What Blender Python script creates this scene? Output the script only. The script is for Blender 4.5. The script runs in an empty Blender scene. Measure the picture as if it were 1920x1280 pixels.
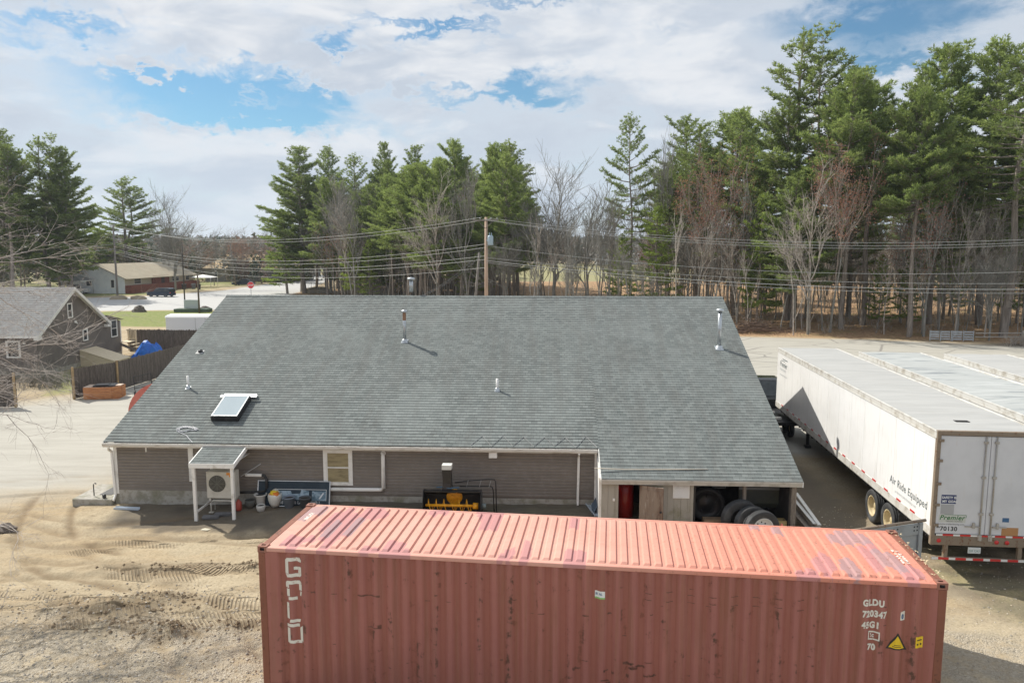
import bpy, bmesh, math, random
import numpy as np
from mathutils import Vector, Matrix, Quaternion, Euler

PI = math.pi
R_ = math.radians
SC = bpy.context.scene
COL = SC.collection

# ------------------------------------------------------------------ camera
cd = bpy.data.cameras.new('camera')
cam = bpy.data.objects.new('camera', cd)
COL.objects.link(cam)
cd.sensor_width = 36.0
cd.lens = 36.0 * 1419.0 / 1920.0
cd.clip_start = 0.1
cd.clip_end = 6000
cam.location = (0, 0, 8.47)
cam.rotation_euler = (PI / 2 - 0.1237, 0, 0)
SC.camera = cam
SC.render.resolution_x, SC.render.resolution_y = 1024, 682

# ------------------------------------------------------------------ light
SUN_AZ, SUN_EL = R_(127.0), R_(45.0)      # direction the light travels to (from +Y towards +X), height
sd = bpy.data.lights.new('sun', 'SUN')
sd.energy = 5.0
sd.angle = R_(0.5)
sd.color = (1.0, 0.95, 0.85)
sun = bpy.data.objects.new('sun', sd)
COL.objects.link(sun)
ldir = Vector((math.sin(SUN_AZ) * math.cos(SUN_EL), math.cos(SUN_AZ) * math.cos(SUN_EL), -math.sin(SUN_EL)))
sun.rotation_euler = ldir.to_track_quat('-Z', 'Y').to_euler()
SC.view_settings.view_transform = 'Standard'
SC.view_settings.look = 'None'
SC.view_settings.exposure = 0.17
SC.view_settings.gamma = 1.0

# ------------------------------------------------------------------ world: sky with broken cloud
W = bpy.data.worlds.new('World')
SC.world = W
W.use_nodes = True
nt = W.node_tree
N, L = nt.nodes, nt.links
N.clear()


class NG:
    """small helper for node graphs"""
    def __init__(s, tree):
        s.t = tree

    def new(s, typ, **kw):
        n = s.t.nodes.new(typ)
        for k, v in kw.items():
            setattr(n, k, v)
        return n

    def put(s, sock, v):
        if isinstance(v, bpy.types.NodeSocket):
            s.t.links.new(v, sock)
        elif v is not None:
            if hasattr(sock, 'default_value'):
                try:
                    sock.default_value = v
                except Exception:
                    if isinstance(v, (int, float)):
                        sock.default_value = (v, v, v)
                    else:
                        sock.default_value = tuple(v) + (1.0,)

    def m(s, op, a, b=None, c=None, clamp=False):
        n = s.new('ShaderNodeMath', operation=op, use_clamp=clamp)
        s.put(n.inputs[0], a)
        if b is not None:
            s.put(n.inputs[1], b)
        if c is not None:
            s.put(n.inputs[2], c)
        return n.outputs[0]

    def sstep(s, v, a, b, lo=0.0, hi=1.0):
        n = s.new('ShaderNodeMapRange', interpolation_type='SMOOTHSTEP')
        s.put(n.inputs[0], v)
        for i, x in enumerate((a, b, lo, hi)):
            s.put(n.inputs[i + 1], x)
        return n.outputs[0]

    def noise(s, vec, scale, detail=4, rough=0.55, dist=0.0):
        n = s.new('ShaderNodeTexNoise')
        s.put(n.inputs['Vector'], vec)
        n.inputs['Scale'].default_value = scale
        n.inputs['Detail'].default_value = detail
        n.inputs['Roughness'].default_value = rough
        n.inputs['Distortion'].default_value = dist
        return n.outputs[0]

    def mix(s, f, a, b):
        n = s.new('ShaderNodeMix', data_type='RGBA')
        s.put(n.inputs[0], f)
        s.put(n.inputs[6], col4(a))
        s.put(n.inputs[7], col4(b))
        return n.outputs[2]

    def mapping(s, vec, scale=(1, 1, 1), rot=(0, 0, 0), loc=(0, 0, 0)):
        n = s.new('ShaderNodeMapping')
        s.put(n.inputs[0], vec)
        n.inputs[1].default_value = loc
        n.inputs[2].default_value = rot
        n.inputs[3].default_value = scale
        return n.outputs[0]


def col4(c):
    if isinstance(c, bpy.types.NodeSocket):
        return c
    return tuple(c) + (1.0,) if len(c) == 3 else tuple(c)


g = NG(nt)
tc = g.new('ShaderNodeTexCoord')
sky = g.new('ShaderNodeTexSky', sky_type='NISHITA')
sky.sun_disc = False
sky.sun_elevation = SUN_EL
sky.sun_rotation = SUN_AZ + PI
sky.air_density = 1.0
sky.dust_density = 0.3
sky.ozone_density = 2.0
sep = g.new('ShaderNodeSeparateXYZ')
g.put(sep.inputs[0], tc.outputs['Generated'])
dx, dy, dz = sep.outputs
az = g.m('ARCTAN2', dx, dy)
el = g.m('ARCSINE', dz)
den = g.m('ADD', g.m('MAXIMUM', dz, 0.0), 0.16)
cmb = g.new('ShaderNodeCombineXYZ')
g.put(cmb.inputs[0], g.m('DIVIDE', dx, den))
g.put(cmb.inputs[1], g.m('DIVIDE', dy, den))
p = cmb.outputs[0]
dirv = tc.outputs['Generated']
n1 = g.noise(g.mapping(dirv, (1.0, 1.0, 2.6), (0, 0, 0.25)), 3.0, 8, 0.58, 0.25)
n2 = g.noise(g.mapping(dirv, (1.0, 1.0, 2.3), (0, 0, -0.2), (3, 1, 0)), 8.5, 8, 0.60, 0.35)
n3 = g.noise(g.mapping(dirv, (1.0, 1.0, 1.8), (0, 0, 0.15), (9, 4, 0)), 30.0, 7, 0.60, 0.3)
dens = g.m('ADD', g.m('ADD', g.m('MULTIPLY', n1, 0.55), g.m('MULTIPLY', n2, 0.42)), g.m('MULTIPLY', n3, 0.10))
# warp the coordinates of the clearings so their edges fray
wx = g.m('MULTIPLY', g.m('SUBTRACT', n2, 0.5), 0.16)
wy = g.m('MULTIPLY', g.m('SUBTRACT', n3, 0.5), 0.10)
azw = g.m('ADD', az, wx)
elw = g.m('ADD', g.m('ADD', el, wy), g.m('MULTIPLY', wx, -0.18))
holes = None
for (px, py, sx, sy, k) in [(400, 200, 185, 36, .55), (560, 228, 90, 18, .22), (150, 122, 120, 13, .32), (655, 112, 42, 20, .50), (560, 160, 60, 12, .25),
                            (800, 78, 110, 9, .34), (900, 190, 150, 15, .34), (1010, 178, 70, 30, .36), (1590, 110, 140, 40, .40),
                            (1640, 170, 80, 18, .42), (1850, 60, 110, 34, .34), (1180, -8, 280, 12, .30), (640, 250, 160, 20, .16), (1180, 230, 120, 22, .12), (300, 60, 120, 14, .14), (60, 30, 100, 10, .16), (1480, 30, 120, 12, .12), (960, 30, 110, 9, .28),
                            (430, 243, 130, 13, .30), (1700, 50, 120, 18, .18), (80, 150, 60, 10, .2), (905, 120, 30, 10, .2), (1230, 90, 60, 10, .1),
                            (300, 172, 50, 8, -.85), (790, 150, 140, 30, -.40), (590, 148, 62, 15, -.40), (620, 178, 60, 8, -.35), (480, 215, 50, 8, -.25), (1600, 250, 60, 20, .15)]:
    a0, e0 = math.atan((px - 960) / 1419.0), (463 - py) / 1419.0
    ga = g.m('DIVIDE', g.m('SUBTRACT', azw, a0), sx / 1419.0)
    ge = g.m('DIVIDE', g.m('SUBTRACT', elw, e0), sy / 1419.0)
    r2 = g.m('ADD', g.m('MULTIPLY', ga, ga), g.m('MULTIPLY', ge, ge))
    h = g.m('MULTIPLY', g.m('EXPONENT', g.m('MULTIPLY', r2, -0.8)), k)
    holes = h if holes is None else g.m('ADD', holes, h)
dens = g.m('SUBTRACT', g.m('ADD', dens, 0.025), holes)
mask = g.sstep(dens, 0.10, 0.60)
lay = g.noise(g.mapping(dirv, (1, 1, 3.8), (0, 0.10, 0.1), (7, 2, 0)), 3.6, 8, 0.54, 0.6)
lay2 = g.noise(g.mapping(dirv, (1, 1, 3.0), (0, -0.1, -0.1), (17, 8, 0)), 9.0, 8, 0.58, 0.5)
low = g.sstep(el, 0.0, 0.24)
tex = g.m('ADD', g.m('MULTIPLY', lay, 0.62), g.m('MULTIPLY', lay2, 0.38))
bright = g.sstep(tex, 0.42, 0.60)
edge = g.sstep(dens, 0.62, 0.40)
c_thin = g.mix(g.m('MAXIMUM', bright, g.m('MULTIPLY', edge, 0.7)), (0.50, 0.56, 0.645), (0.74, 0.76, 0.79))
c_base = g.mix(g.m('MULTIPLY', g.m('SUBTRACT', 1.0, low), 0.55), c_thin, (0.55, 0.64, 0.74))
bg1 = g.new('ShaderNodeBackground')
tint = g.new('ShaderNodeMix', data_type='RGBA', blend_type='MULTIPLY')
tint.inputs[0].default_value = 1.0
g.put(tint.inputs[6], sky.outputs[0])
tint.inputs[7].default_value = (0.66, 0.93, 1.0, 1)
g.put(bg1.inputs[0], tint.outputs[2])
bg1.inputs[1].default_value = 0.088
bg2 = g.new('ShaderNodeBackground')
g.put(bg2.inputs[0], c_base)
bg2.inputs[1].default_value = 1.0
ms = g.new('ShaderNodeMixShader')
g.put(ms.inputs[0], mask)
g.put(ms.inputs[1], bg1.outputs[0])
g.put(ms.inputs[2], bg2.outputs[0])
out = g.new('ShaderNodeOutputWorld')
g.put(out.inputs[0], ms.outputs[0])

# ------------------------------------------------------------------ materials
MATS = {}


def M(name, base, rough=0.7, metal=0.0, var=None, bump=None, var2=None, coat=0.0, spec=None):
    """procedural paint / stone / wood. var=(colour2, scale, lo, hi, stretch), bump=(scale, strength, dist)"""
    if name in MATS:
        return MATS[name]
    m = bpy.data.materials.new(name)
    m.use_nodes = True
    t = m.node_tree
    b = t.nodes['Principled BSDF']
    q = NG(t)
    oc = q.new('ShaderNodeTexCoord').outputs['Object']
    c = tuple(base)
    for v in (var, var2):
        if v:
            c2, scale, lo, hi = v[:4]
            st = v[4] if len(v) > 4 else (1, 1, 1)
            nn = q.noise(q.mapping(oc, st), scale, 5, 0.6)
            c = q.mix(q.sstep(nn, lo, hi), c, c2)
    q.put(b.inputs['Base Color'], col4(c))
    b.inputs['Roughness'].default_value = rough
    b.inputs['Metallic'].default_value = metal
    if spec is not None:
        b.inputs['Specular IOR Level'].default_value = spec
    if coat:
        b.inputs['Coat Weight'].default_value = coat
    if bump:
        bn = q.new('ShaderNodeBump')
        bn.inputs['Strength'].default_value = bump[1]
        bn.inputs['Distance'].default_value = bump[2] if len(bump) > 2 else 0.02
        q.put(bn.inputs['Height'], q.noise(oc, bump[0], 5, 0.6))
        q.put(b.inputs['Normal'], bn.outputs[0])
    MATS[name] = m
    return m


def flat(name, base, rough=0.6, **k):
    return M(name, base, rough, var=(tuple(x * 0.82 for x in base), 6.0, 0.4, 0.75), **k)


# ------------------------------------------------------------------ geometry helpers
def tag(o, label=None, cat=None, group=None, kind=None):
    if label: o['label'] = label
    if cat: o['category'] = cat
    if group: o['group'] = group
    if kind: o['kind'] = kind
    return o


def empty(name, loc=(0, 0, 0), rz=0.0, label=None, cat=None, group=None):
    o = bpy.data.objects.new(name, None)
    o.empty_display_size = 0.3
    COL.objects.link(o)
    o.location = loc
    o.rotation_euler = (0, 0, rz)
    return tag(o, label, cat, group)


def rename(o, name):
    o.name = name
    if o.data: o.data.name = name
    return o


class MB:
    def __init__(s):
        s.v, s.f, s.mi, s.mats = [], [], [], []
        s.cur = 0
        s.X = Matrix.Identity(4)
        s.smooth = []
        s.sm = False

    def mat(s, m):
        if m not in s.mats: s.mats.append(m)
        s.cur = s.mats.index(m)
        return s

    def tf(s, mx=None):
        s.X = mx if mx is not None else Matrix.Identity(4)
        return s

    def add(s, vs, fs):
        o = len(s.v)
        s.v += [tuple(s.X @ Vector(v)) for v in vs]
        for f in fs:
            s.f.append(tuple(i + o for i in f)); s.mi.append(s.cur); s.smooth.append(s.sm)
        return s

    def quad(s, a, b, c, d):
        return s.add([a, b, c, d], [(0, 1, 2, 3)])

    def box(s, x0, y0, z0, x1, y1, z1):
        return s.add([(x0, y0, z0), (x1, y0, z0), (x1, y1, z0), (x0, y1, z0), (x0, y0, z1), (x1, y0, z1), (x1, y1, z1), (x0, y1, z1)],
                     [(3, 2, 1, 0), (4, 5, 6, 7), (0, 1, 5, 4), (1, 2, 6, 5), (2, 3, 7, 6), (3, 0, 4, 7)])

    def bbox(s, x0, y0, z0, x1, y1, z1, b=0.01):
        """box with chamfered edges"""
        b = min(b, abs(x1 - x0) * .45, abs(y1 - y0) * .45, abs(z1 - z0) * .45)
        pts, idx = [], {}
        X, Y, Z = (x0, x1), (y0, y1), (z0, z1)
        sg = (1, -1)
        for i in (0, 1):
            for j in (0, 1):
                for k in (0, 1):
                    for a in range(3):
                        q = [X[i], Y[j], Z[k]]
                        for c in range(3):
                            if c != a: q[c] += (sg[(i, j, k)[c]]) * b
                        idx[(i, j, k, a)] = len(pts); pts.append(tuple(q))
        F = []
        for a in range(3):
            b1, b2 = (a + 1) % 3, (a + 2) % 3
            for sd_ in (0, 1):
                cyc = []
                for (p, q) in ((0, 0), (1, 0), (1, 1), (0, 1)):
                    t = [0, 0, 0]; t[a] = sd_; t[b1] = p; t[b2] = q
                    cyc.append(idx[(t[0], t[1], t[2], a)])
                F.append(tuple(cyc if sd_ else cyc[::-1]))
            for p in (0, 1):
                for q in (0, 1):
                    e = []
                    for w in (0, 1):
                        t = [0, 0, 0]; t[a] = w; t[b1] = p; t[b2] = q
                        e.append((idx[(t[0], t[1], t[2], b1)], idx[(t[0], t[1], t[2], b2)]))
                    F.append((e[0][0], e[1][0], e[1][1], e[0][1]) if (p ^ q) else (e[0][1], e[1][1], e[1][0], e[0][0]))
        for i in (0, 1):
            for j in (0, 1):
                for k in (0, 1):
                    t = (idx[(i, j, k, 0)], idx[(i, j, k, 1)], idx[(i, j, k, 2)])
                    F.append(t if (i ^ j ^ k) else t[::-1])
        return s.add(pts, F)

    def tube(s, pts, r, n=8, cap=True, flat_=1.0):
        """polyline tube; r number or list"""
        pts = [Vector(p) for p in pts]
        rs = r if isinstance(r, (list, tuple)) else [r] * len(pts)
        rings = []
        up = Vector((0, 0, 1))
        for i, p_ in enumerate(pts):
            a = pts[max(i - 1, 0)]; b = pts[min(i + 1, len(pts) - 1)]
            d = (b - a).normalized() if (b - a).length > 1e-9 else Vector((0, 0, 1))
            ref = up if abs(d.z) < 0.95 else Vector((1, 0, 0))
            u = d.cross(ref).normalized(); v = u.cross(d).normalized()
            rings.append([p_ + (u * math.cos(2 * PI * k / n) + v * math.sin(2 * PI * k / n) * flat_) * rs[i] for k in range(n)])
        vs = [q for rg in rings for q in rg]
        fs = []
        for i in range(len(pts) - 1):
            for k in range(n):
                k2 = (k + 1) % n
                fs.append((i * n + k, i * n + k2, (i + 1) * n + k2, (i + 1) * n + k))
        if cap:
            fs.append(tuple(range(n))[::-1]); fs.append(tuple((len(pts) - 1) * n + k for k in range(n)))
        o = s.sm; s.sm = n >= 6
        s.add(vs, fs); s.sm = o
        return s

    def lathe(s, prof, c=(0, 0, 0), axis='z', n=24, close=False):
        """prof: list of (r, h)"""
        vs, fs = [], []
        for (r, h) in prof:
            for k in range(n):
                a = 2 * PI * k / n
                x, y = r * math.cos(a), r * math.sin(a)
                if axis == 'z': q = (c[0] + x, c[1] + y, c[2] + h)
                elif axis == 'x': q = (c[0] + h, c[1] + x, c[2] + y)
                else: q = (c[0] + x, c[1] + h, c[2] + y)
                vs.append(q)
        m = len(prof)
        for i in range(m - 1 + (1 if close else 0)):
            for k in range(n):
                k2 = (k + 1) % n; j = (i + 1) % m
                fs.append((i * n + k, i * n + k2, j * n + k2, j * n + k))
        o = s.sm; s.sm = True
        s.add(vs, fs); s.sm = o
        return s

    def prism(s, poly, a0, a1, axis='y'):
        """poly list of 2-D points extruded along axis. axis y: (x,z); axis x: (y,z); axis z: (x,y)"""
        n = len(poly)
        def P(q, h):
            if axis == 'y': return (q[0], h, q[1])
            if axis == 'x': return (h, q[0], q[1])
            return (q[0], q[1], h)
        vs = [P(q, a0) for q in poly] + [P(q, a1) for q in poly]
        fs = [tuple(range(n)), tuple(range(2 * n - 1, n - 1, -1))]
        for i in range(n):
            j = (i + 1) % n
            fs.append((i, i + n, j + n, j))
        return s.add(vs, fs)

    def build(s, name, parent=None, mat=None, recalc=False):
        me = bpy.data.meshes.new(name)
        me.from_pydata(s.v, [], s.f)
        mats = s.mats or ([mat] if mat else [])
        for m in mats: me.materials.append(m)
        if s.mats:
            me.polygons.foreach_set('material_index', s.mi)
        me.polygons.foreach_set('use_smooth', s.smooth)
        me.update()
        if recalc:
            bm = bmesh.new(); bm.from_mesh(me)
            bmesh.ops.recalc_face_normals(bm, faces=bm.faces); bm.to_mesh(me); bm.free()
        o = bpy.data.objects.new(name, me)
        COL.objects.link(o)
        if parent: o.parent = parent
        return o


def npmesh(name, V, F, mats, mi=None, smooth=False, parent=None, attrs=None):
    """V (n,3) array, F (m,k) int array"""
    me = bpy.data.meshes.new(name)
    V = np.asarray(V, dtype=np.float32); F = np.asarray(F, dtype=np.int32)
    k = F.shape[1]
    me.vertices.add(len(V)); me.vertices.foreach_set('co', V.ravel())
    me.loops.add(F.size); me.loops.foreach_set('vertex_index', F.ravel())
    me.polygons.add(len(F))
    me.polygons.foreach_set('loop_start', np.arange(0, F.size, k, dtype=np.int32))
    me.polygons.foreach_set('loop_total', np.full(len(F), k, dtype=np.int32))
    if mi is not None: me.polygons.foreach_set('material_index', np.asarray(mi, dtype=np.int32))
    me.polygons.foreach_set('use_smooth', np.full(len(F), bool(smooth)))
    for m in mats: me.materials.append(m)
    me.update(calc_edges=True)
    for an, av in (attrs or {}).items():
        a = me.attributes.new(an, 'FLOAT', 'POINT'); a.data.foreach_set('value', np.asarray(av, dtype=np.float32))
    o = bpy.data.objects.new(name, me)
    COL.objects.link(o)
    if parent: o.parent = parent
    return o


def text_mesh(name, s, size, mat, mx, parent, align='LEFT', thick=0.0, conform=None, cuts=None, xscale=1.0, shear=0.0, bold=0.0):
    """real lettering: font outline turned into a mesh; local x right, y up, then placed by mx"""
    cu = bpy.data.curves.new(name, 'FONT')
    cu.body = s; cu.size = size; cu.align_x = align; cu.extrude = thick; cu.shear = shear; cu.offset = bold
    cu.space_character = 1.1
    to = bpy.data.objects.new('tmp', cu); COL.objects.link(to)
    dg = bpy.context.evaluated_depsgraph_get()
    me = bpy.data.meshes.new_from_object(to.evaluated_get(dg))
    bpy.data.objects.remove(to); bpy.data.curves.remove(cu)
    me.name = name
    me.transform(Matrix.Diagonal((xscale, 1, 1, 1)))
    me.transform(mx)
    if conform:
        bm = bmesh.new(); bm.from_mesh(me)
        for x in cuts:
            geom = bm.verts[:] + bm.edges[:] + bm.faces[:]
            bmesh.ops.bisect_plane(bm, geom=geom, plane_co=(x, 0, 0), plane_no=(1, 0, 0), dist=1e-5)
        for v in bm.verts: v.co = conform(v.co)
        bm.to_mesh(me); bm.free()
    me.materials.clear(); me.materials.append(mat)
    o = bpy.data.objects.new(name, me); COL.objects.link(o)
    if parent: o.parent = parent
    return o


def copy_tree(o, parent=None):
    c = o.copy(); COL.objects.link(c)
    if parent: c.parent = parent
    for ch in list(o.children): copy_tree(ch, c)
    return c


def frameM(origin, ex, ey):
    ex = Vector(ex).normalized(); ey = Vector(ey).normalized(); ez = ex.cross(ey)
    return Matrix(((ex.x, ey.x, ez.x, origin[0]), (ex.y, ey.y, ez.y, origin[1]), (ex.z, ey.z, ez.z, origin[2]), (0, 0, 0, 1)))


# value noise for terrain
def vnoise(x, y, seed=0):
    xi, yi = np.floor(x).astype(np.int64), np.floor(y).astype(np.int64)
    fx, fy = x - xi, y - yi
    fx = fx * fx * (3 - 2 * fx); fy = fy * fy * (3 - 2 * fy)
    def h(a, b):
        n = (a * 374761393 + b * 668265263 + seed * 144665) & 0x7fffffff
        n = ((n ^ (n >> 13)) * 1274126177) & 0x7fffffff
        return ((n ^ (n >> 16)) & 0xffff) / 65535.0
    return (h(xi, yi) * (1 - fx) + h(xi + 1, yi) * fx) * (1 - fy) + (h(xi, yi + 1) * (1 - fx) + h(xi + 1, yi + 1) * fx) * fy


def fbm(x, y, seed=0, o=4):
    s, a, t = 0, 0.5, 0
    for i in range(o):
        s = s + a * vnoise(x * 2 ** i, y * 2 ** i, seed + i * 7); t += a; a *= 0.5
    return s / t


def sdist(x, y, poly):
    """signed distance (inside negative) to polygon"""
    d = np.full(x.shape, 1e9); inside = np.zeros(x.shape, bool)
    n = len(poly)
    for i in range(n):
        ax, ay = poly[i]; bx, by = poly[(i + 1) % n]
        ex, ey = bx - ax, by - ay
        t = np.clip(((x - ax) * ex + (y - ay) * ey) / (ex * ex + ey * ey), 0, 1)
        d = np.minimum(d, np.hypot(x - ax - t * ex, y - ay - t * ey))
        c = ((ay > y) != (by > y))
        with np.errstate(divide='ignore', invalid='ignore'):
            xx = (bx - ax) * (y - ay) / ((by - ay) if by != ay else 1e-9) + ax
        inside ^= c & (x < xx)
    return np.where(inside, -d, d)


def sm01(v, a, b):
    t = np.clip((v - a) / (b - a), 0, 1)
    return t * t * (3 - 2 * t)


# ------------------------------------------------------------------ ground heights
BX, BY, BYAW = -13.184, 23.80, -0.051          # building frame: left end of the eave line


def ground_h(x, y):
    x = np.asarray(x, float); y = np.asarray(y, float)
    cu, su = math.cos(BYAW), math.sin(BYAW)
    u = (x - BX) * cu + (y - BY) * su
    t = -(x - BX) * su + (y - BY) * cu
    side = np.where(u < 0, np.exp(-(u / 1.2) ** 2), 1.0) * np.where(u > 16.2, np.exp(-((u - 16.2) / 1.0) ** 2), 1.0)
    near = sm01(t, -2.3, 0.1) * side * (t < 3)
    h = near * (0.12 + 0.2 * sm01(u, 2.5, 8.0))
    far = sm01(y, 80, 260)
    wood = sm01(sdist(x, y, WOOD), 0, -14)
    h = h + wood * (0.5 * fbm(x * 0.12, y * 0.12, 5) + 0.1)
    d0 = np.hypot(x, y)
    h = h + sm01(d0, 420, 1500) * 16 * (0.35 + fbm(x * 0.0021, y * 0.0021, 11))
    return h


WOOD = [(19, 73.5), (24, 71.9), (34, 70.2), (46, 66.5), (60, 64.5), (95, 62), (150, 70), (150, 190), (20, 190), (-20, 185), (-36, 160), (-38, 142), (-28, 119), (-12, 97), (4, 82)]


def gz(x, y):
    return float(ground_h(np.array([x], float), np.array([y], float))[0])
# ------------------------------------------------------------------ ground sheet
def axis(segs):
    out = []
    for a, b, d in segs:
        n = max(1, int(round((b - a) / d)))
        out += list(np.linspace(a, b, n, endpoint=False))
    out.append(segs[-1][1])
    return np.array(out)


gx = axis([(-3500, -1500, 250), (-1500, -400, 60), (-400, -130, 12), (-130, -90, 2), (-90, -30, .6), (-30, -18, .3), (-18, -3, .085), (-3, 7, .3), (7, 17, .12), (17, 26, .3), (26, 62, .6), (62, 110, 2), (110, 400, 12), (400, 1500, 60), (1500, 3500, 250)])
gy = axis([(-200, -20, 20), (-20, 8, 2), (8, 13.5, .5), (13.5, 26.5, .08), (26.5, 46, .3), (46, 150, .6), (150, 210, 1.5), (210, 420, 8), (420, 1500, 50), (1500, 4500, 300)])
GX, GY = np.meshgrid(gx, gy)
X_, Y_ = GX.ravel(), GY.ravel()
wob = (fbm(X_ * .35, Y_ * .35, 3) - .5)
wobf = (fbm(X_ * 1.7, Y_ * 1.7, 9) - .5)
H = ground_h(X_, Y_)

LOT_L = [(-60, 29), (-26, 30), (-19.5, 24.5), (-14.5, 25.5), (-12, 60), (-24, 56), (-24, 42), (-30, 40), (-60, 38)]
STREET = [(-170, 100), (-54, 101.5), (-41, 103.5), (-30, 92), (-12, 74), (0, 62), (9, 56), (9, 30), (60, 30), (60, 55.5), (60, 63), (46, 64.5), (34, 69), (22.5, 71.5), (8, 74), (-8, 88), (-26, 110), (-38, 128), (-40, 140), (-45.5, 182), (-48, 200), (-56, 330), (-66, 330), (-56, 205), (-57, 150), (-64, 131), (-80, 124), (-170, 120)]
LAWN = [(-54, 100.5), (-41, 102.5), (-34, 95), (-30, 86), (-33, 80.5), (-43, 81.2), (-58, 84)]
VERGE = [(-130, 126), (-88, 128), (-66, 134), (-60, 150), (-60, 205), (-68, 330), (-220, 330), (-220, 126)]
FIELD = [(-5, 190), (60, 190), (110, 400), (-60, 400)]
lot = sdist(X_, Y_, LOT_L) + 3.0 * wob
st = sdist(X_, Y_, STREET) + 1.2 * wob
a_asph = np.maximum(1 - sm01(lot, -1.6, 1.6), 1 - sm01(st, -.5, .5))
a_road = (1 - sm01(st, -.4, .5)) * sm01(Y_, 60, 75) * sm01(-X_, -22, 5)
ln = sdist(X_, Y_, LAWN) + 1.0 * wob
a_grass = 1 - sm01(ln, -.6, .6)
vg = sdist(X_, Y_, VERGE) + 3 * wob
a_grass = np.maximum(a_grass, (1 - sm01(vg, -2, 2)) * (0.35 + 0.5 * sm01(fbm(X_ * .1, Y_ * .1, 4), .35, .6)))
a_grass = np.maximum(a_grass, .55 - .55 * sm01(sdist(X_, Y_, FIELD), -4, 4))
# yards: sparse turf around neighbour's house and at the trailers' tails, moss by the wall
a_grass = np.maximum(a_grass, 0.75 * (1 - sm01(sdist(X_, Y_, [(-31, 58), (-24, 58), (-24, 45), (-27, 43), (-31, 50)]) + 2 * wob, -.8, .8)))
cu_, su_ = math.cos(BYAW), math.sin(BYAW)
U_ = (X_ - BX) * cu_ + (Y_ - BY) * su_
T_ = -(X_ - BX) * su_ + (Y_ - BY) * cu_
moss = (1 - sm01(np.abs(T_ + .5), .3, 1.0)) * sm01(U_, 6, 9) * (U_ < 16.2) * sm01(fbm(X_ * 1.3, Y_ * 1.3, 21), .3, .55)
a_grass = np.maximum(a_grass, .55 * moss)
tail = 1 - sm01(sdist(X_, Y_, [(9.6, 19), (11.5, 16.2), (14, 14), (16, 12.5), (40, 13), (40, 24), (10.2, 21)]) + 1.3 * wob, -.6, .7)
a_grass = np.maximum(a_grass, .34 * tail * sm01(fbm(X_ * .9, Y_ * .9, 31), .25, .5))
a_tail = tail
wd = sdist(X_, Y_, WOOD) + 2.0 * wob
a_litter = 1 - sm01(wd, -.8, .8)
a_litter = np.maximum(a_litter, .8 * (1 - sm01(sdist(X_, Y_, [(-40, 148), (-22, 118), (-34, 118), (-40, 132)]) + 2 * wob, -1, 1)))
a_dark = (1 - sm01(-T_ + 1.2 * wobf + .8 * wob, 1.5, 2.1)) * (T_ < 1) * sm01(U_ + .4 * wobf, .3, 1.1) * (U_ < 16.5) * (.95 + .4 * wobf)  # damp soil by the wall, darkened and widened to paint in the cast shadow
a_dark = np.maximum(a_dark, 0.9 * (1 - sm01(sdist(X_, Y_, [(8.7, 21.5), (11, 21.5), (12.5, 37), (9.5, 34)]) + 1.5 * wob, -.8, .5)))  # shade between workshop and nearest trailer painted into the ground
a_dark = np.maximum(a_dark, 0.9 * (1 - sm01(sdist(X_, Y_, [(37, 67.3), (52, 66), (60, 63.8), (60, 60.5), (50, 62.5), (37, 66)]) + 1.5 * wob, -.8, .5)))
a_dark = np.maximum(a_dark, .6 * a_tail * sm01(fbm(X_ * 1.3, Y_ * 1.3, 61), .2, .6))  # trailers' cast shadow painted into the ground at their tails
# damp turned-over soil and mounds in the sandy yard
turned = np.zeros_like(X_)
rel = np.zeros_like(X_)
for (mx_, my_, sx_, sy_, hh, tw) in [(-9.6, 17.0, 1.5, .42, .14, 1.0), (-8.2, 17.3, 1.0, .3, .10, .8), (-7.6, 15.75, .55, .25, .17, 1.2), (-9.0, 16.1, .9, .25, .10, .9),
                                     (-8.9, 19.2, 1.0, .3, .08, .55), (-6.9, 19.3, .7, .3, .10, .7), (-10.6, 19.2, .9, .4, .06, .5), (-10.8, 16.0, 1.3, .3, .05, .6), (-6.0, 16.2, .9, .2, .09, .8),
                                     (-8.0, 14.9, .9, .22, .05, .45), (-5.6, 15.0, .6, .2, .05, .35)]:
    q = ((X_ - mx_) / sx_) ** 2 + ((Y_ - my_) / sy_) ** 2
    nb = .35 + 1.3 * fbm(X_ * 2.2, Y_ * 3.0, 17)
    rel += 1.6 * hh * np.exp(-q) * nb
    turned = np.maximum(turned, tw * np.exp(-q * .9) * sm01(fbm(X_ * 3.1, Y_ * 5.0, 23), .32, .6))
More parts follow.
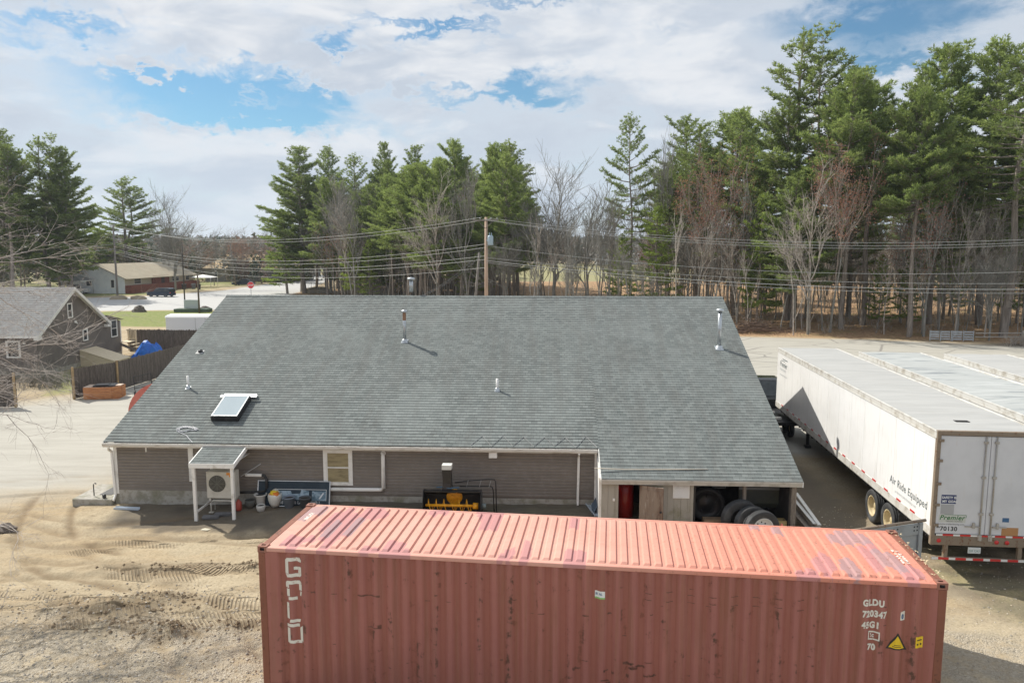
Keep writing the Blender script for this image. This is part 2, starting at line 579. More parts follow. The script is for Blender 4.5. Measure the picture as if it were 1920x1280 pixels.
for (cx_, cy_, r_, a0_, a1_, dw) in [(-6.5, 27.5, 8.6, 3.35, 4.25, .9), (-6.5, 27.5, 10.2, 3.3, 4.5, .8), (-12.0, 33.0, 10.5, 4.1, 5.3, .5), (-12.0, 33.0, 12.2, 4.0, 5.2, .5), (-8.0, 40.0, 19.0, 4.2, 5.1, .5), (-8.0, 40.0, 20.8, 4.15, 5.15, .5),
                                     (-18.0, 5.0, 14.5, .6, 1.35, .45), (-18.0, 5.0, 16.2, .55, 1.3, .45), (-9.0, 4.0, 13.2, .9, 2.3, .4), (-9.0, 4.0, 14.9, .9, 2.3, .4), (-20.0, 60.0, 33.0, 4.3, 5.1, .35), (-20.0, 60.0, 35.0, 4.3, 5.1, .35)]:
    rr_ = np.hypot(X_ - cx_, Y_ - cy_) + .18 * np.sin(X_ * 1.1) + .1 * wob
    th_ = np.mod(np.arctan2(Y_ - cy_, X_ - cx_), 2 * PI)
    w_ = np.exp(-((rr_ - r_) / .13) ** 2) * sm01(th_, a0_, a0_ + .15) * (1 - sm01(th_, a1_ - .15, a1_)) * sm01(fbm(X_ * .8, Y_ * .8, 71), .25, .5)
    rel -= .05 * w_
    rel += .03 * np.exp(-((np.abs(rr_ - r_) - .24) / .08) ** 2) * sm01(th_, a0_, a0_ + .15) * (1 - sm01(th_, a1_ - .15, a1_)) * fbm(X_ * 3, Y_ * 3, 73)
    turned = np.maximum(turned, dw * w_)
yard = (1 - sm01(np.abs(X_ + 5), 19, 26)) * (1 - sm01(Y_, 25, 32)) * (1 - a_asph * .7)
rel += yard * ((fbm(X_ * .9, Y_ * 2.6, 41) - .5) * .11 + (fbm(X_ * 4.5, Y_ * 6.5, 43, 3) - .5) * .05)
H = H + rel
# crawler tracks: bars pressed in bands, kept as a running coordinate and a weight
tr_u = np.zeros_like(X_); tr_w = np.zeros_like(X_)
for (ax, ay, bx, by, w, sl) in [(-13.0, 17.9, -9.6, 17.2, .20, .5), (-10.9, 16.2, -5.6, 16.15, .27, .55), (-11.4, 16.6, -5.2, 16.75, .2, .5), (-10.9, 18.9, -8.0, 18.65, .3, .6),
                                (-9.2, 19.35, -6.2, 19.05, .3, -.6), (-7.2, 19.55, -5.2, 18.9, .3, -.7), (-11.6, 21.0, -8.4, 20.9, .25, .5), (-9.2, 21.35, -6.4, 21.2, .22, -.5), (-9.6, 15.2, -7.0, 15.6, .25, .6),
                                (-7.5, 17.5, -5.8, 17.3, .3, .3),  (-6.9, 20.4, -5.2, 20.3, .2, .5), (-12.5, 20.4, -11.2, 20.35, .3, .8)]:
    ex, ey = bx - ax, by - ay
    Ls = math.hypot(ex, ey); ex /= Ls; ey /= Ls
    along = (X_ - ax) * ex + (Y_ - ay) * ey
    across = -(X_ - ax) * ey + (Y_ - ay) * ex
    across = across + .06 * np.sin(along * 1.3)
    w_ = (1 - sm01(np.abs(across), w * .8, w * 1.05)) * sm01(along, -.1, .3) * (1 - sm01(along, Ls - .3, Ls + .1))
    w_ = w_ * sm01(fbm(X_ * 1.1, Y_ * 2.6, 51), .34, .60) * .9
    up_ = w_ > tr_w
    tr_u = np.where(up_, along + sl * across * 1.2, tr_u); tr_w = np.maximum(tr_w, w_)
H = H - .025 * tr_w
nxg, nyg = len(gx), len(gy)
ii = np.arange(nxg * nyg).reshape(nyg, nxg)
F = np.stack([ii[:-1, :-1], ii[:-1, 1:], ii[1:, 1:], ii[1:, :-1]], -1).reshape(-1, 4)

gm = bpy.data.materials.new('ground_mix')
gm.use_nodes = True
t = gm.node_tree
b = t.nodes['Principled BSDF']
q = NG(t)
geo = q.new('ShaderNodeNewGeometry').outputs['Position']


def att(n):
    a = q.new('ShaderNodeAttribute'); a.attribute_name = n
    return a.outputs['Fac']


nA = q.noise(geo, .35, 6, .6); nB = q.noise(geo, 2.2, 6, .65); nC = q.noise(geo, 14, 5, .7); nD = q.noise(geo, 55, 3, .7)
stretch = q.noise(q.mapping(geo, (.25, 1.6, 1), (0, 0, .1)), 1.1, 6, .6, .6)
sand = q.mix(q.sstep(stretch, .35, .68), (.415, .32, .20), (.36, .295, .205))
sand = q.mix(q.sstep(nA, .42, .62), sand, (.45, .375, .26))
sand = q.mix(q.m('MULTIPLY', q.sstep(nC, .44, .66), .55), sand, (.235, .18, .115))
# gravelly south side of the yard
sepg = q.new('ShaderNodeSeparateXYZ'); q.put(sepg.inputs[0], geo)
gy_ = q.m('ADD', sepg.outputs[1], q.m('MULTIPLY', q.m('SUBTRACT', nA, .5), 5.0))
grav_w = q.m('MULTIPLY', q.sstep(gy_, 17.0, 15.2), q.sstep(nB, .25, .6))
vor = q.new('ShaderNodeTexVoronoi'); q.put(vor.inputs['Vector'], geo); vor.inputs['Scale'].default_value = 26
vr = q.new('ShaderNodeSeparateXYZ'); q.put(vr.inputs[0], vor.outputs['Color'])
gravel = q.mix(vr.outputs[0], (.24, .215, .18), (.52, .475, .41))
gravel = q.mix(.45, gravel, (.36, .315, .24))
c = q.mix(q.m('MULTIPLY', grav_w, .75), sand, gravel)
asph = q.mix(q.sstep(stretch, .3, .7), (.365, .348, .308), (.435, .418, .372))
asph = q.mix(q.m('MULTIPLY', q.sstep(nC, .45, .75), .3), asph, (.33, .295, .24))
crk = q.new('ShaderNodeTexVoronoi', feature='DISTANCE_TO_EDGE'); crk.inputs['Scale'].default_value = .16
q.put(crk.inputs['Vector'], q.mapping(geo, (1, 1.5, 1)))
wv = q.noise(geo, 1.2, 4, .6)
crv = q.m('ADD', crk.outputs['Distance'], q.m('MULTIPLY', q.m('SUBTRACT', wv, .5), .05))
asph = q.mix(q.m('MULTIPLY', q.m('MULTIPLY', q.sstep(crv, .02, .005), q.sstep(sepg.outputs[1], 48, 54)), .6), asph, (.16, .15, .14))
c = q.mix(att('asph'), c, asph)
c = q.mix(att('road'), c, q.mix(q.sstep(stretch, .3, .7), (.43, .425, .42), (.50, .495, .48)))
grass = q.mix(q.sstep(nB, .35, .68), (.17, .22, .055), (.28, .26, .12))
grass = q.mix(q.m('MULTIPLY', q.sstep(nC, .4, .7), .5), grass, (.10, .15, .03))
gw = q.m('MULTIPLY', att('grass'), q.sstep(q.m('ADD', nC, att('grass')), .55, .95))
c = q.mix(gw, c, grass)
vl = q.new('ShaderNodeTexVoronoi'); q.put(vl.inputs['Vector'], geo); vl.inputs['Scale'].default_value = 5.0
vlr = q.new('ShaderNodeSeparateXYZ'); q.put(vlr.inputs[0], vl.outputs['Color'])
litter = q.mix(vlr.outputs[0], (.27, .155, .085), (.55, .36, .21))
litter = q.mix(q.sstep(nB, .4, .65), litter, (.44, .29, .17))
litter = q.mix(q.m('MULTIPLY', q.sstep(nA, .5, .7), .5), litter, (.26, .24, .10))
c = q.mix(att('litter'), c, litter)
c = q.mix(q.m('MULTIPLY', att('dark'), .95, clamp=True), c, q.mix(nC, (.075, .066, .054), (.15, .13, .105)))  # dark soil colour, also used for the painted ground shadows
c = q.mix(q.m('MULTIPLY', att('turned'), .95, clamp=True), c, q.mix(nC, (.13, .09, .055), (.27, .20, .12)))
bars = q.m('SINE', q.m('MULTIPLY', att('tru'), 2 * PI / .10))
groove = q.m('MULTIPLY', q.sstep(bars, -.1, -.75), att('trw'))
c = q.mix(q.m('MULTIPLY', groove, .55), c, (.22, .16, .10))  # self-shadow of the track bars painted into the groove colour
q.put(b.inputs['Base Color'], c)
b.inputs['Roughness'].default_value = .95
b.inputs['Specular IOR Level'].default_value = .2
hgt = q.m('ADD', q.m('MULTIPLY', nB, .03), q.m('ADD', q.m('MULTIPLY', nC, .022), q.m('MULTIPLY', nD, .008)))
hgt = q.m('ADD', hgt, q.m('MULTIPLY', q.m('MULTIPLY', bars, att('trw')), .022))
hgt = q.m('ADD', hgt, q.m('MULTIPLY', q.m('MULTIPLY', vor.outputs['Distance'], grav_w), -.03))
hgt = q.m('ADD', hgt, q.m('MULTIPLY', q.m('MULTIPLY', vl.outputs['Distance'], att('litter')), -.2))
hgt = q.m('MULTIPLY', hgt, q.m('SUBTRACT', 1.0, q.m('MULTIPLY', att('asph'), .7)))
bn = q.new('ShaderNodeBump'); bn.inputs['Strength'].default_value = .9; bn.inputs['Distance'].default_value = 1.0
q.put(bn.inputs['Height'], hgt); q.put(b.inputs['Normal'], bn.outputs[0])
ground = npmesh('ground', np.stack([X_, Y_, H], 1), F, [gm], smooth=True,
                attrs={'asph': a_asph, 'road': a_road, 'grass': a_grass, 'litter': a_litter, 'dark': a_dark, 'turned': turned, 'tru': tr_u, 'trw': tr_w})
tag(ground, kind='structure')


Hg = H.reshape(nyg, nxg)


def gh(x, y):
    """height of the finished ground sheet at a point"""
    i = int(np.clip(np.searchsorted(gx, x) - 1, 0, nxg - 2)); j = int(np.clip(np.searchsorted(gy, y) - 1, 0, nyg - 2))
    fx = (x - gx[i]) / (gx[i + 1] - gx[i]); fy = (y - gy[j]) / (gy[j + 1] - gy[j])
    return float((Hg[j, i] * (1 - fx) + Hg[j, i + 1] * fx) * (1 - fy) + (Hg[j + 1, i] * (1 - fx) + Hg[j + 1, i + 1] * fx) * fy)


# loose stones lying in the yard (nobody could count them)
def stones(name, label, n, region, seed, smin, smax, mats):
    rng = np.random.default_rng(seed)
    base = np.array([(1, 0, 0), (-1, 0, 0), (0, 1, 0), (0, -1, 0), (0, 0, 1), (0, 0, -1)], float)
    fb = np.array([(0, 2, 4), (2, 1, 4), (1, 3, 4), (3, 0, 4), (2, 0, 5), (1, 2, 5), (3, 1, 5), (0, 3, 5)])
    P = region(rng, n)
    Vs, Fs, mi = [], [], []
    hz = [gh(a_, b_) for a_, b_ in P]
    for k in range(len(P)):
        s = smin + (smax - smin) * rng.random() ** 3
        v = base * (s * (.6 + .7 * rng.random((6, 1)))) * np.array([1.2, 1, .7])
        a = rng.random() * 6.3
        ca, sa = math.cos(a), math.sin(a)
        v = np.stack([v[:, 0] * ca - v[:, 1] * sa, v[:, 0] * sa + v[:, 1] * ca, v[:, 2]], 1) + [P[k, 0], P[k, 1], hz[k] + s * .15]
        Fs.append(fb + 6 * k); Vs.append(v); mi += [int(rng.integers(len(mats)))] * 8
    o = npmesh(name, np.concatenate(Vs), np.concatenate(Fs), mats, mi)
    return tag(o, label, 'stones', kind='stuff')


st_a = M('stone_pale', (.55, .49, .40), .9); st_b = M('stone_grey', (.30, .27, .23), .9); st_c = M('stone_tan', (.42, .34, .23), .9)
stones('loose_stones', 'small loose stones scattered over the sandy yard', 8000,
       lambda r, n: np.stack([r.uniform(-13, -4, n), 13.8 + 4.5 * r.random(n) ** 1.6], 1), 1, .006, .036, [st_a, st_b, st_c])
clod = M('dark_soil_clod', (.27, .20, .125), .95, var=((.15, .105, .065), 9, .4, .7))
def clod_spots(r, n):
    c_ = np.array([(-9.6, 17.0, 1.2, .3), (-8.2, 17.3, .8, .25), (-7.6, 15.75, .5, .2), (-9.0, 16.1, .8, .2), (-6.9, 19.3, .6, .2), (-8.9, 19.2, .8, .2), (-6.0, 16.2, .8, .15)])
    k = r.integers(0, len(c_), n); return np.stack([c_[k, 0] + r.normal(size=n) * c_[k, 2], c_[k, 1] + r.normal(size=n) * c_[k, 3]], 1)
stones('soil_clods', 'dark crumbly soil clods thrown up by the tracks in the sandy yard', 1000, clod_spots, 5, .010, .06, [clod])
stones('loose_gravel', 'loose gravel beside the right end of the red container', 2600,
       lambda r, n: np.stack([r.uniform(7.8, 14, n), r.uniform(10.5, 24, n)], 1), 2, .008, .03, [st_a, st_b, st_c])
# ------------------------------------------------------------------ shared surface materials
def shingle_mat(name, ca, cb, cc, row, bw=.19):
    m = bpy.data.materials.new(name); m.use_nodes = True
    t = m.node_tree; b = t.nodes['Principled BSDF']; q = NG(t)
    oc = q.new('ShaderNodeTexCoord').outputs['Object']
    br = q.new('ShaderNodeTexBrick'); br.offset = .5; br.offset_frequency = 2; br.squash = 1
    q.put(br.inputs['Vector'], oc)
    br.inputs['Color1'].default_value = ca + (1,); br.inputs['Color2'].default_value = cb + (1,)
    br.inputs['Mortar'].default_value = cc + (1,)
    br.inputs['Scale'].default_value = 1; br.inputs['Mortar Size'].default_value = .004
    br.inputs['Bias'].default_value = 0; br.inputs['Brick Width'].default_value = bw; br.inputs['Row Height'].default_value = row
    n1 = q.noise(oc, .35, 5, .6); n2 = q.noise(q.mapping(oc, (5, .6, 1)), .55, 5, .6); n3 = q.noise(oc, 60, 2, .6)
    wn = q.noise(q.mapping(oc, (3.4, 7.0, 1)), 1.6, 4, .75)
    c = q.mix(q.m('MULTIPLY', q.sstep(wn, .4, .65), .4), br.outputs[0], cb)
    c = q.mix(q.m('MULTIPLY', q.sstep(n2, .42, .66), .4), c, (ca[0] * .98, ca[1] * .86, ca[2] * .82))
    c = q.mix(q.m('MULTIPLY', q.sstep(n1, .45, .7), .4), c, tuple(x * 1.18 for x in cb))
    c = q.mix(q.m('MULTIPLY', q.sstep(n3, .45, .7), .3), c, tuple(x * .6 for x in ca))
    q.put(b.inputs['Base Color'], c)
    b.inputs['Roughness'].default_value = .9; b.inputs['Specular IOR Level'].default_value = .25
    bn = q.new('ShaderNodeBump'); bn.inputs['Strength'].default_value = .5; bn.inputs['Distance'].default_value = .01
    q.put(bn.inputs['Height'], n3); q.put(b.inputs['Normal'], bn.outputs[0])
    return m


SROW = .145
sh_main = shingle_mat('slate_grey_shingle', (.134, .151, .149), (.210, .230, .224), (.045, .05, .05), SROW)
sh_nb = shingle_mat('weathered_grey_shingle', (.20, .20, .20), (.30, .30, .295), (.07, .07, .07), SROW)
sh_tan = shingle_mat('tan_shingle', (.36, .32, .245), (.43, .38, .29), (.2, .16, .1), .3, .6)


def rust_paint(name, base, rust, amount=.5, scale=1.2, rough=.55, streak=3.0, fade=None, metal=0.0):
    m = bpy.data.materials.new(name); m.use_nodes = True
    t = m.node_tree; b = t.nodes['Principled BSDF']; q = NG(t)
    oc = q.new('ShaderNodeTexCoord').outputs['Object']
    n1 = q.noise(q.mapping(oc, (streak, streak, .35)), scale, 6, .65, .3)
    n2 = q.noise(oc, scale * 5, 6, .7)
    n3 = q.noise(oc, .5, 4, .6)
    c = q.mix(q.sstep(n3, .35, .65), base, fade or tuple(x * .85 for x in base))
    c = q.mix(q.m('MULTIPLY', q.sstep(n1, .5, .72), .55), c, tuple(.5 * (a + r) for a, r in zip(base, rust)))
    k = q.m('MULTIPLY', n1, n2)
    c = q.mix(q.sstep(k, .40 - .12 * amount, .47 - .12 * amount), c, rust)
    q.put(b.inputs['Base Color'], c)
    b.inputs['Metallic'].default_value = metal
    q.put(b.inputs['Roughness'], q.sstep(n2, .3, .7, rough - .08, rough + .15))
    bn = q.new('ShaderNodeBump'); bn.inputs['Strength'].default_value = .25; bn.inputs['Distance'].default_value = .004
    q.put(bn.inputs['Height'], n2); q.put(b.inputs['Normal'], bn.outputs[0])
    return m


white_trim = M('white_trim', (.82, .81, .78), .55, var=((.55, .53, .48), 3.0, .5, .8))
white_dirty = M('white_gutter_dirty', (.70, .68, .64), .55, var=((.42, .38, .32), 5.0, .48, .7, (.5, 2, 4)))
siding = M('taupe_vinyl_siding', (.215, .187, .160), .6, var=((.182, .160, .138), .8, .35, .7, (.3, 1, 2)), var2=((.23, .205, .185), 5, .45, .75))
siding_nb = M('brown_grey_siding', (.19, .165, .145), .6, var=((.15, .13, .115), 1.0, .4, .7))
concrete = M('concrete', (.40, .38, .34), .9, var=((.22, .215, .15), 2.2, .45, .7), var2=((.28, .26, .22), 9, .45, .7), bump=(12, .5, .02))
glass_dark = M('window_glass', (.03, .036, .04), .12, var=((.06, .07, .075), 1.3, .4, .7), spec=.45)
blind = M('tan_window_blind', (.34, .285, .16), .6, var=((.22, .18, .10), 4, .4, .7, (.6, 1, 3)))
black_rubber = M('black_rubber', (.028, .028, .03), .75, var=((.06, .06, .06), 8, .4, .7))
black_steel = M('black_steel', (.018, .018, .02), .4, var=((.05, .048, .045), 6, .5, .75))
galv = M('galvanised_steel', (.52, .55, .57), .35, metal=.75, var=((.36, .38, .40), 6, .4, .7))
alu = M('aluminium', (.62, .63, .64), .38, metal=.6, var=((.45, .46, .47), 3, .4, .7))
wood_grey = M('weathered_wood', (.25, .215, .18), .9, var=((.14, .115, .095), 3, .35, .7, (6, 6, .6)), var2=((.33, .29, .24), 9, .5, .7, (6, 6, .6)))
wood_new = M('pale_lumber', (.70, .60, .43), .8, var=((.58, .48, .33), 4, .4, .7, (.5, 6, 6)))
cream_board = M('greige_plywood_siding', (.40, .375, .33), .8, var=((.26, .25, .17), 2, .5, .75, (1, 1, 1)))
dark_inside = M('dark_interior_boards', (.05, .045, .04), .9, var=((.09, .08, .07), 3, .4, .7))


def lap_siding(mb, a, b, z0, z1, step=.105, out=.024, nrm=(0, -1)):
    """boards from plan point a to b, each course leaning out at its foot"""
    z = z0
    while z < z1 - 1e-4:
        zt = min(z + step, z1)
        o0 = (nrm[0] * out, nrm[1] * out); zm = z + (zt - z) * .62
        mb.add([(a[0] + o0[0], a[1] + o0[1], z), (b[0] + o0[0], b[1] + o0[1], z), (b[0] + o0[0], b[1] + o0[1], zm), (a[0] + o0[0], a[1] + o0[1], zm), (b[0], b[1], zt), (a[0], a[1], zt), (a[0], a[1], z), (b[0], b[1], z)],
               [(0, 1, 2, 3), (3, 2, 4, 5), (6, 7, 1, 0)])
        z = zt


def gable_siding(mb, x, y0, y1, z0, ztop, out=.022, sgn=-1, step=.105, yc=None):
    """gable wall in the plane x, ztop(y) gives the roof line"""
    z = z0
    ys = np.linspace(y0, y1, 160)
    tops = np.array([ztop(v) for v in ys])
    while z < tops.max() - .01:
        ok = ys[tops > z + .01]
        if len(ok) < 2: break
        a, b2 = ok[0], ok[-1]
        zt = min(z + step, tops.max())
        ok2 = ys[tops > zt - 1e-3]
        c2, d2 = (ok2[0], ok2[-1]) if len(ok2) > 1 else ((a + b2) / 2, (a + b2) / 2)
        mb.add([(x + sgn * out, a, z), (x + sgn * out, b2, z), (x, d2, zt), (x, c2, zt), (x, a, z), (x, b2, z)], [(0, 1, 2, 3), (4, 5, 1, 0)])
        z = zt


def shingle_slope(mb, x0, x1, t0, t1, z_of_t, row=SROW, lift=.013, seed=0, ndir=1):
    """courses with real butt edges facing down the slope (t grows uphill)"""
    rng = random.Random(seed)
    n = int(round((t1 - t0) / row))
    for i in range(n):
        a = t0 + i * row; b = min(a + row, t1)
        za, zb = z_of_t(a), z_of_t(b)
        mb.add([(x0, a, za + lift), (x1, a, za + lift), (x1, b, zb + .001), (x0, b, zb + .001), (x0, a, za), (x1, a, za)], [(0, 1, 2, 3), (4, 5, 1, 0)])


def window_unit(parent, name, cx, z0, w, h, y, fr=.09, glass=None, axis='y', sgn=-1, split=True, casing=.05, proud=.035):
    """double-hung window. axis 'y': lies in a plane y=const facing -y; axis 'x': plane x=const facing sgn x"""
    mb = MB().mat(white_trim)
    gl = MB().mat(glass or glass_dark)
    def B(m, a0, c0, a1, c1, d0, d1):
        if axis == 'y': m.box(a0, y + min(sgn * d0, sgn * d1), c0, a1, y + max(sgn * d0, sgn * d1), c1)
        else: m.box(y + min(sgn * d0, sgn * d1), a0, c0, y + max(sgn * d0, sgn * d1), a1, c1)
    x0, x1 = cx - w / 2, cx + w / 2
    B(mb, x0, z0, x0 + fr, z0 + h, 0, proud); B(mb, x1 - fr, z0, x1, z0 + h, 0, proud)
    B(mb, x0 + fr, z0 + h - fr, x1 - fr, z0 + h, 0, proud); B(mb, x0 + fr, z0, x1 - fr, z0 + fr, 0, proud + .01)
    s = .035
    B(mb, x0 + fr, z0 + fr, x0 + fr + s, z0 + h - fr, 0, proud * .6); B(mb, x1 - fr - s, z0 + fr, x1 - fr, z0 + h - fr, 0, proud * .6)
    if split: B(mb, x0 + fr + s, z0 + h / 2 - .02, x1 - fr - s, z0 + h / 2 + .02, 0, proud * .7)
    w_o = mb.build(name, parent)
    B(gl, x0 + fr + s, z0 + fr, x1 - fr - s, z0 + h - fr, -.02, .008)
    gl.build('pane', w_o)
    return w_o


# ------------------------------------------------------------------ the long workshop building
SL = .415
ZE = 2.25
TR = 9.87
LEN, LM, TS = 21.765, 15.91, -1.347
roofz = lambda t_: ZE + SL * t_
bld = empty('workshop_building', (BX, BY, 0), BYAW, 'long single-storey building with grey shingle roof and taupe siding behind the red container', 'building')
ZR = roofz(TR)

rf = MB().mat(sh_main)
shingle_slope(rf, 0, LM, 0, TR, roofz, seed=1)
t_n = -TS / SROW
shingle_slope(rf, LM, LEN, TS, TR, roofz, seed=2)
backz = lambda t_: ZR - SL * (t_ - TR)
rf.add([(0, TR, ZR), (LEN, TR, ZR), (LEN, 2 * TR, ZE), (0, 2 * TR, ZE)], [(0, 1, 2, 3)])
# ridge cap shingles
k = 0.0
while k < LEN - .01:
    e_ = min(k + .2, LEN)
    rf.add([(k, TR - .14, ZR - .03), (k, TR, ZR + .035), (k, TR + .14, ZR - .03), (e_, TR - .14, ZR - .043), (e_, TR, ZR + .022), (e_, TR + .14, ZR - .043)],
           [(0, 3, 4, 1), (1, 4, 5, 2), (0, 1, 2)])
    k = e_
roof = rf.build('roof', bld)
# roof deck edge boards (rake boards, soffit)
TH = .16
for (x0, x1, ta) in ((-.004, .024, 0), (LEN - .024, LEN + .004, TS)):
    rk = MB().mat(white_trim)
    rk.add([(x0, ta, roofz(ta) - TH), (x1, ta, roofz(ta) - TH), (x1, TR, ZR - TH), (x0, TR, ZR - TH), (x0, ta, roofz(ta) - .004), (x1, ta, roofz(ta) - .004), (x1, TR, ZR - .004), (x0, TR, ZR - .004)],
           [(0, 1, 5, 4), (1, 2, 6, 5), (3, 0, 4, 7), (0, 3, 2, 1), (4, 5, 6, 7)])
    rk.add([(x0, TR, ZR - TH), (x1, TR, ZR - TH), (x1, 2 * TR, ZE - TH), (x0, 2 * TR, ZE - TH), (x0, TR, ZR - .004), (x1, TR, ZR - .004), (x1, 2 * TR, ZE - .004), (x0, 2 * TR, ZE - .004)],
           [(0, 1, 5, 4), (1, 2, 6, 5), (3, 0, 4, 7), (0, 3, 2, 1), (2, 3, 7, 6)])
    rk.build('rake_board', roof)
rk = MB().mat(white_trim)
# the short rake where the lean-to roof steps forward of the main eave
rk.add([(LM - .02, TS, roofz(TS) - .12), (LM + .01, TS, roofz(TS) - .12), (LM + .01, .0, ZE - .12), (LM - .02, .0, ZE - .12), (LM - .02, TS, roofz(TS) - .003), (LM + .01, TS, roofz(TS) - .003), (LM + .01, .0, ZE - .003), (LM - .02, .0, ZE - .003)],
       [(0, 1, 5, 4), (1, 2, 6, 5), (3, 0, 4, 7), (0, 3, 2, 1), (4, 5, 6, 7)])
rk.build('rake_board', roof)
sf = MB().mat(white_trim)
sf.box(.03, .03, ZE - .175, LM - .03, .31, ZE - .16)
sf.build('soffit', roof)

WY = .30
w = MB().mat(siding)
lap_siding(w, (.2, WY), (LM + .02, WY), .56, ZE + .06)
w.box(.2, WY + .012, .02, LM + .02, WY + .1, ZE + .1)
gable_siding(w, .2, WY, 2 * TR - WY, .5, lambda v: min(roofz(v), backz(v)) - .05)
w.box(.201, WY + .1, 0, .3, 2 * TR - WY, 2.0)
w.prism([(WY, 2.0), (2 * TR - WY, 2.0), (TR, ZR - .1)], .202, .28, axis='x')
gable_siding(w, LEN - .2, WY, 2 * TR - WY, .2, lambda v: min(roofz(v), backz(v)) - .05, sgn=1)
w.box(LEN - .3, WY + .1, 0, LEN - .201, 2 * TR - WY, 2.0)
w.prism([(WY, 2.0), (2 * TR - WY, 2.0), (TR, ZR - .1)], LEN - .28, LEN - .202, axis='x')
w.box(.3, 2 * TR - WY - .1, 0, LEN - .3, 2 * TR - WY, 2.2)
wall = w.build('wall', bld)
fd = MB().mat(concrete)
fd.box(.17, WY - .025, -.1, 6.2, WY, .575); fd.box(6.2, WY - .02, -.1, LM, WY, .50); fd.box(.13, WY - .02, -.1, .17, 6, .575)
fd.build('foundation', bld)
cb = MB().mat(white_trim)
cb.box(LM - .11, WY - .04, .33, LM + .01, WY - .013, ZE - .17); cb.build('corner_board', bld)
cb = MB().mat(white_trim)
cb.box(.17, WY - .03, .45, .27, WY - .013, ZE - .17); cb.box(.165, WY - .03, .45, .185, WY + .09, ZE - .17); cb.build('corner_board', bld)
cb = MB().mat(white_trim)
cb.box(2.66, WY - .045, .9, 2.82, WY - .013, ZE - .17); cb.build('corner_board', bld)

# gutter along the main eave: K profile
gt = MB().mat(white_dirty)
gp = [(0.0, ZE - .02), (0.0, ZE - .15), (-.07, ZE - .15), (-.115, ZE - .09), (-.125, ZE - .03), (-.125, ZE - .015), (-.112, ZE - .015), (-.105, ZE - .05), (-.012, ZE - .06), (-.012, ZE - .02)]
gt.prism([(a_, z_) for a_, z_ in gp], .03, LM - .04, axis='x')
gut = gt.build('gutter', bld)
lt = MB().mat(M('leaf_debris', (.20, .15, .10), .9))
rr = random.Random(4)
for i in range(420):
    x = rr.uniform(.1, LM - .1); y = rr.uniform(-.10, -.015); a = rr.uniform(0, 3); s = rr.uniform(.008, .03)
    lt.add([(x, y, ZE - .045), (x + s * math.cos(a), y + s * math.sin(a) * .6, ZE - .03), (x + s * math.cos(a + 1.2), y + s * math.sin(a + 1.2) * .6, ZE - .04 + rr.uniform(0, .03))], [(0, 1, 2)])
tag(lt.build('leaf_litter', gut), kind='stuff')


def downspout(pts, name='downspout', r=.038):
    m_ = MB().mat(white_trim)
    for a_, b_ in zip(pts[:-1], pts[1:]):
        a_, b_ = Vector(a_), Vector(b_); d = b_ - a_
        qn = d.to_track_quat('Z', 'X').to_matrix().to_4x4(); qn.translation = a_
        m_.tf(qn); m_.bbox(-r, -r * .75, -.02, r, r * .75, d.length + .02, .008)
    m_.tf()
    return m_.build(name, bld)


downspout([(.22, -.06, ZE - .15), (.10, .10, ZE - .26), (.12, WY - .06, ZE - .38), (.16, WY - .06, .42), (.17, WY - .2, .28)])
downspout([(15.3, -.06, ZE - .15), (15.3, .16, ZE - .27), (15.3, WY - .06, ZE - .36), (15.28, WY - .06, .45), (15.28, WY - .12, .36)])
# white plastic waste pipe running along the wall
pp = MB().mat(white_trim)
pp.tube([(9.06, WY - .01, 1.93), (9.06, WY - .08, 1.93), (9.06, WY - .1, 1.87), (9.06, WY - .1, .80), (9.03, WY - .1, .75), (8.97, WY - .1, .745), (6.9, WY - .1, .735)], .062, 12)
pp.tube([(9.06, WY - .02, 1.93), (9.06, WY - .05, 1.93)], .085, 12)
pp.build('waste_pipe', bld)
window_unit(bld, 'window', 7.58, .86, .95, 1.16, WY - .026, fr=.10, glass=blind)
vb = MB().mat(white_trim); vb.bbox(12.47, -.02, 1.90, 12.73, .20, 2.09, .01); vb.build('gutter_outlet_box', bld)
lb = MB().mat(white_trim); lb.bbox(1.25, WY - .06, 1.87, 1.29, WY - .01, 2.02, .005); lb.build('wall_sensor', bld)

# skylight: curb, raised pane, metal head flashing
def on_roof(x, t, h=0.0): return (x, t - h * SL / math.hypot(1, SL), roofz(t) + h / math.hypot(1, SL))
skl = MB().mat(black_steel)
def roofbox(mb, x0, t0, x1, t1, h0, h1):
    mb.add([on_roof(x0, t0, h0), on_roof(x1, t0, h0), on_roof(x1, t1, h0), on_roof(x0, t1, h0), on_roof(x0, t0, h1), on_roof(x1, t0, h1), on_roof(x1, t1, h1), on_roof(x0, t1, h1)],
           [(3, 2, 1, 0), (4, 5, 6, 7), (0, 1, 5, 4), (1, 2, 6, 5), (2, 3, 7, 6), (3, 0, 4, 7)])
roofbox(skl, 3.1, 1.10, 4.02, 2.26, 0, .20)
so = skl.build('skylight', roof)
fr_ = MB().mat(galv)
roofbox(fr_, 3.12, 1.12, 4.00, 1.155, .20, .222); roofbox(fr_, 3.12, 2.20, 4.00, 2.24, .20, .222)
roofbox(fr_, 3.12, 1.155, 3.155, 2.20, .20, .222); roofbox(fr_, 3.965, 1.155, 4.00, 2.20, .20, .222)
fr_.build('frame', so)
pn = MB().mat(M('skylight_glass', (.36, .42, .45), .12, var=((.40, .47, .50), .8, .35, .7), spec=1.0))
roofbox(pn, 3.155, 1.155, 3.965, 2.20, .18, .215); pn.build('pane', so)
fl_ = MB().mat(alu)
roofbox(fl_, 2.93, 2.25, 4.22, 2.38, .13, .15); roofbox(fl_, 3.0, 2.40, 4.15, 2.50, .02, .11)
fl_.build('flashing', so)


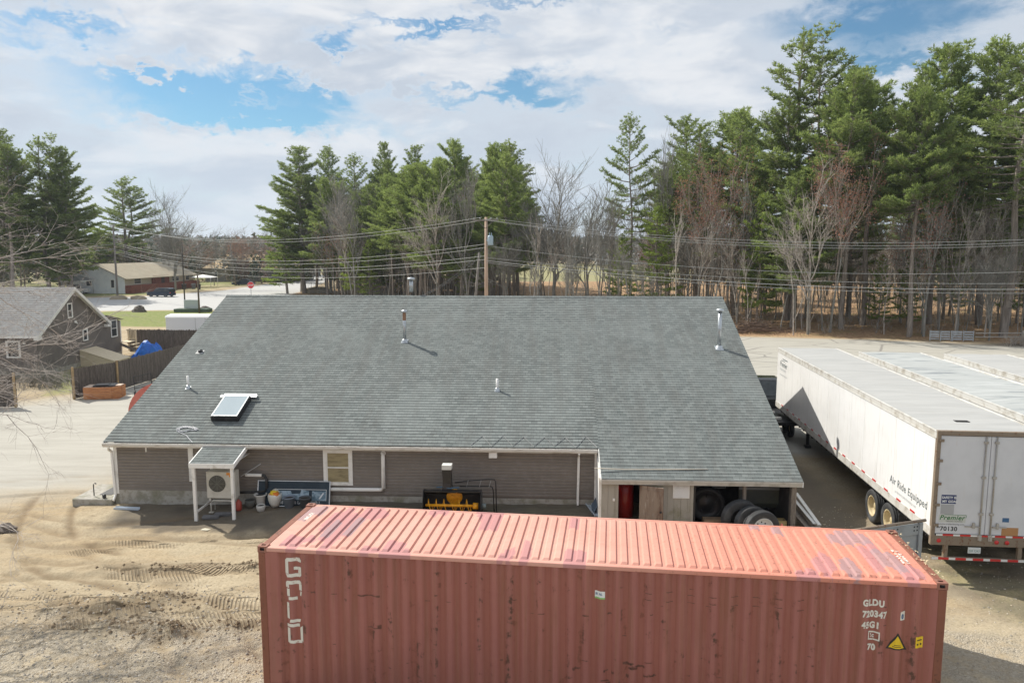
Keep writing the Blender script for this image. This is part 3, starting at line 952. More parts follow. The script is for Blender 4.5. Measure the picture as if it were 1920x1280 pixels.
def roof_pipe(x, t, h, r, mat, cap=True, collar=True, name='vent_pipe', lab=None, rusty=False):
    zb = roofz(t)
    m_ = MB().mat(mat)
    m_.tube([(x, t, zb - .05), (x, t, zb + h)], r, 16)
    o = m_.build(name, roof)
    if lab: o['label'] = lab
    if rusty:
        m_ = MB().mat(rust_top)
        m_.tube([(x, t, zb + h * .72), (x, t, zb + h * .99)], r + .002, 16, cap=False); m_.build('pipe_band', o)
    if cap:
        m_ = MB().mat(galv if rusty else mat)
        m_.lathe([(.01, h + .10), (r * 1.9, h + .06), (r * 2.0, h - .0), (r * 1.5, h - .02), (r * 1.2, h + .0)], (x, t, zb), n=18)
        m_.build('rain_cap', o)
    if collar:
        m_ = MB().mat(galv)
        m_.lathe([(r * 2.4, -.02 - r * .6), (r * 1.5, .08), (r * 1.05, .12), (r * 1.02, .05)], (x, t, zb), n=16)
        roofbox(m_, x - r * 2.0, t - r * 2.2, x + r * 2.0, t + r * 2.0, .0, .018)
        m_.build('flashing', o)
    return o


rust_top = rust_paint('rusty_flue_steel', (.30, .16, .09), (.12, .06, .035), 1.0, 3)
roof_pipe(8.67, 6.14, 1.16, .065, galv, name='flue_pipe', lab='tall steel flue with rusty top near the middle of the roof', rusty=True)
roof_pipe(20.79, 5.81, 1.42, .075, galv, name='flue_pipe', lab='tall steel flue with white cap near the right end of the roof')
roof_pipe(1.45, 2.95, .45, .04, white_trim, cap=False, lab='white plastic vent pipe left of the skylight')
roof_pipe(12.53, 2.98, .42, .045, white_trim, cap=False, lab='white plastic vent pipe standing alone right of centre')
m_ = MB().mat(black_steel); zb = roofz(5.27)
m_.lathe([(.09, -.06), (.085, .07), (.07, .10), (.01, .105)], (.86, 5.27, zb), n=16)
rv = m_.build('vent_pipe', roof); rv['label'] = 'small black roof vent high on the left'
m_ = MB().mat(M('grey_flashing', (.30, .31, .31), .6)); roofbox(m_, .70, 5.14, .98, 5.40, .0, .018); m_.build('flashing', rv)
roof_pipe(8.18, TR + .5, .5, .09, galv, cap=True, collar=False, lab='grey pipe peeking over the ridge')
# heating cable zigzag near the right end of the eave
hc = MB().mat(M('grey_cable', (.38, .38, .38), .6))
pts = [on_roof(11.9 + .33 * i, (.05 if i % 2 == 0 else .52) + rr.uniform(-.04, .04), .02) for i in range(13)]
hc.tube(pts, .009, 5); hc.build('heating_cable', roof)
hc = MB().mat(M('pale_cable', (.62, .62, .64), .5))
pts = []
for i in range(46):
    a = i / 45 * 2 * PI * 2.6
    r = .20 + .05 * math.sin(i * 1.7)
    pts.append(on_roof(2.48 + r * 1.5 * math.cos(a) + .05 * math.sin(2 * a), .62 + .8 * r * math.sin(a) * abs(math.sin(a * .5 + .4)), .02 + .008 * (i % 3)))
pts += [on_roof(2.6, .35, .02), on_roof(2.75, .2, .02), on_roof(2.95, .02, .02)]
hc.tube(pts, .011, 5); hc.build('cable_coil', roof)

# ---- lean-to shed bay under the low right part of the roof
ZS = roofz(TS)
fa = MB().mat(M('greige_fascia', (.50, .47, .42), .7, var=((.36, .33, .28), 4, .45, .7)))
fa.box(LM + .012, TS - .0, ZS - .15, LEN - .03, TS + .03, ZS - .004)
fa.box(LM + .012, TS - .022, ZS - .07, LEN - .03, TS - .001, ZS - .012)
fa.build('fascia_board', roof)
SY = TS + .17
leanto = MB().mat(cream_board)
def tgrooves(x0, x1, z0, z1):
    x = x0
    while x < x1 - .01:
        e2 = min(x + .2, x1)
        leanto.box(x, SY, z0, e2 - .012, SY + .03, z1)
        leanto.box(e2 - .012, SY + .012, z0, e2, SY + .03, z1)
        x = e2
ztop = ZS + .02
tgrooves(LM + .02, 16.42, .0, ztop); tgrooves(17.08, 18.62, .0, ztop)
leanto.box(16.37, SY - .02, 0, 16.43, SY - .001, ztop - .03)
leanto.box(18.56, SY - .02, 0, 18.64, SY - .001, ztop - .03)
leanto.build('lean_to_wall', bld)
m_ = MB().mat(white_trim); m_.box(LM - .06, SY - .02, 0, LM + .019, SY + .06, ZS); m_.prism([(SY + .06, 0), (WY, 0), (WY, ZE - .14), (SY + .06, ZS - .05)], LM - .05, LM + .0, axis='x'); m_.build('corner_board', bld)
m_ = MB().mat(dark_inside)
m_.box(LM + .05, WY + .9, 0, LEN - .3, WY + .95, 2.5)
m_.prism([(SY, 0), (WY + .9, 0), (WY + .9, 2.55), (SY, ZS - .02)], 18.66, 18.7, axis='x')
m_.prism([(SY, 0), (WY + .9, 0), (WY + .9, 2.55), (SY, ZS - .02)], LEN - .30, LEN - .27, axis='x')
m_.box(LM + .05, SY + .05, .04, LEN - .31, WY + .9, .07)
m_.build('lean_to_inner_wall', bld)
for x in (20.14, 21.55):
    m_ = MB().mat(wood_grey); wd_ = .045 if x < 21 else .09
    m_.bbox(x - wd_, SY - .0, 0, x + wd_, SY + .12, ZS + .0, .008); m_.build('post', bld)
m_ = MB().mat(wood_grey)
for i in range(5):
    m_.box(21.64, SY + .14 + i * .3, 0, 21.68, SY + .41 + i * .3, 1.45 + rr.uniform(-.05, .1) + i * .1)
m_.build('side_boards', bld)
# louvred vent
m_ = MB().mat(white_trim)
vx0, vx1, vz0, vz1 = 18.03, 18.52, 1.10, 1.55
m_.box(vx0, SY - .03, vz0, vx0 + .03, SY - .001, vz1); m_.box(vx1 - .03, SY - .03, vz0, vx1, SY - .001, vz1)
m_.box(vx0 + .03, SY - .03, vz0, vx1 - .03, SY - .001, vz0 + .03); m_.box(vx0 + .03, SY - .03, vz1 - .03, vx1 - .03, SY - .001, vz1)
for i in range(7):
    z = vz0 + .035 + i * .055
    m_.add([(vx0 + .03, SY - .025, z), (vx1 - .03, SY - .025, z), (vx1 - .03, SY - .004, z + .05), (vx0 + .03, SY - .004, z + .05)], [(0, 1, 2, 3)])
m_.build('louvre_vent', bld)
m_ = MB().mat(white_trim); m_.bbox(16.26, SY - .035, .98, 16.33, SY - .001, 1.06, .006); m_.build('light_switch', bld)
# worn inner door standing ajar
dm = MB().mat(M('peeling_door_paint', (.30, .235, .185), .85, var=((.16, .09, .06), 1.6, .45, .65, (3, 3, .5)), var2=((.45, .40, .34), 4, .55, .75, (3, 3, .6))))
ang = R_(-24)
dm.tf(Matrix.Translation((17.06, SY - .04, 0)) @ Matrix.Rotation(ang, 4, 'Z'))
dm.bbox(0, -.04, .06, .72, 0, 1.50, .005)
for (a_, b_, c_, d_) in ((.08, .12, .32, .66), (.40, .12, .64, .66), (.08, .78, .32, 1.40), (.40, .78, .64, 1.40)):
    dm.box(a_, -.052, b_, c_, -.041, d_)
dm.tf()
dr = dm.build('door', bld); dr['label'] = 'peeling brown door standing ajar'
m_ = MB().mat(black_steel); m_.tf(Matrix.Translation((17.06, SY - .04, 0)) @ Matrix.Rotation(ang, 4, 'Z'))
m_.lathe([(.001, 0), (.03, .005), (.03, .04), (.012, .05), (.012, .06)], (.66, -.1, .78), axis='y', n=10); m_.tf(); m_.build('handle', dr)

# awning over the side door on the left gable
aw = MB().mat(M('red_awning_canvas', (.62, .20, .16), .8, var=((.54, .15, .12), 3, .4, .7)))
n_ = 9
for i in range(n_):
    a0, a1 = i / n_ * PI / 2, (i + 1) / n_ * PI / 2
    for (y0_, y1_) in ((3.8, 4.6), (4.6, 5.4), (5.4, 6.2)):
        aw.add([(.18 - 1.5 * math.sin(a0), y0_, 2.3 + 1.25 * math.cos(a0)), (.18 - 1.5 * math.sin(a1), y0_, 2.3 + 1.25 * math.cos(a1)),
                (.18 - 1.5 * math.sin(a1), y1_ - .006, 2.3 + 1.25 * math.cos(a1)), (.18 - 1.5 * math.sin(a0), y1_ - .006, 2.3 + 1.25 * math.cos(a0))], [(0, 1, 2, 3)])
    for y_ in (3.8, 6.19):
        aw.add([(.18, y_, 2.3), (.18 - 1.5 * math.sin(a0), y_, 2.3 + 1.25 * math.cos(a0)), (.18 - 1.5 * math.sin(a1), y_, 2.3 + 1.25 * math.cos(a1))], [(0, 1, 2)])
aw.box(-1.325, 3.8, 2.1, -1.315, 6.19, 2.3)
awo = aw.build('awning', bld)
m_ = MB().mat(alu)
m_.tube([(-1.3, 3.83, 2.3), (.19, 3.83, 2.3)], .015, 6); m_.tube([(-1.3, 6.16, 2.3), (.19, 6.16, 2.3)], .015, 6); m_.tube([(-1.3, 3.83, 2.29), (-1.3, 6.16, 2.29)], .015, 6)
m_.build('awning_frame', awo)
m_ = MB().mat(white_trim); m_.box(.17, 4.6, .1, .198, 5.5, 2.2); m_.build('side_door', bld)


def bl(x, t, z=None):
    """building coordinates -> world"""
    cu, su = math.cos(BYAW), math.sin(BYAW)
    X = BX + x * cu - t * su; Y = BY + x * su + t * cu
    return (X, Y, gh(X, Y) if z is None else z)
# ------------------------------------------------------------------ red shipping container
CY = -.1316
CO = (-4.79, 13.65, 0.0)
cont = empty('shipping_container', CO, CY, 'long weathered red steel shipping container in the foreground', 'container')
CL, CW, CH = 12.19, 2.44, 2.90
RUST = (.10, .045, .028)
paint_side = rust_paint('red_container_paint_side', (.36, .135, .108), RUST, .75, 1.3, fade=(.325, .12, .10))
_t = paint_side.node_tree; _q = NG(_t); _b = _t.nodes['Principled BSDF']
_c = _b.inputs['Base Color'].links[0].from_socket
_oc = _q.new('ShaderNodeTexCoord').outputs['Object']
_sp = _q.new('ShaderNodeSeparateXYZ'); _q.put(_sp.inputs[0], _oc)
_rec = _q.sstep(_sp.outputs[1], .018, .05)                       # corrugation shading painted in: recesses darker and browner
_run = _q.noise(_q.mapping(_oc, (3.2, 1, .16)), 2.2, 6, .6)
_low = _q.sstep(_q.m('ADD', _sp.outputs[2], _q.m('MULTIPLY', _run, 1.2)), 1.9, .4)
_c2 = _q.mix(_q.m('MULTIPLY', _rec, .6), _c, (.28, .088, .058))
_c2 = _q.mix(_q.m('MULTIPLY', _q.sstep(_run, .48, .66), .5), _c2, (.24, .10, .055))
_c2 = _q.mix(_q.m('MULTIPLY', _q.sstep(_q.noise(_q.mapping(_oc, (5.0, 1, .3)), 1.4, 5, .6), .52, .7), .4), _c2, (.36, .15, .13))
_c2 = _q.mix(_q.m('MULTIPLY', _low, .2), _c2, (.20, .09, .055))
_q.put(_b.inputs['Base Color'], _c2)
paint_post = rust_paint('red_container_paint_post', (.24, .085, .05), (.12, .05, .028), .9, 2.0)
paint_door = rust_paint('red_container_paint_door', (.50, .28, .17), (.22, .10, .06), 1.0, 3.0)


def roof_paint():
    m = bpy.data.materials.new('faded_red_roof_paint'); m.use_nodes = True
    t = m.node_tree; b = t.nodes['Principled BSDF']; q = NG(t)
    oc = q.new('ShaderNodeTexCoord').outputs['Object']
    sp = q.new('ShaderNodeSeparateXYZ'); q.put(sp.inputs[0], oc); x, y = sp.outputs[0], sp.outputs[1]
    n1 = q.noise(oc, .8, 4, .6); n2 = q.noise(oc, 9, 5, .65); n3 = q.noise(q.mapping(oc, (1.2, 5, 1)), 1.4, 5, .6)
    c = q.mix(q.sstep(n1, .3, .7), (.60, .30, .235), (.64, .345, .275))
    xr = q.sstep(x, 5.5, 9.5)
    c = q.mix(xr, c, (.60, .235, .165))
    c = q.mix(q.m('MULTIPLY', q.sstep(n3, .45, .75), .25), c, (.46, .175, .125))
    rib = q.m('FLOOR', q.m('DIVIDE', q.m('SUBTRACT', x, .35), .2))
    wn = q.new('ShaderNodeTexWhiteNoise', noise_dimensions='1D'); q.put(wn.inputs[1], rib)
    xq = q.m('ADD', q.m('MULTIPLY', rib, .2), .45)
    xq = q.m('ADD', q.m('MULTIPLY', xq, .7), q.m('MULTIPLY', x, .3))
    jit = q.m('MULTIPLY', q.m('SUBTRACT', wn.outputs[0], .5), .9)
    mauve = None; greyw = None
    # (x, y, half x, half y, grey?)
    P = [(.30, 2.0, .22, .45, 1), (.60, .35, .3, .3, 0), (1.15, 1.1, .35, 1.0, 0), (1.0, .9, .13, .5, 1), (1.55, 1.9, .35, .5, 0), (1.45, 1.2, .1, .5, 1), (2.6, .15, .3, .45, 0), (3.0, 2.3, .25, .25, 0),
         (4.0, 2.1, .16, .55, 0), (4.25, 1.9, .14, .75, 0), (4.0, 2.35, .3, .15, 0), (2.1, .12, .2, .15, 0), (4.75, .35, .1, .5, 0), (4.98, .5, .1, .75, 0), (4.6, .15, .1, .15, 0), (5.95, .35, .22, .4, 0), (5.85, 2.1, .13, .35, 0),
         (10.35, .5, .14, .55, 0), (10.75, .6, .12, .6, 1), (11.25, .75, .12, .6, 0), (11.15, 1.9, .4, .4, 1), (11.55, 1.0, .2, .5, 1), (9.9, 2.15, .09, .28, 1), (10.0, .12, .2, .2, 0), (11.7, .4, .2, .4, 0), (9.45, 2.25, .12, .15, 1), (11.45, 1.5, .12, .3, 0)]
    for (px, py, hx, hy, gr) in P:
        ax = q.m('DIVIDE', q.m('SUBTRACT', xq, px), hx)
        ay = q.m('DIVIDE', q.m('SUBTRACT', y, q.m('ADD', py, q.m('MULTIPLY', jit, hy))), hy)
        d = q.m('ADD', q.m('MULTIPLY', ax, ax), q.m('MULTIPLY', ay, ay))
        w = q.sstep(q.m('ADD', d, q.m('MULTIPLY', q.m('SUBTRACT', n2, .5), 1.1)), 1.05, .92)
        if gr: greyw = w if greyw is None else q.m('MAXIMUM', greyw, w)
        else: mauve = w if mauve is None else q.m('MAXIMUM', mauve, w)
    c = q.mix(q.m('MULTIPLY', mauve, .8), c, (.44, .20, .205))
    c = q.mix(q.m('MULTIPLY', greyw, .8), c, (.33, .22, .23))
    edge = q.m('MULTIPLY', q.sstep(q.noise(oc, 14, 4, .7), .58, .66), q.m('ADD', q.m('MULTIPLY', xr, .5), .12))
    c = q.mix(edge, c, (.20, .085, .05))
    q.put(b.inputs['Base Color'], c); b.inputs['Roughness'].default_value = .62
    return m


paint_roof = roof_paint()
stencil_w = M('worn_white_stencil', (.72, .70, .62), .7, var=((.50, .30, .24), 12, .60, .66))
PIT = .278
def side_y(x):
    """depth of the corrugated side at x"""
    s = (x - .30) % PIT
    if x < .30 or x > CL - .30: return 0.012
    if s < .072: return .012
    if s < .140: return .012 + .044 * (s - .072) / .068
    if s < .210: return .056
    return .056 - .044 * (s - .210) / .068
def side_d(x, z):
    return side_y(x) + .006 * math.sin(x * 1.1 + z * 1.7) * math.sin(z * 1.1)
CUTS = []
x = .30
while x < CL - .30:
    for d in (0, .072, .140, .210):
        if x + d < CL - .3: CUTS.append(x + d)
    x += PIT
xs = [.14] + CUTS + [CL - .30, CL - .14]
zz = list(np.linspace(.16, CH - .10, 9))
def sidepanel(front):
    mb = MB().mat(paint_side); rng = random.Random(3 if front else 8)
    V = []
    for z in zz:
        for x_ in xs:
            y = side_d(x_, z)
            V.append((x_, y if front else CW - y, z))
    n = len(xs); Fc = []
    for j in range(len(zz) - 1):
        for i in range(n - 1):
            f = (j * n + i, j * n + i + 1, (j + 1) * n + i + 1, (j + 1) * n + i)
            Fc.append(f if front else f[::-1])
    mb.add(V, Fc)
    return mb
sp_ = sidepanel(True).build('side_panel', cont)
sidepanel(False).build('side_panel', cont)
# roof: pressed transverse ribs with tapered ends
RP = .2
rx = [.16]
xk = .36
while xk < CL - .36:
    rx += [xk, xk + .03, xk + .122, xk + .134]; xk += RP
rx.append(CL - .16)
ry = [.06, .12, .165, .8, 1.22, 1.7, CW - .165, CW - .12, CW - .06]
def rib_h(x_, y_):
    s = (x_ - .36) % RP
    inr = .36 <= x_ < CL - .36
    on = inr and .0299 <= s <= .1221
    if not on or y_ < .13 or y_ > CW - .13: return 0.0
    return .034
V, Fc = [], []
rng = random.Random(12)
ph = {}
for y_ in ry:
    for x_ in rx:
        sag = .012 * math.sin(PI * y_ / CW)
        V.append((x_, y_, CH - .028 + rib_h(round(x_, 5), y_) + sag * 0.4 + .003 * math.sin(x_ * 2.3 + y_)))
n = len(rx)
for j in range(len(ry) - 1):
    for i in range(n - 1): Fc.append((j * n + i, j * n + i + 1, (j + 1) * n + i + 1, (j + 1) * n + i))
mb = MB().mat(paint_roof); mb.add(V, Fc)
croof = mb.build('roof', cont)
mb = MB().mat(paint_roof)
mb.bbox(.17, .0, CH - .10, CL - .17, .061, CH - .022, .008); tr1 = mb.build('top_rail', cont)
mb = MB().mat(paint_roof); mb.bbox(.17, CW - .061, CH - .10, CL - .17, CW, CH - .022, .008); mb.build('top_rail', cont)
mb = MB().mat(paint_post); mb.bbox(.15, .0, .03, CL - .15, .07, .17, .008); mb.build('bottom_rail', cont)
mb = MB().mat(paint_post); mb.bbox(.15, CW - .07, .03, CL - .15, CW, .17, .008); mb.build('bottom_rail', cont)
for (x0, x1, y0, y1) in ((0, .15, .003, .13), (CL - .15, CL, .003, .13), (0, .15, CW - .13, CW - .003), (CL - .15, CL, CW - .13, CW - .003)):
    mb = MB().mat(paint_post); mb.bbox(x0 + .004, y0, .118, x1 - .004, y1, CH - .118, .012); mb.build('corner_post', cont)
cast_m = rust_paint('corner_casting_steel', (.30, .13, .09), (.10, .05, .035), 1.0, 4)
hole_m = M('casting_hole', (.012, .01, .01), .9)
for cx in (0, CL - .178):
    for cy in (0, CW - .162):
        for cz in (0, CH - .118):
            # casting as a frame with real hollow slots on top and outer faces
            mb = MB().mat(cast_m)
            X0, X1, Y0, Y1, Z0, Z1 = cx, cx + .178, cy, cy + .162, cz, cz + .118
            e = .035
            mb.box(X0, Y0, Z0, X1, Y0 + .02, Z0 + .03); mb.box(X0, Y0, Z1 - .03, X1, Y0 + .02, Z1)
            mb.box(X0, Y0, Z0 + .03, X0 + .045, Y0 + .02, Z1 - .03); mb.box(X1 - .045, Y0, Z0 + .03, X1, Y0 + .02, Z1 - .03)
            mb.box(X0, Y1 - .02, Z0, X1, Y1, Z1)
            mb.box(X0, Y0 + .02, Z0, X0 + .02, Y1 - .02, Z1); mb.box(X1 - .02, Y0 + .02, Z0, X1, Y1 - .02, Z1)
            mb.box(X0 + .02, Y0 + .02, Z1 - .02, X0 + .045, Y1 - .02, Z1 - .001); mb.box(X1 - .045, Y0 + .02, Z1 - .02, X1 - .02, Y1 - .02, Z1 - .001)
            mb.box(X0 + .045, Y0 + .02, Z1 - .02, X1 - .045, Y0 + .05, Z1 - .001); mb.box(X0 + .045, Y1 - .05, Z1 - .02, X1 - .045, Y1 - .02, Z1 - .001)
            mb.mat(hole_m); mb.box(X0 + .021, Y0 + .03, Z0 + .01, X1 - .021, Y1 - .021, Z1 - .06)
            mb.build('corner_casting', cont)
# ends: left end wall, right end with doors
mb = MB().mat(paint_post)
mb.bbox(0.01, .13, CH - .10, .15, CW - .13, CH - .025, .008); mb.build('end_rail', cont)
mb = MB().mat(paint_post); mb.bbox(CL - .15, .13, CH - .10, CL - .01, CW - .13, CH - .025, .008); mb.build('end_rail', cont)
mb = MB().mat(paint_side)
y = .13; k = 0
while y < CW - .13:
    d0, d1 = (.03, .07) if k % 2 else (.07, .03)
    y2 = min(y + .125, CW - .13)
    mb.add([(.03 if k % 2 else .07, y, .16), (.03 if k % 2 else .07, y2, .16), (.03 if k % 2 else .07, y2, CH - .1), (.03 if k % 2 else .07, y, CH - .1)], [(3, 2, 1, 0)])
    if y2 < CW - .13: mb.add([(.03, y2, .16), (.07, y2, .16), (.07, y2, CH - .1), (.03, y2, CH - .1)], [(0, 1, 2, 3)])
    y = y2; k += 1
mb.box(.075, .1, .16, .085, CW - .1, CH - .1)
mb.build('end_wall', cont)
for (y0, y1) in ((.14, CW / 2 - .01), (CW / 2 + .01, CW - .14)):
    mb = MB().mat(paint_door); mb.bbox(CL - .075, y0, .17, CL - .03, y1, CH - .11, .01)
    for z in (.5, 1.0, 1.5, 2.0, 2.4): mb.bbox(CL - .031, y0 + .1, z, CL - .015, y1 - .1, z + .16, .008)
    dd = mb.build('door', cont)
    mb = MB().mat(galv)
    for yy in (y0 + .25, y1 - .25): mb.tube([(CL - .005, yy, .12), (CL - .005, yy, CH - .06)], .017, 8)
    mb.build('lock_rod', dd)
# pale leaf debris caught along the door header
mb = MB().mat(M('dry_leaf_debris', (.62, .50, .32), .9))
rr = random.Random(9)
for i in range(70):
    x = CL - .1 + rr.uniform(-.05, .12); y = rr.uniform(.15, CW - .1); z = CH - .02 + rr.uniform(0, .03)
    s = rr.uniform(.01, .045); a = rr.uniform(0, 6)
    mb.add([(x, y, z), (x + s * math.cos(a), y + s * math.sin(a), z + rr.uniform(-.01, .03)), (x + s * math.cos(a + 1.6), y + s * math.sin(a + 1.6), z + rr.uniform(-.01, .02))], [(0, 1, 2)])
tag(mb.build('leaf_litter', cont), kind='stuff')


def on_side(v, off=.003): return Vector((v.x, side_d(v.x, v.z) - off - .002, v.z))


def side_text(s, x, z, size, name='lettering', xs=1.0, bold=.008, mat=None, off=.003):
    mx = Matrix(((1, 0, 0, x), (0, 0, -1, 0), (0, 1, 0, z), (0, 0, 0, 1)))
    return text_mesh(name, s, size, mat or stencil_w, mx, cont, conform=lambda v: on_side(v, off), cuts=CUTS, xscale=xs, bold=bold)


def side_poly(polys, mat, name, off=.003):
    bm = bmesh.new()
    for pl in polys:
        vs = [bm.verts.new((a, 0, b)) for a, b in pl]
        bm.faces.new(vs)
    for x in CUTS:
        bmesh.ops.bisect_plane(bm, geom=bm.verts[:] + bm.edges[:] + bm.faces[:], plane_co=(x, 0, 0), plane_no=(1, 0, 0), dist=1e-5)
    for v in bm.verts: v.co = on_side(v.co, off)
    bmesh.ops.recalc_face_normals(bm, faces=bm.faces)
    me = bpy.data.meshes.new(name); bm.to_mesh(me); bm.free(); me.materials.append(mat)
    o = bpy.data.objects.new(name, me); COL.objects.link(o); o.parent = cont
    return o


# big stacked letters: strokes as rectangles with clipped corners, some bars broken off
def rect(x0, z0, x1, z1): return [(x0, z0), (x1, z0), (x1, z1), (x0, z1)]
LX = .52
def letter(rects, z): return [[(LX + a, z + b) for a, b in r] for r in rects]
sw = .075
G = [[(.05, .38), (.28, .38), (.32, .34), (.32, .34 - sw + .03), (.26, .34 - sw + .03), (.24, .31), (.08, .31), (0, .33)], rect(0, .07, sw, .325), [(0, .065), (.04, 0), (.28, 0), (.25, .07)],
     [(.28, 0), (.32, .04), (.32, .2), (.25, .2), (.25, .07)], rect(.17, .14, .245, .2)]
O_ = [[(.04, .38), (.28, .38), (.32, .34), (.28, .31), (.06, .31), (0, .34)], rect(0, .245, sw, .335), rect(0.02, .075, sw + .01, .225), rect(.255, .19, .32, .32), [(.27, .17), (.32, .17), (.30, .08), (.27, .08)], rect(.06, 0, .22, .06)]
Lr = [rect(0.01, .08, sw - .01, .40), [(.06, 0), (.25, 0), (.27, .06), (.08, .06)]]
D_ = [rect(.0, .33, .24, .39), [(0, .0), (sw - .01, .03), (sw - .01, .31), (0, .31)], rect(.03, .0, .28, .06), [(.25, .065), (.31, .03), (.31, .36), (.25, .31)]]
gl_ = letter(G, 2.32) + letter(O_, 1.87) + letter(Lr, 1.42) + letter(D_, 1.0)
side_poly(gl_, stencil_w, 'lettering')
side_text('GLDU', 10.86, 2.42, .155, xs=.78)
side_text('720347', 10.86, 2.22, .155, xs=.78)
side_text('45G1', 10.86, 2.02, .155, xs=.78)
side_text('70', 10.98, 1.62, .15, xs=.78)
side_poly([rect(11.47, 2.20, 11.55, 2.36)], stencil_w, 'check_digit_box')
side_text('0', 11.488, 2.23, .11, xs=.7, mat=M('sticker_blue', (.04, .12, .25), .5), off=.005)
side_poly([rect(10.98, 1.80, 11.16, 1.825), rect(10.98, 1.935, 11.16, 1.96), rect(10.98, 1.825, 11.0, 1.935), rect(11.14, 1.825, 11.16, 1.935)], stencil_w, 'logo_frame')
side_text('ic', 11.015, 1.85, .11, xs=.8, bold=.004)
yel = M('warning_yellow', (.80, .55, .02), .5); blk = M('print_black', (.02, .02, .02), .6)
side_poly([[(11.28, 1.66), (11.62, 1.66), (11.45, 1.97)]], blk, 'warning_triangle')
side_poly([[(11.325, 1.685), (11.575, 1.685), (11.45, 1.915)]], yel, 'warning_symbol', off=.005)
side_poly([rect(11.40, 1.74, 11.50, 1.75), rect(11.38, 1.71, 11.52, 1.72)], blk, 'warning_print', off=.007)
side_poly([rect(11.74, 1.72, 11.87, 1.92)], yel, 'warning_label', off=.004)
side_poly([rect(11.76, 1.85, 11.85, 1.87), rect(11.76, 1.77, 11.79, 1.80), rect(11.82, 1.77, 11.85, 1.80)], blk, 'warning_print', off=.006)
side_poly([rect(6.32, 2.26, 6.50, 2.40)], M('sticker_white', (.75, .78, .76), .5), 'sticker')
side_poly([rect(6.32, 2.255, 6.50, 2.285)], M('sticker_green', (.25, .5, .15), .5), 'sticker', off=.005)
side_text('BI NL', 6.33, 2.325, .06, xs=.8, mat=M('sticker_blue', (.04, .12, .25), .5), off=.005, bold=.002)
# rusty dents and scrapes on the side
scr = rust_paint('rust_scrape', (.16, .065, .045), (.06, .03, .02), 1.0, 6)
rr = random.Random(21)
pol = []
def scrape(x0, x1, z, th=.02, jag=8):
    top, bot = [], []
    for i in range(jag + 1):
        x = x0 + (x1 - x0) * i / jag
        top.append((x, z + th * rr.uniform(.2, 1))); bot.append((x, z - th * rr.uniform(.1, .9)))
    pol.append(top + bot[::-1])
scrape(1.92, 2.35, 2.04, .025, 10); scrape(2.1, 2.36, 1.42, .02, 7); scrape(2.30, 2.37, 1.44, .05, 3); scrape(1.0, 1.1, 2.03, .03, 3); scrape(1.42, 1.52, 2.04, .015, 4)
scrape(3.2, 3.3, 2.0, .01, 3); scrape(3.6, 3.7, 2.02, .01, 3); scrape(5.3, 5.42, 1.9, .012, 3); scrape(6.1, 6.22, 1.92, .018, 4); scrape(6.55, 6.62, 1.98, .03, 3)
for i in range(26):
    x = rr.uniform(5.9, 7.3); z = rr.uniform(.5, 1.15); scrape(x, x + rr.uniform(.03, .16), z, rr.uniform(.01, .05), 4)
for i in range(30):
    x = rr.uniform(.4, 11.6); z = rr.uniform(.3, 2.6); scrape(x, x + rr.uniform(.02, .08), z, rr.uniform(.006, .02), 3)
for i in range(16):
    x = 7.2 + (i % 8) * .37; z = 2.42 if i < 8 else 2.27; scrape(x, x + .12, z + rr.uniform(-.03, .03), .012, 4)
tag(side_poly(pol, scr, 'rust_scrapes', off=.0015), kind='stuff')
# faint ends of lettering on the roof
def roof_text(s, x, y, size, rot):
    mx = Matrix.Translation((x, y, CH + .004)) @ Matrix.Rotation(rot, 4, 'Z')
    return text_mesh('lettering', s, size, stencil_w, mx, croof, bold=.006)
mbp = MB().mat(paint_roof)
roof_text('728347', .30, 1.85, .13, -PI / 2)
roof_text('72034 7', 11.86, .75, .17, PI / 2)

# ------------------------------------------------------------------ semi-trailers
TA = .0985
trailer_side = M('white_trailer_panel', (.80, .80, .80), .35, var=((.72, .72, .72), .7, .4, .7, (1, .4, 1)), var2=((.60, .585, .55), 3, .52, .8, (3, 3, .3)))
trailer_side2 = M('old_white_trailer_panel', (.70, .70, .68), .5, var=((.48, .46, .42), 2.2, .5, .75), var2=((.60, .60, .58), 6, .4, .7))
trailer_roof = M('trailer_roof_sheet', (.42, .42, .41), .75, var=((.36, .362, .355), .8, .35, .7, (.5, 3, 1)), var2=((.36, .35, .33), 3.0, .52, .8, (.4, 2, 1)), spec=.3)
trailer_roof2 = M('stained_trailer_roof', (.38, .395, .39), .75, var=((.20, .22, .235), 1.0, .50, .68, (.55, 2.6, 1)), var2=((.46, .475, .47), 1.4, .45, .7, (.5, 3, 1)), spec=.3)
rail_m = M('grubby_rail', (.58, .57, .54), .5, var=((.38, .35, .30), 3, .45, .7))
tr_red = M('reflector_red', (.55, .03, .03), .35)
tr_wh = M('reflector_white', (.72, .72, .70), .35)
frame_rust = rust_paint('trailer_frame_rust', (.24, .19, .14), (.16, .08, .04), 1.0, 3)
door_m = M('trailer_door_panel', (.60, .615, .64), .4, var=((.54, .555, .58), 1.2, .4, .7), var2=((.50, .45, .36), 3, .62, .85, (3, 3, .5)))
rod_m = rust_paint('lock_rod_steel', (.42, .40, .36), (.22, .14, .08), .8, 5)
TYRE = M('tyre_rubber', (.035, .036, .038), .8, var=((.085, .088, .092), 3, .4, .7))
RIM = rust_paint('rusty_pale_rim', (.60, .50, .30), (.30, .13, .05), .9, 3)
RIMW = M('white_rim', (.62, .64, .66), .45)


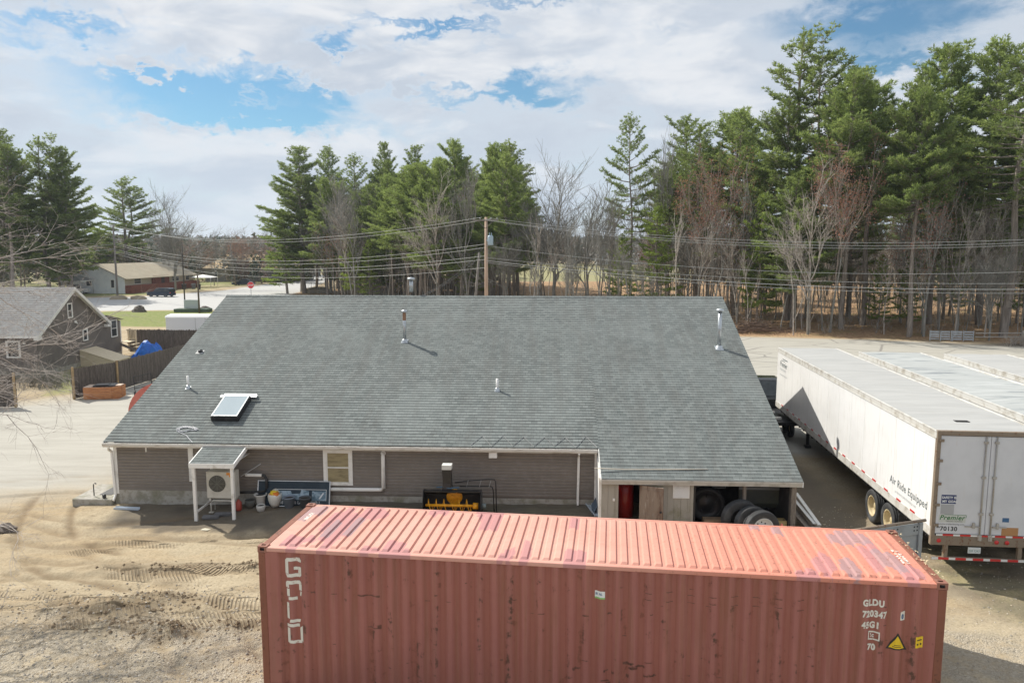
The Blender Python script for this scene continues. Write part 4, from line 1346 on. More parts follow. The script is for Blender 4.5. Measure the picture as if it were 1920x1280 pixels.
def wheel(parent, cx, cy, cz, r, w, axis='x', side=-1, rim=None, name='wheel'):
    """tyre and dished rim, axle along x; side: which way the dish faces"""
    wo = empty(name, (cx, cy, cz)); wo.parent = parent
    mb = MB().mat(TYRE)
    h = w / 2
    pr = [(r * .60, -h * .82), (r * .70, -h * .95), (r * .86, -h), (r * .95, -h * .92), (r * .985, -h * .75), (r * .985, -h * .45), (r * .965, -h * .42), (r * .985, -h * .38), (r * 1.0, -h * .1), (r * .975, -h * .04), (r * .975, h * .04), (r * 1.0, h * .1),
          (r * .985, h * .38), (r * .965, h * .42), (r * .985, h * .45), (r * .985, h * .75), (r * .95, h * .92), (r * .86, h), (r * .70, h * .95), (r * .60, h * .82)]
    mb.lathe(pr, axis=axis, n=36, close=True); mb.build('tyre', wo)
    mb = MB().mat(rim or RIM)
    s = side
    mb.lathe([(r * .60, -h * .80), (r * .62, -h * .86), (r * .57, -h * .80), (r * .55, -h * .3), (r * .50, h * .1), (r * .42, h * .28), (r * .22, h * .30), (r * .20, -h * .1), (r * .12, -h * .22), (.002, -h * .22)] if s < 0 else
             [(r * .60, h * .80), (r * .62, h * .86), (r * .57, h * .80), (r * .55, h * .3), (r * .50, -h * .1), (r * .42, -h * .28), (r * .22, -h * .30), (r * .20, h * .1), (r * .12, h * .22), (.002, h * .22)], axis=axis, n=28)
    ro = mb.build('rim', wo)
    mb = MB().mat(hole_m)
    for k in range(8):
        a = k * PI / 4
        q = (-.0 if axis == 'y' else 0)
        if axis == 'x': mb.lathe([(.001, (h * .27) * (1 if s < 0 else -1)), (r * .045, (h * .26) * (1 if s < 0 else -1)), (r * .04, h * .24 * (1 if s < 0 else -1))], (0, r * .31 * math.cos(a), r * .31 * math.sin(a)), axis='x', n=8)
    if axis == 'x': mb.build('lug_holes', ro)
    return wo


def semi_trailer(name, loc, rz, label, L_, side_mat, roof_mat, detail=True, Hh=3.9):
    t_ = empty(name, loc, rz, label, 'trailer', 'semi-trailers parked side by side at the right')
    W_ = 2.59
    zb = 1.15
    mb = MB().mat(side_mat)
    # side walls with riveted panel seams
    for sx in (0, W_):
        sgn = -1 if sx == 0 else 1
        y = .12
        while y < L_ - .05:
            y2 = min(y + 1.22, L_ - .02)
            a0, a1 = sorted((sx, sx - sgn * .03))
            mb.box(a0, y, zb + .25, a1, y2 - .014, Hh - .20)
            a0, a1 = sorted((sx - sgn * .010, sx - sgn * .03))
            mb.box(a0, y2 - .014, zb + .25, a1, y2, Hh - .20)
            y = y2
    mb.box(.03, L_ - .04, zb + .05, W_ - .03, L_, Hh - .03)
    mb.build('side_panels', t_)
    mb = MB().mat(rail_m)
    for sx in (0, W_):
        s = -1 if sx == 0 else 1
        a0, a1 = sorted((sx + s * .012, sx - s * .05))
        mb.bbox(a0, .05, zb, a1, L_ - .01, zb + .25, .006)
        mb.bbox(a0, .05, Hh - .20, a1, L_ - .01, Hh - .012, .006)
        a0, a1 = sorted((sx + s * .022, sx + s * .0125))
        mb.box(a0, .06, Hh - .035, a1, L_ - .02, Hh - .015)
        mb.box(a0, .06, Hh - .205, a1, L_ - .02, Hh - .19)
    mb.build('rails', t_)
    mb = MB().mat(roof_mat)
    nx_, ny_ = 7, int(L_ / .15)
    V, F_ = [], []
    for j in range(ny_ + 1):
        for i in range(nx_):
            x = .05 + (W_ - .10) * i / (nx_ - 1); y = .06 + (L_ - .1) * j / ny_
            bow = .02 * math.sin(PI * i / (nx_ - 1)) + (.006 if j % 4 == 0 else -.004) + .008 * math.sin(y * 1.3 + i)
            V.append((x, y, Hh - .03 + bow))
    for j in range(ny_):
        for i in range(nx_ - 1):
            a = j * nx_ + i; F_.append((a, a + 1, a + nx_ + 1, a + nx_))
    mb.sm = True; mb.add(V, F_); mb.sm = False
    ro = mb.build('roof', t_)
    mb = MB().mat(tr_red)
    y = 1.0; k = 0
    while y < L_ - .5:
        for sx in (-.0145, W_ + .0125): mb.box(sx, y, zb + .235, sx + .002, y + .28, zb + .29)
        y += .92
    mb.build('side_reflectors', t_)
    # underframe
    mb = MB().mat(black_steel)
    mb.box(.03, .1, zb - .06, W_ - .03, L_ - .1, zb + .02)
    for x in (.85, W_ - .97): mb.box(x, .4, zb - .38, x + .12, 5.2, zb - .061)
    y = .4
    while y < L_ - .6: mb.box(.06, y, zb - .14, W_ - .06, y + .06, zb - .061); y += .6
    for yy in (2.85, 4.12): mb.tube([(.3, yy, .52), (W_ - .3, yy, .52)], .07, 8)
    mb.build('underframe', t_)
    for (lx) in (.55, W_ - .67):
        mb = MB().mat(black_steel); mb.bbox(lx, L_ - 3.2, .12, lx + .12, L_ - 3.08, zb - .06, .01); mb.bbox(lx - .06, L_ - 3.28, .02, lx + .18, L_ - 3.0, .12, .01); mb.build('landing_leg', t_)
    for yy in (2.85, 4.12):
        for (xx, s) in ((.16, -1), (.46, -1), (W_ - .16, 1), (W_ - .46, 1)):
            wheel(t_, xx, yy, .52, .52, .27, 'x', s)
    for xx in (.05, W_ - .65):
        mb = MB().mat(black_rubber); mb.box(xx, 2.1, .25, xx + .6, 2.12, 1.0); mb.build('mud_flap', t_)
    if not detail:
        mb = MB().mat(door_m); mb.box(.06, .02, zb + .1, W_ - .06, .06, Hh - .12); mb.build('door', t_)
        mb = MB().mat(rail_m); mb.box(0.0, 0, zb - .2, .06, .1, Hh); mb.box(W_ - .06, 0, zb - .2, W_, .1, Hh); mb.box(.06, 0, Hh - .12, W_ - .06, .1, Hh); mb.build('rear_frame', t_)
        return t_
    # rear frame, doors and fittings
    mb = MB().mat(frame_rust)
    mb.bbox(-.005, .0, zb - .22, .09, .11, Hh + .005, .006); mb.bbox(W_ - .09, .0, zb - .22, W_ + .005, .11, Hh + .005, .006)
    mb.bbox(.09, .0, Hh - .11, W_ - .09, .11, Hh + .005, .006)
    mb.bbox(.09, .005, zb - .22, W_ - .09, .11, zb + .03, .006)
    mb.build('rear_frame', t_)
    for k, (x0, x1) in enumerate(((.095, W_ / 2 - .006), (W_ / 2 + .006, W_ - .095))):
        mb = MB().mat(door_m); mb.bbox(x0, .025, zb + .075, x1, .07, Hh - .125, .006)
        d_ = mb.build('door', t_)
        hx = x0 if k == 0 else x1
        for z in (1.42, 1.95, 2.5, 3.1, 3.62):
            mb = MB().mat(frame_rust)
            mb.bbox(hx - .07, -.005, z, hx + .07, .024, z + .07, .004)
            mb.tube([(hx - (.03 if k == 0 else -.03), -.01, z - .02), (hx - (.03 if k == 0 else -.03), -.01, z + .09)], .014, 6)
            mb.build('hinge', d_)
        for rx_ in ((x1 - .12,) if k == 0 else (x0 + .12,)):
            mb = MB().mat(rod_m)
            mb.tube([(rx_, .0, zb - .04), (rx_, .0, Hh - .12)], .019, 8)
            for z in (zb + .02, 1.75, 2.7, Hh - .3): mb.bbox(rx_ - .05, -.02, z, rx_ + .05, .024, z + .06, .004)
            mb.bbox(rx_ - .045, -.03, zb - .07, rx_ + .045, .003, zb + .06, .006)
            s = -1 if k == 0 else 1
            mb.box(min(rx_, rx_ + s * .38), -.018, 1.43, max(rx_, rx_ + s * .38), -.006, 1.46)
            mb.bbox(rx_ + s * .16 - .03, -.025, 1.40, rx_ + s * .16 + .03, .024, 1.55, .005)
            mb.build('lock_rod', d_)
    # stickers and lettering on the doors
    def plane_T(x, z, y=.0245): return Matrix(((1, 0, 0, x), (0, 0, -1, y), (0, 1, 0, z), (0, 0, 0, 1)))
    navy = M('sticker_navy', (.02, .035, .13), .4); grn = M('logo_green', (.03, .16, .05), .5); whs = M('sticker_white', (.75, .78, .76), .5)
    blk_ = M('print_black', (.02, .02, .02), .6)
    mb = MB().mat(navy); mb.box(.20, .0225, 2.02, .56, .0249, 2.25); mb.build('sticker', t_)
    text_mesh('lettering', 'SAFETY IS', .085, whs, plane_T(.215, 2.15, .0215), t_, bold=.003, xscale=.86)
    text_mesh('lettering', 'MY GOAL', .085, whs, plane_T(.225, 2.05, .0215), t_, bold=.003, xscale=.93)
    mb = MB().mat(M('sticker_grey', (.36, .37, .38), .5)); mb.box(.20, .0225, 1.74, .52, .0249, 2.0); mb.build('sticker', t_)
    mb = MB().mat(M('logo_ground', (.52, .54, .50), .5)); mb.box(.17, .0225, 1.53, .82, .0249, 1.73); mb.build('sticker', t_)
    text_mesh('lettering', 'Premier', .17, grn, plane_T(.185, 1.60, .0215), t_, bold=.004, xscale=1.0, shear=.25)
    mb = MB().mat(grn); mb.box(.3, .0205, 1.725, .83, .022, 1.735); mb.box(.825, .0205, 1.66, .835, .022, 1.7249); mb.build('logo_lines', t_)
    text_mesh('lettering', 'TRAILER LEASING', .05, blk_, plane_T(.34, 1.545, .0215), t_, xscale=.95)
    text_mesh('lettering', 'premiertrailerleasing.com', .06, blk_, plane_T(.16, 1.465, .0215), t_, xscale=.92)
    text_mesh('lettering', '970130', .155, blk_, plane_T(.13, 1.31, .0215), t_, bold=.004, xscale=1.0)
    mb = MB().mat(M('sticker_blue', (.04, .12, .25), .5)); mb.box(1.70, .0225, 1.58, 1.86, .0249, 1.69); mb.build('sticker', t_)
    mb = MB().mat(M('sticker_orange', (.42, .22, .09), .5)); mb.box(1.70, .0225, 1.22, 2.1, .0249, 1.44); mb.build('sticker', t_)
    # conspicuity tape: red and white blocks
    def tape(name, x0, x1, y0, z0, z1, dk=False):
        a = MB(); x = x0; k = 0
        while x < x1 - .01:
            e2 = min(x + (.26 if k % 2 else .16), x1)
            a.mat(tr_red if k % 2 else tr_wh); a.box(x, y0 - .002, z0, e2, y0, z1); x = e2; k += 1
        a.build(name, t_)
    tape('reflective_tape', .12, W_ - .12, .0, zb + .03, zb + .075)
    mb = MB().mat(frame_rust)
    mb.bbox(.05, .02, zb - .62, W_ - .05, .10, zb - .54, .008)
    for x in (.35, W_ - .45): mb.bbox(x, .03, zb - .55, x + .1, .13, zb - .21, .006)
    mb.build('rear_guard', t_)
    tape('reflective_tape', .06, W_ - .06, .019, zb - .61, zb - .55)
    for x in (.2, W_ - .2, W_ / 2 + .3, W_ / 2 + .55):
        mb = MB().mat(tr_red); mb.lathe([(.001, -.018), (.05, -.012), (.055, .004)], (x, .0, zb - .1), axis='y', n=16); mb.build('tail_light', t_)
    mb = MB().mat(M('plate_white', (.62, .66, .66), .4)); mb.bbox(.93, .02, zb - .42, 1.24, .03, zb - .26, .003)
    pl = mb.build('licence_plate', t_)
    text_mesh('lettering', '220 1243', .09, M('plate_green', (.05, .18, .14), .5), plane_T(.945, zb - .385, .018), pl, xscale=.72)
    # side lettering (reads from nose to tail)
    def side_T(y, z): return Matrix(((0, 0, -1, -.0035), (-1, 0, 0, y), (0, 1, 0, z), (0, 0, 0, 1)))
    text_mesh('lettering', 'Air Ride Equipped', .30, M('lettering_grey', (.10, .13, .14), .5), side_T(2.75, 1.74), t_, xscale=1.0, bold=.003)
    text_mesh('lettering', 'premiertrailerleasing.com', .12, M('lettering_pale', (.42, .46, .48), .5), side_T(2.35, 1.55), t_)
    text_mesh('lettering', 'Premier', .34, M('lettering_grey', (.10, .13, .14), .5), side_T(L_ - .5, 3.13), t_, shear=.2, bold=.003)
    text_mesh('lettering', 'TRAILER LEASING', .12, M('lettering_pale', (.42, .46, .48), .5), side_T(L_ - .5, 2.95), t_)
    text_mesh('lettering', 'premiertrailerleasing.com', .11, M('lettering_pale', (.42, .46, .48), .5), side_T(L_ - .5, 2.72), t_)
    mb = MB().mat(M('lettering_grey', (.10, .13, .14), .5)); mb.box(-.0035, L_ - 1.75, 3.46, -.001, L_ - .9, 3.50); mb.box(-.0035, L_ - 1.3, 3.38, -.001, L_ - .7, 3.41); mb.build('logo_lines', t_)
    mb = MB().mat(hole_m); mb.box(.95, 1.15, Hh - .012, 1.3, 1.32, Hh - .002); mb.build('roof_patch', ro)
    return t_


semi_trailer('semi_trailer', (10.70, 18.57, 0), -TA, 'white semi-trailer nearest the building, with closed rear doors and rusty bumper', 16.15, trailer_side, trailer_roof)
semi_trailer('semi_trailer', (13.68, 18.4, 0.0), -TA, 'dirty white semi-trailer with dark stains and a torn patch on its roof', 14.3, trailer_side2, trailer_roof2, detail=False, Hh=3.98)
semi_trailer('semi_trailer', (17.05, 17.8, 0.0), -TA, 'white semi-trailer with clean pale roof, third from the building', 14.3, trailer_side, trailer_roof, detail=False, Hh=3.98)
# ------------------------------------------------------------------ things along the workshop wall
RZ = BYAW
# small porch roof over the heat pump
hx, hy, hz = bl(4.05, 0.3)
ph_ = empty('heat_pump_shelter', (*bl(0, 0)[:2], 0), RZ, 'small white post shelter with shingled roof over the heat pump', 'shelter')
mb = MB().mat(sh_main)
pz = lambda t: 1.90 + (t + 1.08) * .27
mb2 = MB().mat(sh_main)
x0_, x1_ = 3.36, 4.72
i = 0; tt = -1.08
while tt < .16:
    a, b2 = tt, min(tt + .14, .2)
    mb2.add([(x0_, a, pz(a) + .012), (x1_, a, pz(a) + .012), (x1_, b2, pz(b2)), (x0_, b2, pz(b2)), (x0_, a, pz(a)), (x1_, a, pz(a))], [(0, 1, 2, 3), (4, 5, 1, 0)]); tt += .14
mb2.build('roof', ph_)
mb = MB().mat(white_trim)
mb.bbox(3.33, -1.10, 1.76, 4.75, -1.06, 1.905, .004)
for x in (3.33, 4.72):
    mb.add([(x, -1.06, pz(-1.06) - .13), (x + .03, -1.06, pz(-1.06) - .13), (x + .03, .2, pz(.2) - .13), (x, .2, pz(.2) - .13), (x, -1.06, pz(-1.06) + .012), (x + .03, -1.06, pz(-1.06) + .012), (x + .03, .2, pz(.2) + .012), (x, .2, pz(.2) + .012)],
           [(0, 1, 5, 4), (1, 2, 6, 5), (3, 0, 4, 7), (0, 3, 2, 1), (4, 5, 6, 7)])
mb.box(3.36, -1.06, 1.88, 4.72, .2, 1.895)
mb.build('trim', ph_)
for x in (3.40, 4.60):
    mb = MB().mat(white_trim); mb.bbox(x, -1.05, .05, x + .09, -.96, 1.88, .006); mb.build('post', ph_)
mb = MB().mat(white_trim); mb.bbox(3.42, .14, .6, 3.49, .21, 2.1, .005); mb.build('post', ph_)
mb = MB().mat(white_trim); mb.box(3.44, -.96, .30, 3.47, .14, .36); mb.build('side_rail', ph_)

cream = M('cream_enamel', (.60, .58, .52), .45, var=((.50, .48, .42), 3, .4, .7))
hp = empty('heat_pump', (*bl(4.05, -.35)[:2], bl(4.05, -.35)[2]), RZ, 'cream heat pump with round fan grille standing under the white shelter', 'heat pump')
hb = .47
mb = MB().mat(cream); mb.bbox(-.46, -.17, hb, .46, .17, hb + .86, .015); mb.build('housing', hp)
mb = MB().mat(M('fan_dark', (.075, .072, .06), .6)); mb.lathe([(.001, -.176), (.26, -.176), (.27, -.171)], (-.11, 0, hb + .48), axis='y', n=32); mb.build('fan_opening', hp)
mb = MB().mat(M('grille_wire', (.28, .27, .23), .5))
for r in (.06, .10, .14, .18, .22, .265):
    pts = [(-.11 + r * math.cos(a * PI / 16), -.188, hb + .48 + r * math.sin(a * PI / 16)) for a in range(33)]
    mb.tube(pts, .0045, 4, cap=False)
for k in range(8):
    a = k * PI / 4; mb.tube([(-.11, -.188, hb + .48), (-.11 + .265 * math.cos(a), -.188, hb + .48 + .265 * math.sin(a))], .0045, 4)
mb.build('fan_grille', hp)
mb = MB().mat(M('sticker_orange2', (.75, .28, .03), .5)); mb.box(.20, -.174, hb + .76, .41, -.1705, hb + .84); mb.box(.28, -.174, hb + .70, .36, -.1705, hb + .755); mb.build('sticker', hp)
mb = MB().mat(cream); mb.tube([(-.36, -.14, 0), (-.36, -.14, .30), (-.33, -.14, .36), (-.27, -.14, .39), (.27, -.14, .39), (.33, -.14, .36), (.36, -.14, .30), (.36, -.14, 0)], .019, 8)
mb.tube([(-.36, .14, 0), (-.36, .14, .36), (.36, .14, .36), (.36, .14, 0)], .019, 8)
mb.box(-.40, -.17, .39, -.34, .17, .469); mb.box(.34, -.17, .39, .40, .17, .469); mb.box(-.42, -.2, 0, -.28, -.1, .02); mb.box(.28, -.2, 0, .42, -.1, .02)
mb.build('stand', hp)
blk_grey = M('concrete_block', (.16, .16, .17), .9, var=((.10, .10, .10), 6, .4, .7))
for (x, y, lb) in ((3.85, -.86, 'flat grey paving block in front of the heat pump stand'), (4.12, -.60, 'flat grey paving block lying behind the front one')):
    o = MB().mat(blk_grey).bbox(-.26, -.09, 0, .26, .09, .09, .01).build('paving_block'); o.location = bl(x, y); o.rotation_euler = (0, 0, RZ + .05)
    tag(o, lb, 'paving block', 'paving blocks under the heat pump')
ls = empty('line_set_duct', bl(4.9, .1), RZ, 'white pipe cover with black bent hose beside the shelter', 'duct')
mb = MB().mat(white_trim); mb.bbox(-.30, -.06, .98, .24, .04, 1.07, .02); mb.build('duct_cover', ls)
mb = MB().mat(black_rubber); mb.tube([(.24, -.0, 1.03), (.33, 0, 1.0), (.38, 0, .9), (.38, 0, .6), (.33, 0, .50), (.2, 0, .47), (-.5, -.05, .45)], .045, 10); mb.build('hose', ls)
mb = MB().mat(alu); mb.tube([(-.42, -.1, 1.0), (.15, .16, 1.35)], .012, 5); mb.build('rod', ls)

# dark signboard leaning on the wall
sgx = empty('signboard', bl(6.16, -.02), RZ, 'wide dark blue signboard leaning against the wall under the window', 'signboard')
TM = Matrix.Rotation(R_(-14), 4, 'X')
mb = MB().tf(TM).mat(M('sign_navy', (.012, .028, .045), .65, var=((.03, .05, .07), 2, .4, .7))); mb.box(-1.16, 0, .02, 1.16, .03, .80)
mb.build('panel', sgx)
mb = MB().tf(TM).mat(alu); mb.box(-1.19, -.008, 0, 1.19, .035, .02); mb.box(-1.19, -.008, .80, 1.19, .035, .82); mb.box(-1.19, -.008, .02, -1.16, .035, .80); mb.box(1.16, -.008, .02, 1.19, .035, .80); mb.build('frame', sgx)
mb = MB().tf(TM).mat(M('sign_pale_blue', (.32, .42, .50), .4, var=((.12, .20, .26), 5, .45, .6)))
mb.add([(-.6, -.003, .22), (.50, -.003, .22), (.50, -.003, .50), (.25, -.003, .54), (.22, -.003, .42), (-.05, -.003, .40), (-.1, -.003, .5), (-.6, -.003, .5)], [tuple(range(8))[::1]])
mb.add([(.6, -.003, .2), (1.05, -.003, .2), (1.05, -.003, .5), (.6, -.003, .5)], [(0, 1, 2, 3)])
mb.build('picture', sgx)
mb = MB().tf(TM).mat(M('sign_white', (.65, .68, .70), .4)); mb.box(-.62, -.006, .54, 1.07, -.003, .555); mb.box(1.055, -.006, .2, 1.07, -.003, .54)
mb.add([(.82, -.006, .26), (.87, -.006, .25), (1.0, -.006, .44), (.95, -.006, .45)], [(0, 1, 2, 3)]); mb.build('picture_lines', sgx)
for (s, x) in (('JONE', -.60), ('& LAB', .03), ('PHO !', .55)):
    text_mesh('lettering', s, .13, MATS['sign_white'], TM @ Matrix(((1, 0, 0, x), (0, 0, -1, -.007), (0, 1, 0, .09), (0, 0, 0, 1))), sgx, bold=.004, xscale=.85)

# flower pots
pot_w = M('white_pot', (.55, .54, .51), .6, var=((.36, .34, .31), 3, .45, .7)); pot_g = M('grey_pot', (.20, .24, .30), .6); pot_d = M('dark_pot', (.07, .075, .07), .7, var=((.12, .11, .09), 5, .4, .7))
soil = M('potting_soil', (.035, .028, .02), .95, bump=(20, .8, .02))
def pot(name, u, t, r, h, mat, label, prof='bowl', fill=None, group='plant pots in a row by the wall'):
    e_ = empty(name, bl(u, t), 0, label, 'pot', group)
    mb = MB().mat(mat)
    if prof == 'bowl': pr = [(.001, .0), (r * .55, .0), (r * .8, h * .25), (r * .98, h * .6), (r, h * .85), (r * .93, h), (r * .86, h), (r * .86, h * .85), (.001, h * .84)]
    elif prof == 'urn': pr = [(.001, 0), (r * .6, 0), (r * .55, h * .12), (r * .62, h * .2), (r * .72, h * .8), (r * 1.0, h * .93), (r * 1.0, h), (r * .88, h), (r * .8, h * .85), (.001, h * .84)]
    else: pr = [(.001, 0), (r * .72, 0), (r * .95, h * .9), (r * 1.04, h * .9), (r * 1.04, h), (r * .93, h), (r * .9, h * .86), (.001, h * .85)]
    mb.lathe(pr, n=24); mb.build('shell', e_)
    mb = MB().mat(soil); mb.lathe([(.001, h * .9), (r * .5, h * .9), (r * .86, h * .86)], n=16); mb.build('soil', e_)
    return e_
pot('plant_pot', 4.83, -.18, .17, .26, pot_d, 'dark squat pot beside the right shelter post')
pot('plant_pot', 5.12, -.05, .21, .42, pot_w, 'white urn pot full of dark soil with a rolled rim', 'urn')
pot('plant_pot', 5.25, -.38, .14, .22, pot_w, 'small grubby white bowl pot in front of the white urn', 'bowl')
yp = pot('plant_pot', 5.58, -.02, .22, .42, M('ivory_pot', (.66, .64, .58), .5), 'round ivory pot heaped with yellow and orange cloth', 'bowl')
mb = MB(); rr = random.Random(5)
for i, (mt, cx, cy, cz, r) in enumerate(((M('yellow_cloth', (.78, .58, .04), .8), -.02, -.02, .42, .15), (M('orange_cloth', (.70, .20, .03), .8), .05, -.08, .41, .12), (M('ivory_cloth', (.62, .58, .48), .8), -.02, .1, .44, .14), (M('orange_cloth', (.7, .2, .03)), -.09, -.1, .40, .07))):
    mb.mat(mt)
    V, Fc = [], []
    for a in range(7):
        for b3 in range(12):
            th, ph3 = a / 6 * PI / 1.7, b3 / 12 * 2 * PI
            rr2 = r * rr.uniform(.78, 1.15)
            V.append((cx + rr2 * math.sin(th) * math.cos(ph3), cy + rr2 * math.sin(th) * math.sin(ph3), cz + rr2 * .7 * math.cos(th)))
    for a in range(6):
        for b3 in range(12): Fc.append((a * 12 + b3, (a + 1) * 12 + b3, (a + 1) * 12 + (b3 + 1) % 12, a * 12 + (b3 + 1) % 12))
    mb.sm = True; mb.add(V, Fc); mb.sm = False
mb.build('cloth', yp)
pot('plant_pot', 6.10, -.18, .19, .34, pot_g, 'blue-grey tapered pot in front of the signboard', 'taper')
pot('plant_pot', 6.63, -.22, .19, .32, M('slate_pot', (.09, .10, .11), .7), 'dark slate tapered pot in front of the lettering', 'taper')
rp = MB().mat(M('faded_red_plastic', (.35, .06, .04), .5)); rp.lathe([(.001, 0), (.09, 0), (.1, .05), (.1, .26), (.05, .32), (.03, .36), (.001, .36)], n=14)
o = rp.build('gas_can'); o.location = bl(4.50, -.3); tag(o, 'small faded red plastic can beside the heat pump', 'can')
# a length of white gutter on the ground
o = MB().mat(M('pale_blue_gutter', (.55, .62, .70), .45)).prism([(-.05, 0), (.05, 0), (.06, .07), (.05, .07), (.042, .01), (-.042, .01), (-.05, .07), (-.06, .07)], -.42, .42, axis='y').build('gutter_offcut')
o.location = bl(.78, -.22, gh(*bl(.78, -.22)[:2]) + .01); o.rotation_euler = (0, 0, RZ + PI / 2 - .05); tag(o, 'short white gutter offcut lying by the left foundation', 'gutter offcut')
o = MB().mat(MATS['pale_blue_gutter']).prism([(-.09, 0), (.09, 0), (.10, .07), (.085, .07), (.08, .01), (-.08, .01), (-.085, .07), (-.10, .07)], -.6, .6, axis='y').build('gutter_offcut')
o.location = bl(15.72, -.1); o.rotation_euler = (0, 0, RZ + .22); tag(o, 'pale blue metal channel lying beside the lean-to corner', 'gutter offcut')
o = MB().mat(M('slate_blue_sheet', (.10, .14, .19), .5)).add([(-.1, -.4, 0), (.14, -.4, .42), (.14, .4, .42), (-.1, .4, 0), (-.08, -.4, 0), (.16, -.4, .42), (.16, .4, .42), (-.08, .4, 0)], [(0, 1, 2, 3), (7, 6, 5, 4), (0, 4, 5, 1), (3, 2, 6, 7), (1, 5, 6, 2)]).build('metal_sheet')
o.location = bl(15.80, -.15); o.rotation_euler = (0, 0, RZ); tag(o, 'dark blue metal sheet leaning on the lean-to corner board', 'metal sheet')
# torn paper on the shaded sand
o = MB().mat(M('paper_scrap', (.62, .58, .45), .8)).add([(-.13, 0, .01), (.1, -.05, .015), (.17, .06, .02), (.0, .05, .05), (-.1, .1, .01)], [(0, 1, 3), (1, 2, 3), (0, 3, 4)]).build('paper_scrap')
o.location = bl(4.05, -1.75); tag(o, 'torn pale paper scrap on the shaded ground before the shelter', 'paper scrap')

# snow blower attachment: black housing, yellow auger
sb = empty('snow_blower', bl(11.4, -.55), RZ, 'black tractor snow blower with yellow auger and tall chute by the wall', 'snow blower')
bs = black_steel
yl = M('implement_yellow', (.85, .40, .01), .45, var=((.62, .25, .01), 5, .45, .7))
mb = MB().mat(bs)
Wd = .88
prof = [(-.35, 0), (-.36, .03), (.22, .03), (.25, .3), (.20, .62), (.02, .78), (-.22, .80), (-.22, .77), (.0, .74), (.16, .58), (.2, .3), (.19, .06), (-.34, .06)]
mb.prism([(a, b2) for a, b2 in prof], -Wd, Wd, axis='x')
for x in (-Wd - .015, Wd):
    mb.prism([(-.42, 0), (.26, 0), (.27, .35), (.2, .66), (.02, .80), (-.24, .84), (-.38, .5)], x, x + .015, axis='x')
mb.build('housing', sb)
mb = MB().mat(yl)
mb.tube([(-Wd + .05, -.18, .34), (Wd - .1, -.18, .34)], .042, 12)
mb.tube([(Wd - .24, -.18, .34), (Wd - .08, -.18, .34)], .1, 14)
for s, x_a in ((1, -Wd + .08), (-1, Wd - .26)):
    turns = 2.6; nseg = 52
    V, Fc = [], []
    for i in range(nseg + 1):
        a = 2 * PI * turns * i / nseg
        xx = x_a + s * .62 * i / nseg
        for r in (.16, .20): V.append((xx, -.18 + r * math.cos(a * s), .34 + r * math.sin(a * s))); V.append((xx + .012, -.18 + r * math.cos(a * s), .34 + r * math.sin(a * s)))
    for i in range(nseg):
        o_ = i * 4
        Fc += [(o_, o_ + 2, o_ + 6, o_ + 4), (o_ + 1, o_ + 5, o_ + 7, o_ + 3), (o_ + 2, o_ + 3, o_ + 7, o_ + 6), (o_, o_ + 4, o_ + 5, o_ + 1)]
    mb.add(V, Fc)
    for k in range(5):
        a = (k + .5) * PI
        xx = x_a + s * .62 * (a / (2 * PI * turns))
        if a < 2 * PI * turns: mb.tube([(xx, -.18, .34), (xx, -.18 + .17 * math.cos(a * s), .34 + .17 * math.sin(a * s))], .010, 5)
mb.build('auger', sb)
mb = MB().mat(yl); mb.lathe([(.001, .0), (.24, .0), (.25, .012), (.25, .03)], (.03, .10, .52), axis='y', n=28)
for k in range(4):
    a = k * PI / 2 + .5; mb.tf(Matrix.Translation((.03, .09, .52)) @ Matrix.Rotation(a, 4, 'Y')); mb.box(.03, -.03, -.01, .24, .012, .01)
mb.tf(); mb.build('impeller', sb)
mb = MB().mat(bs)
mb.tf(Matrix.Translation((-.17, .0, 0)))
for (z0, z1, wd0, wd1, y0, y1) in ((.80, 1.05, .15, .13, .0, .0), (1.05, 1.55, .13, .145, 0, -.04)):
    mb.add([(-wd0, y0 + .14, z0), (-wd0, y0 - .12, z0), (wd0, y0 - .12, z0), (wd0, y0 + .14, z0), (-wd1, y1 + .14, z1), (-wd1, y1 - .12, z1), (wd1, y1 - .12, z1), (wd1, y1 + .14, z1)],
           [(1, 0, 4, 5), (2, 1, 5, 6), (3, 2, 6, 7), (0, 3, 7, 4)])
mb.build('chute', sb)
mb = MB().mat(M('grey_guard', (.035, .035, .04), .5)); mb.box(-.27, -.135, .82, -.07, -.122, 1.02); mb.build('chute_guard', sb)
mb = MB().mat(M('white_decal', (.62, .63, .60), .5)); mb.tf(Matrix.Translation((-.17, -.0, 0))); mb.box(-.148, -.172, 1.46, .148, .1, 1.60); mb.build('chute_cap', sb)
mb = MB().mat(M('hose_blue', (.05, .12, .2), .5)); mb.tube([(-.5, -.02, .86), (-.3, -.1, .90), (-.1, -.13, .87), (.2, -.08, .88)], .02, 6); mb.build('hydraulic_hose', sb)
mb = MB().mat(bs)
mb.tube([(.05, .1, .98), (.6, .12, 1.05), (1.1, .12, 1.10), (1.28, .12, 1.09), (1.32, .12, 1.0), (1.34, .12, .02)], .018, 7)
mb.tube([(.2, .1, .86), (1.1, .12, .88), (1.2, .12, .86), (1.24, .12, .75), (1.27, .12, .02)], .018, 7)
mb.build('hoses', sb)
mb = MB().mat(alu)
for x in (.45, .85, 1.15): mb.tube([(x - .04, .09, .85), (x + .02, .09, 1.07)], .006, 4)
mb.build('ties', sb)
mb = MB().mat(M('grey_motor', (.16, .2, .2), .5)); mb.tube([(Wd + .02, -.18, .34), (Wd + .16, -.18, .34)], .08, 12); mb.build('motor', sb)

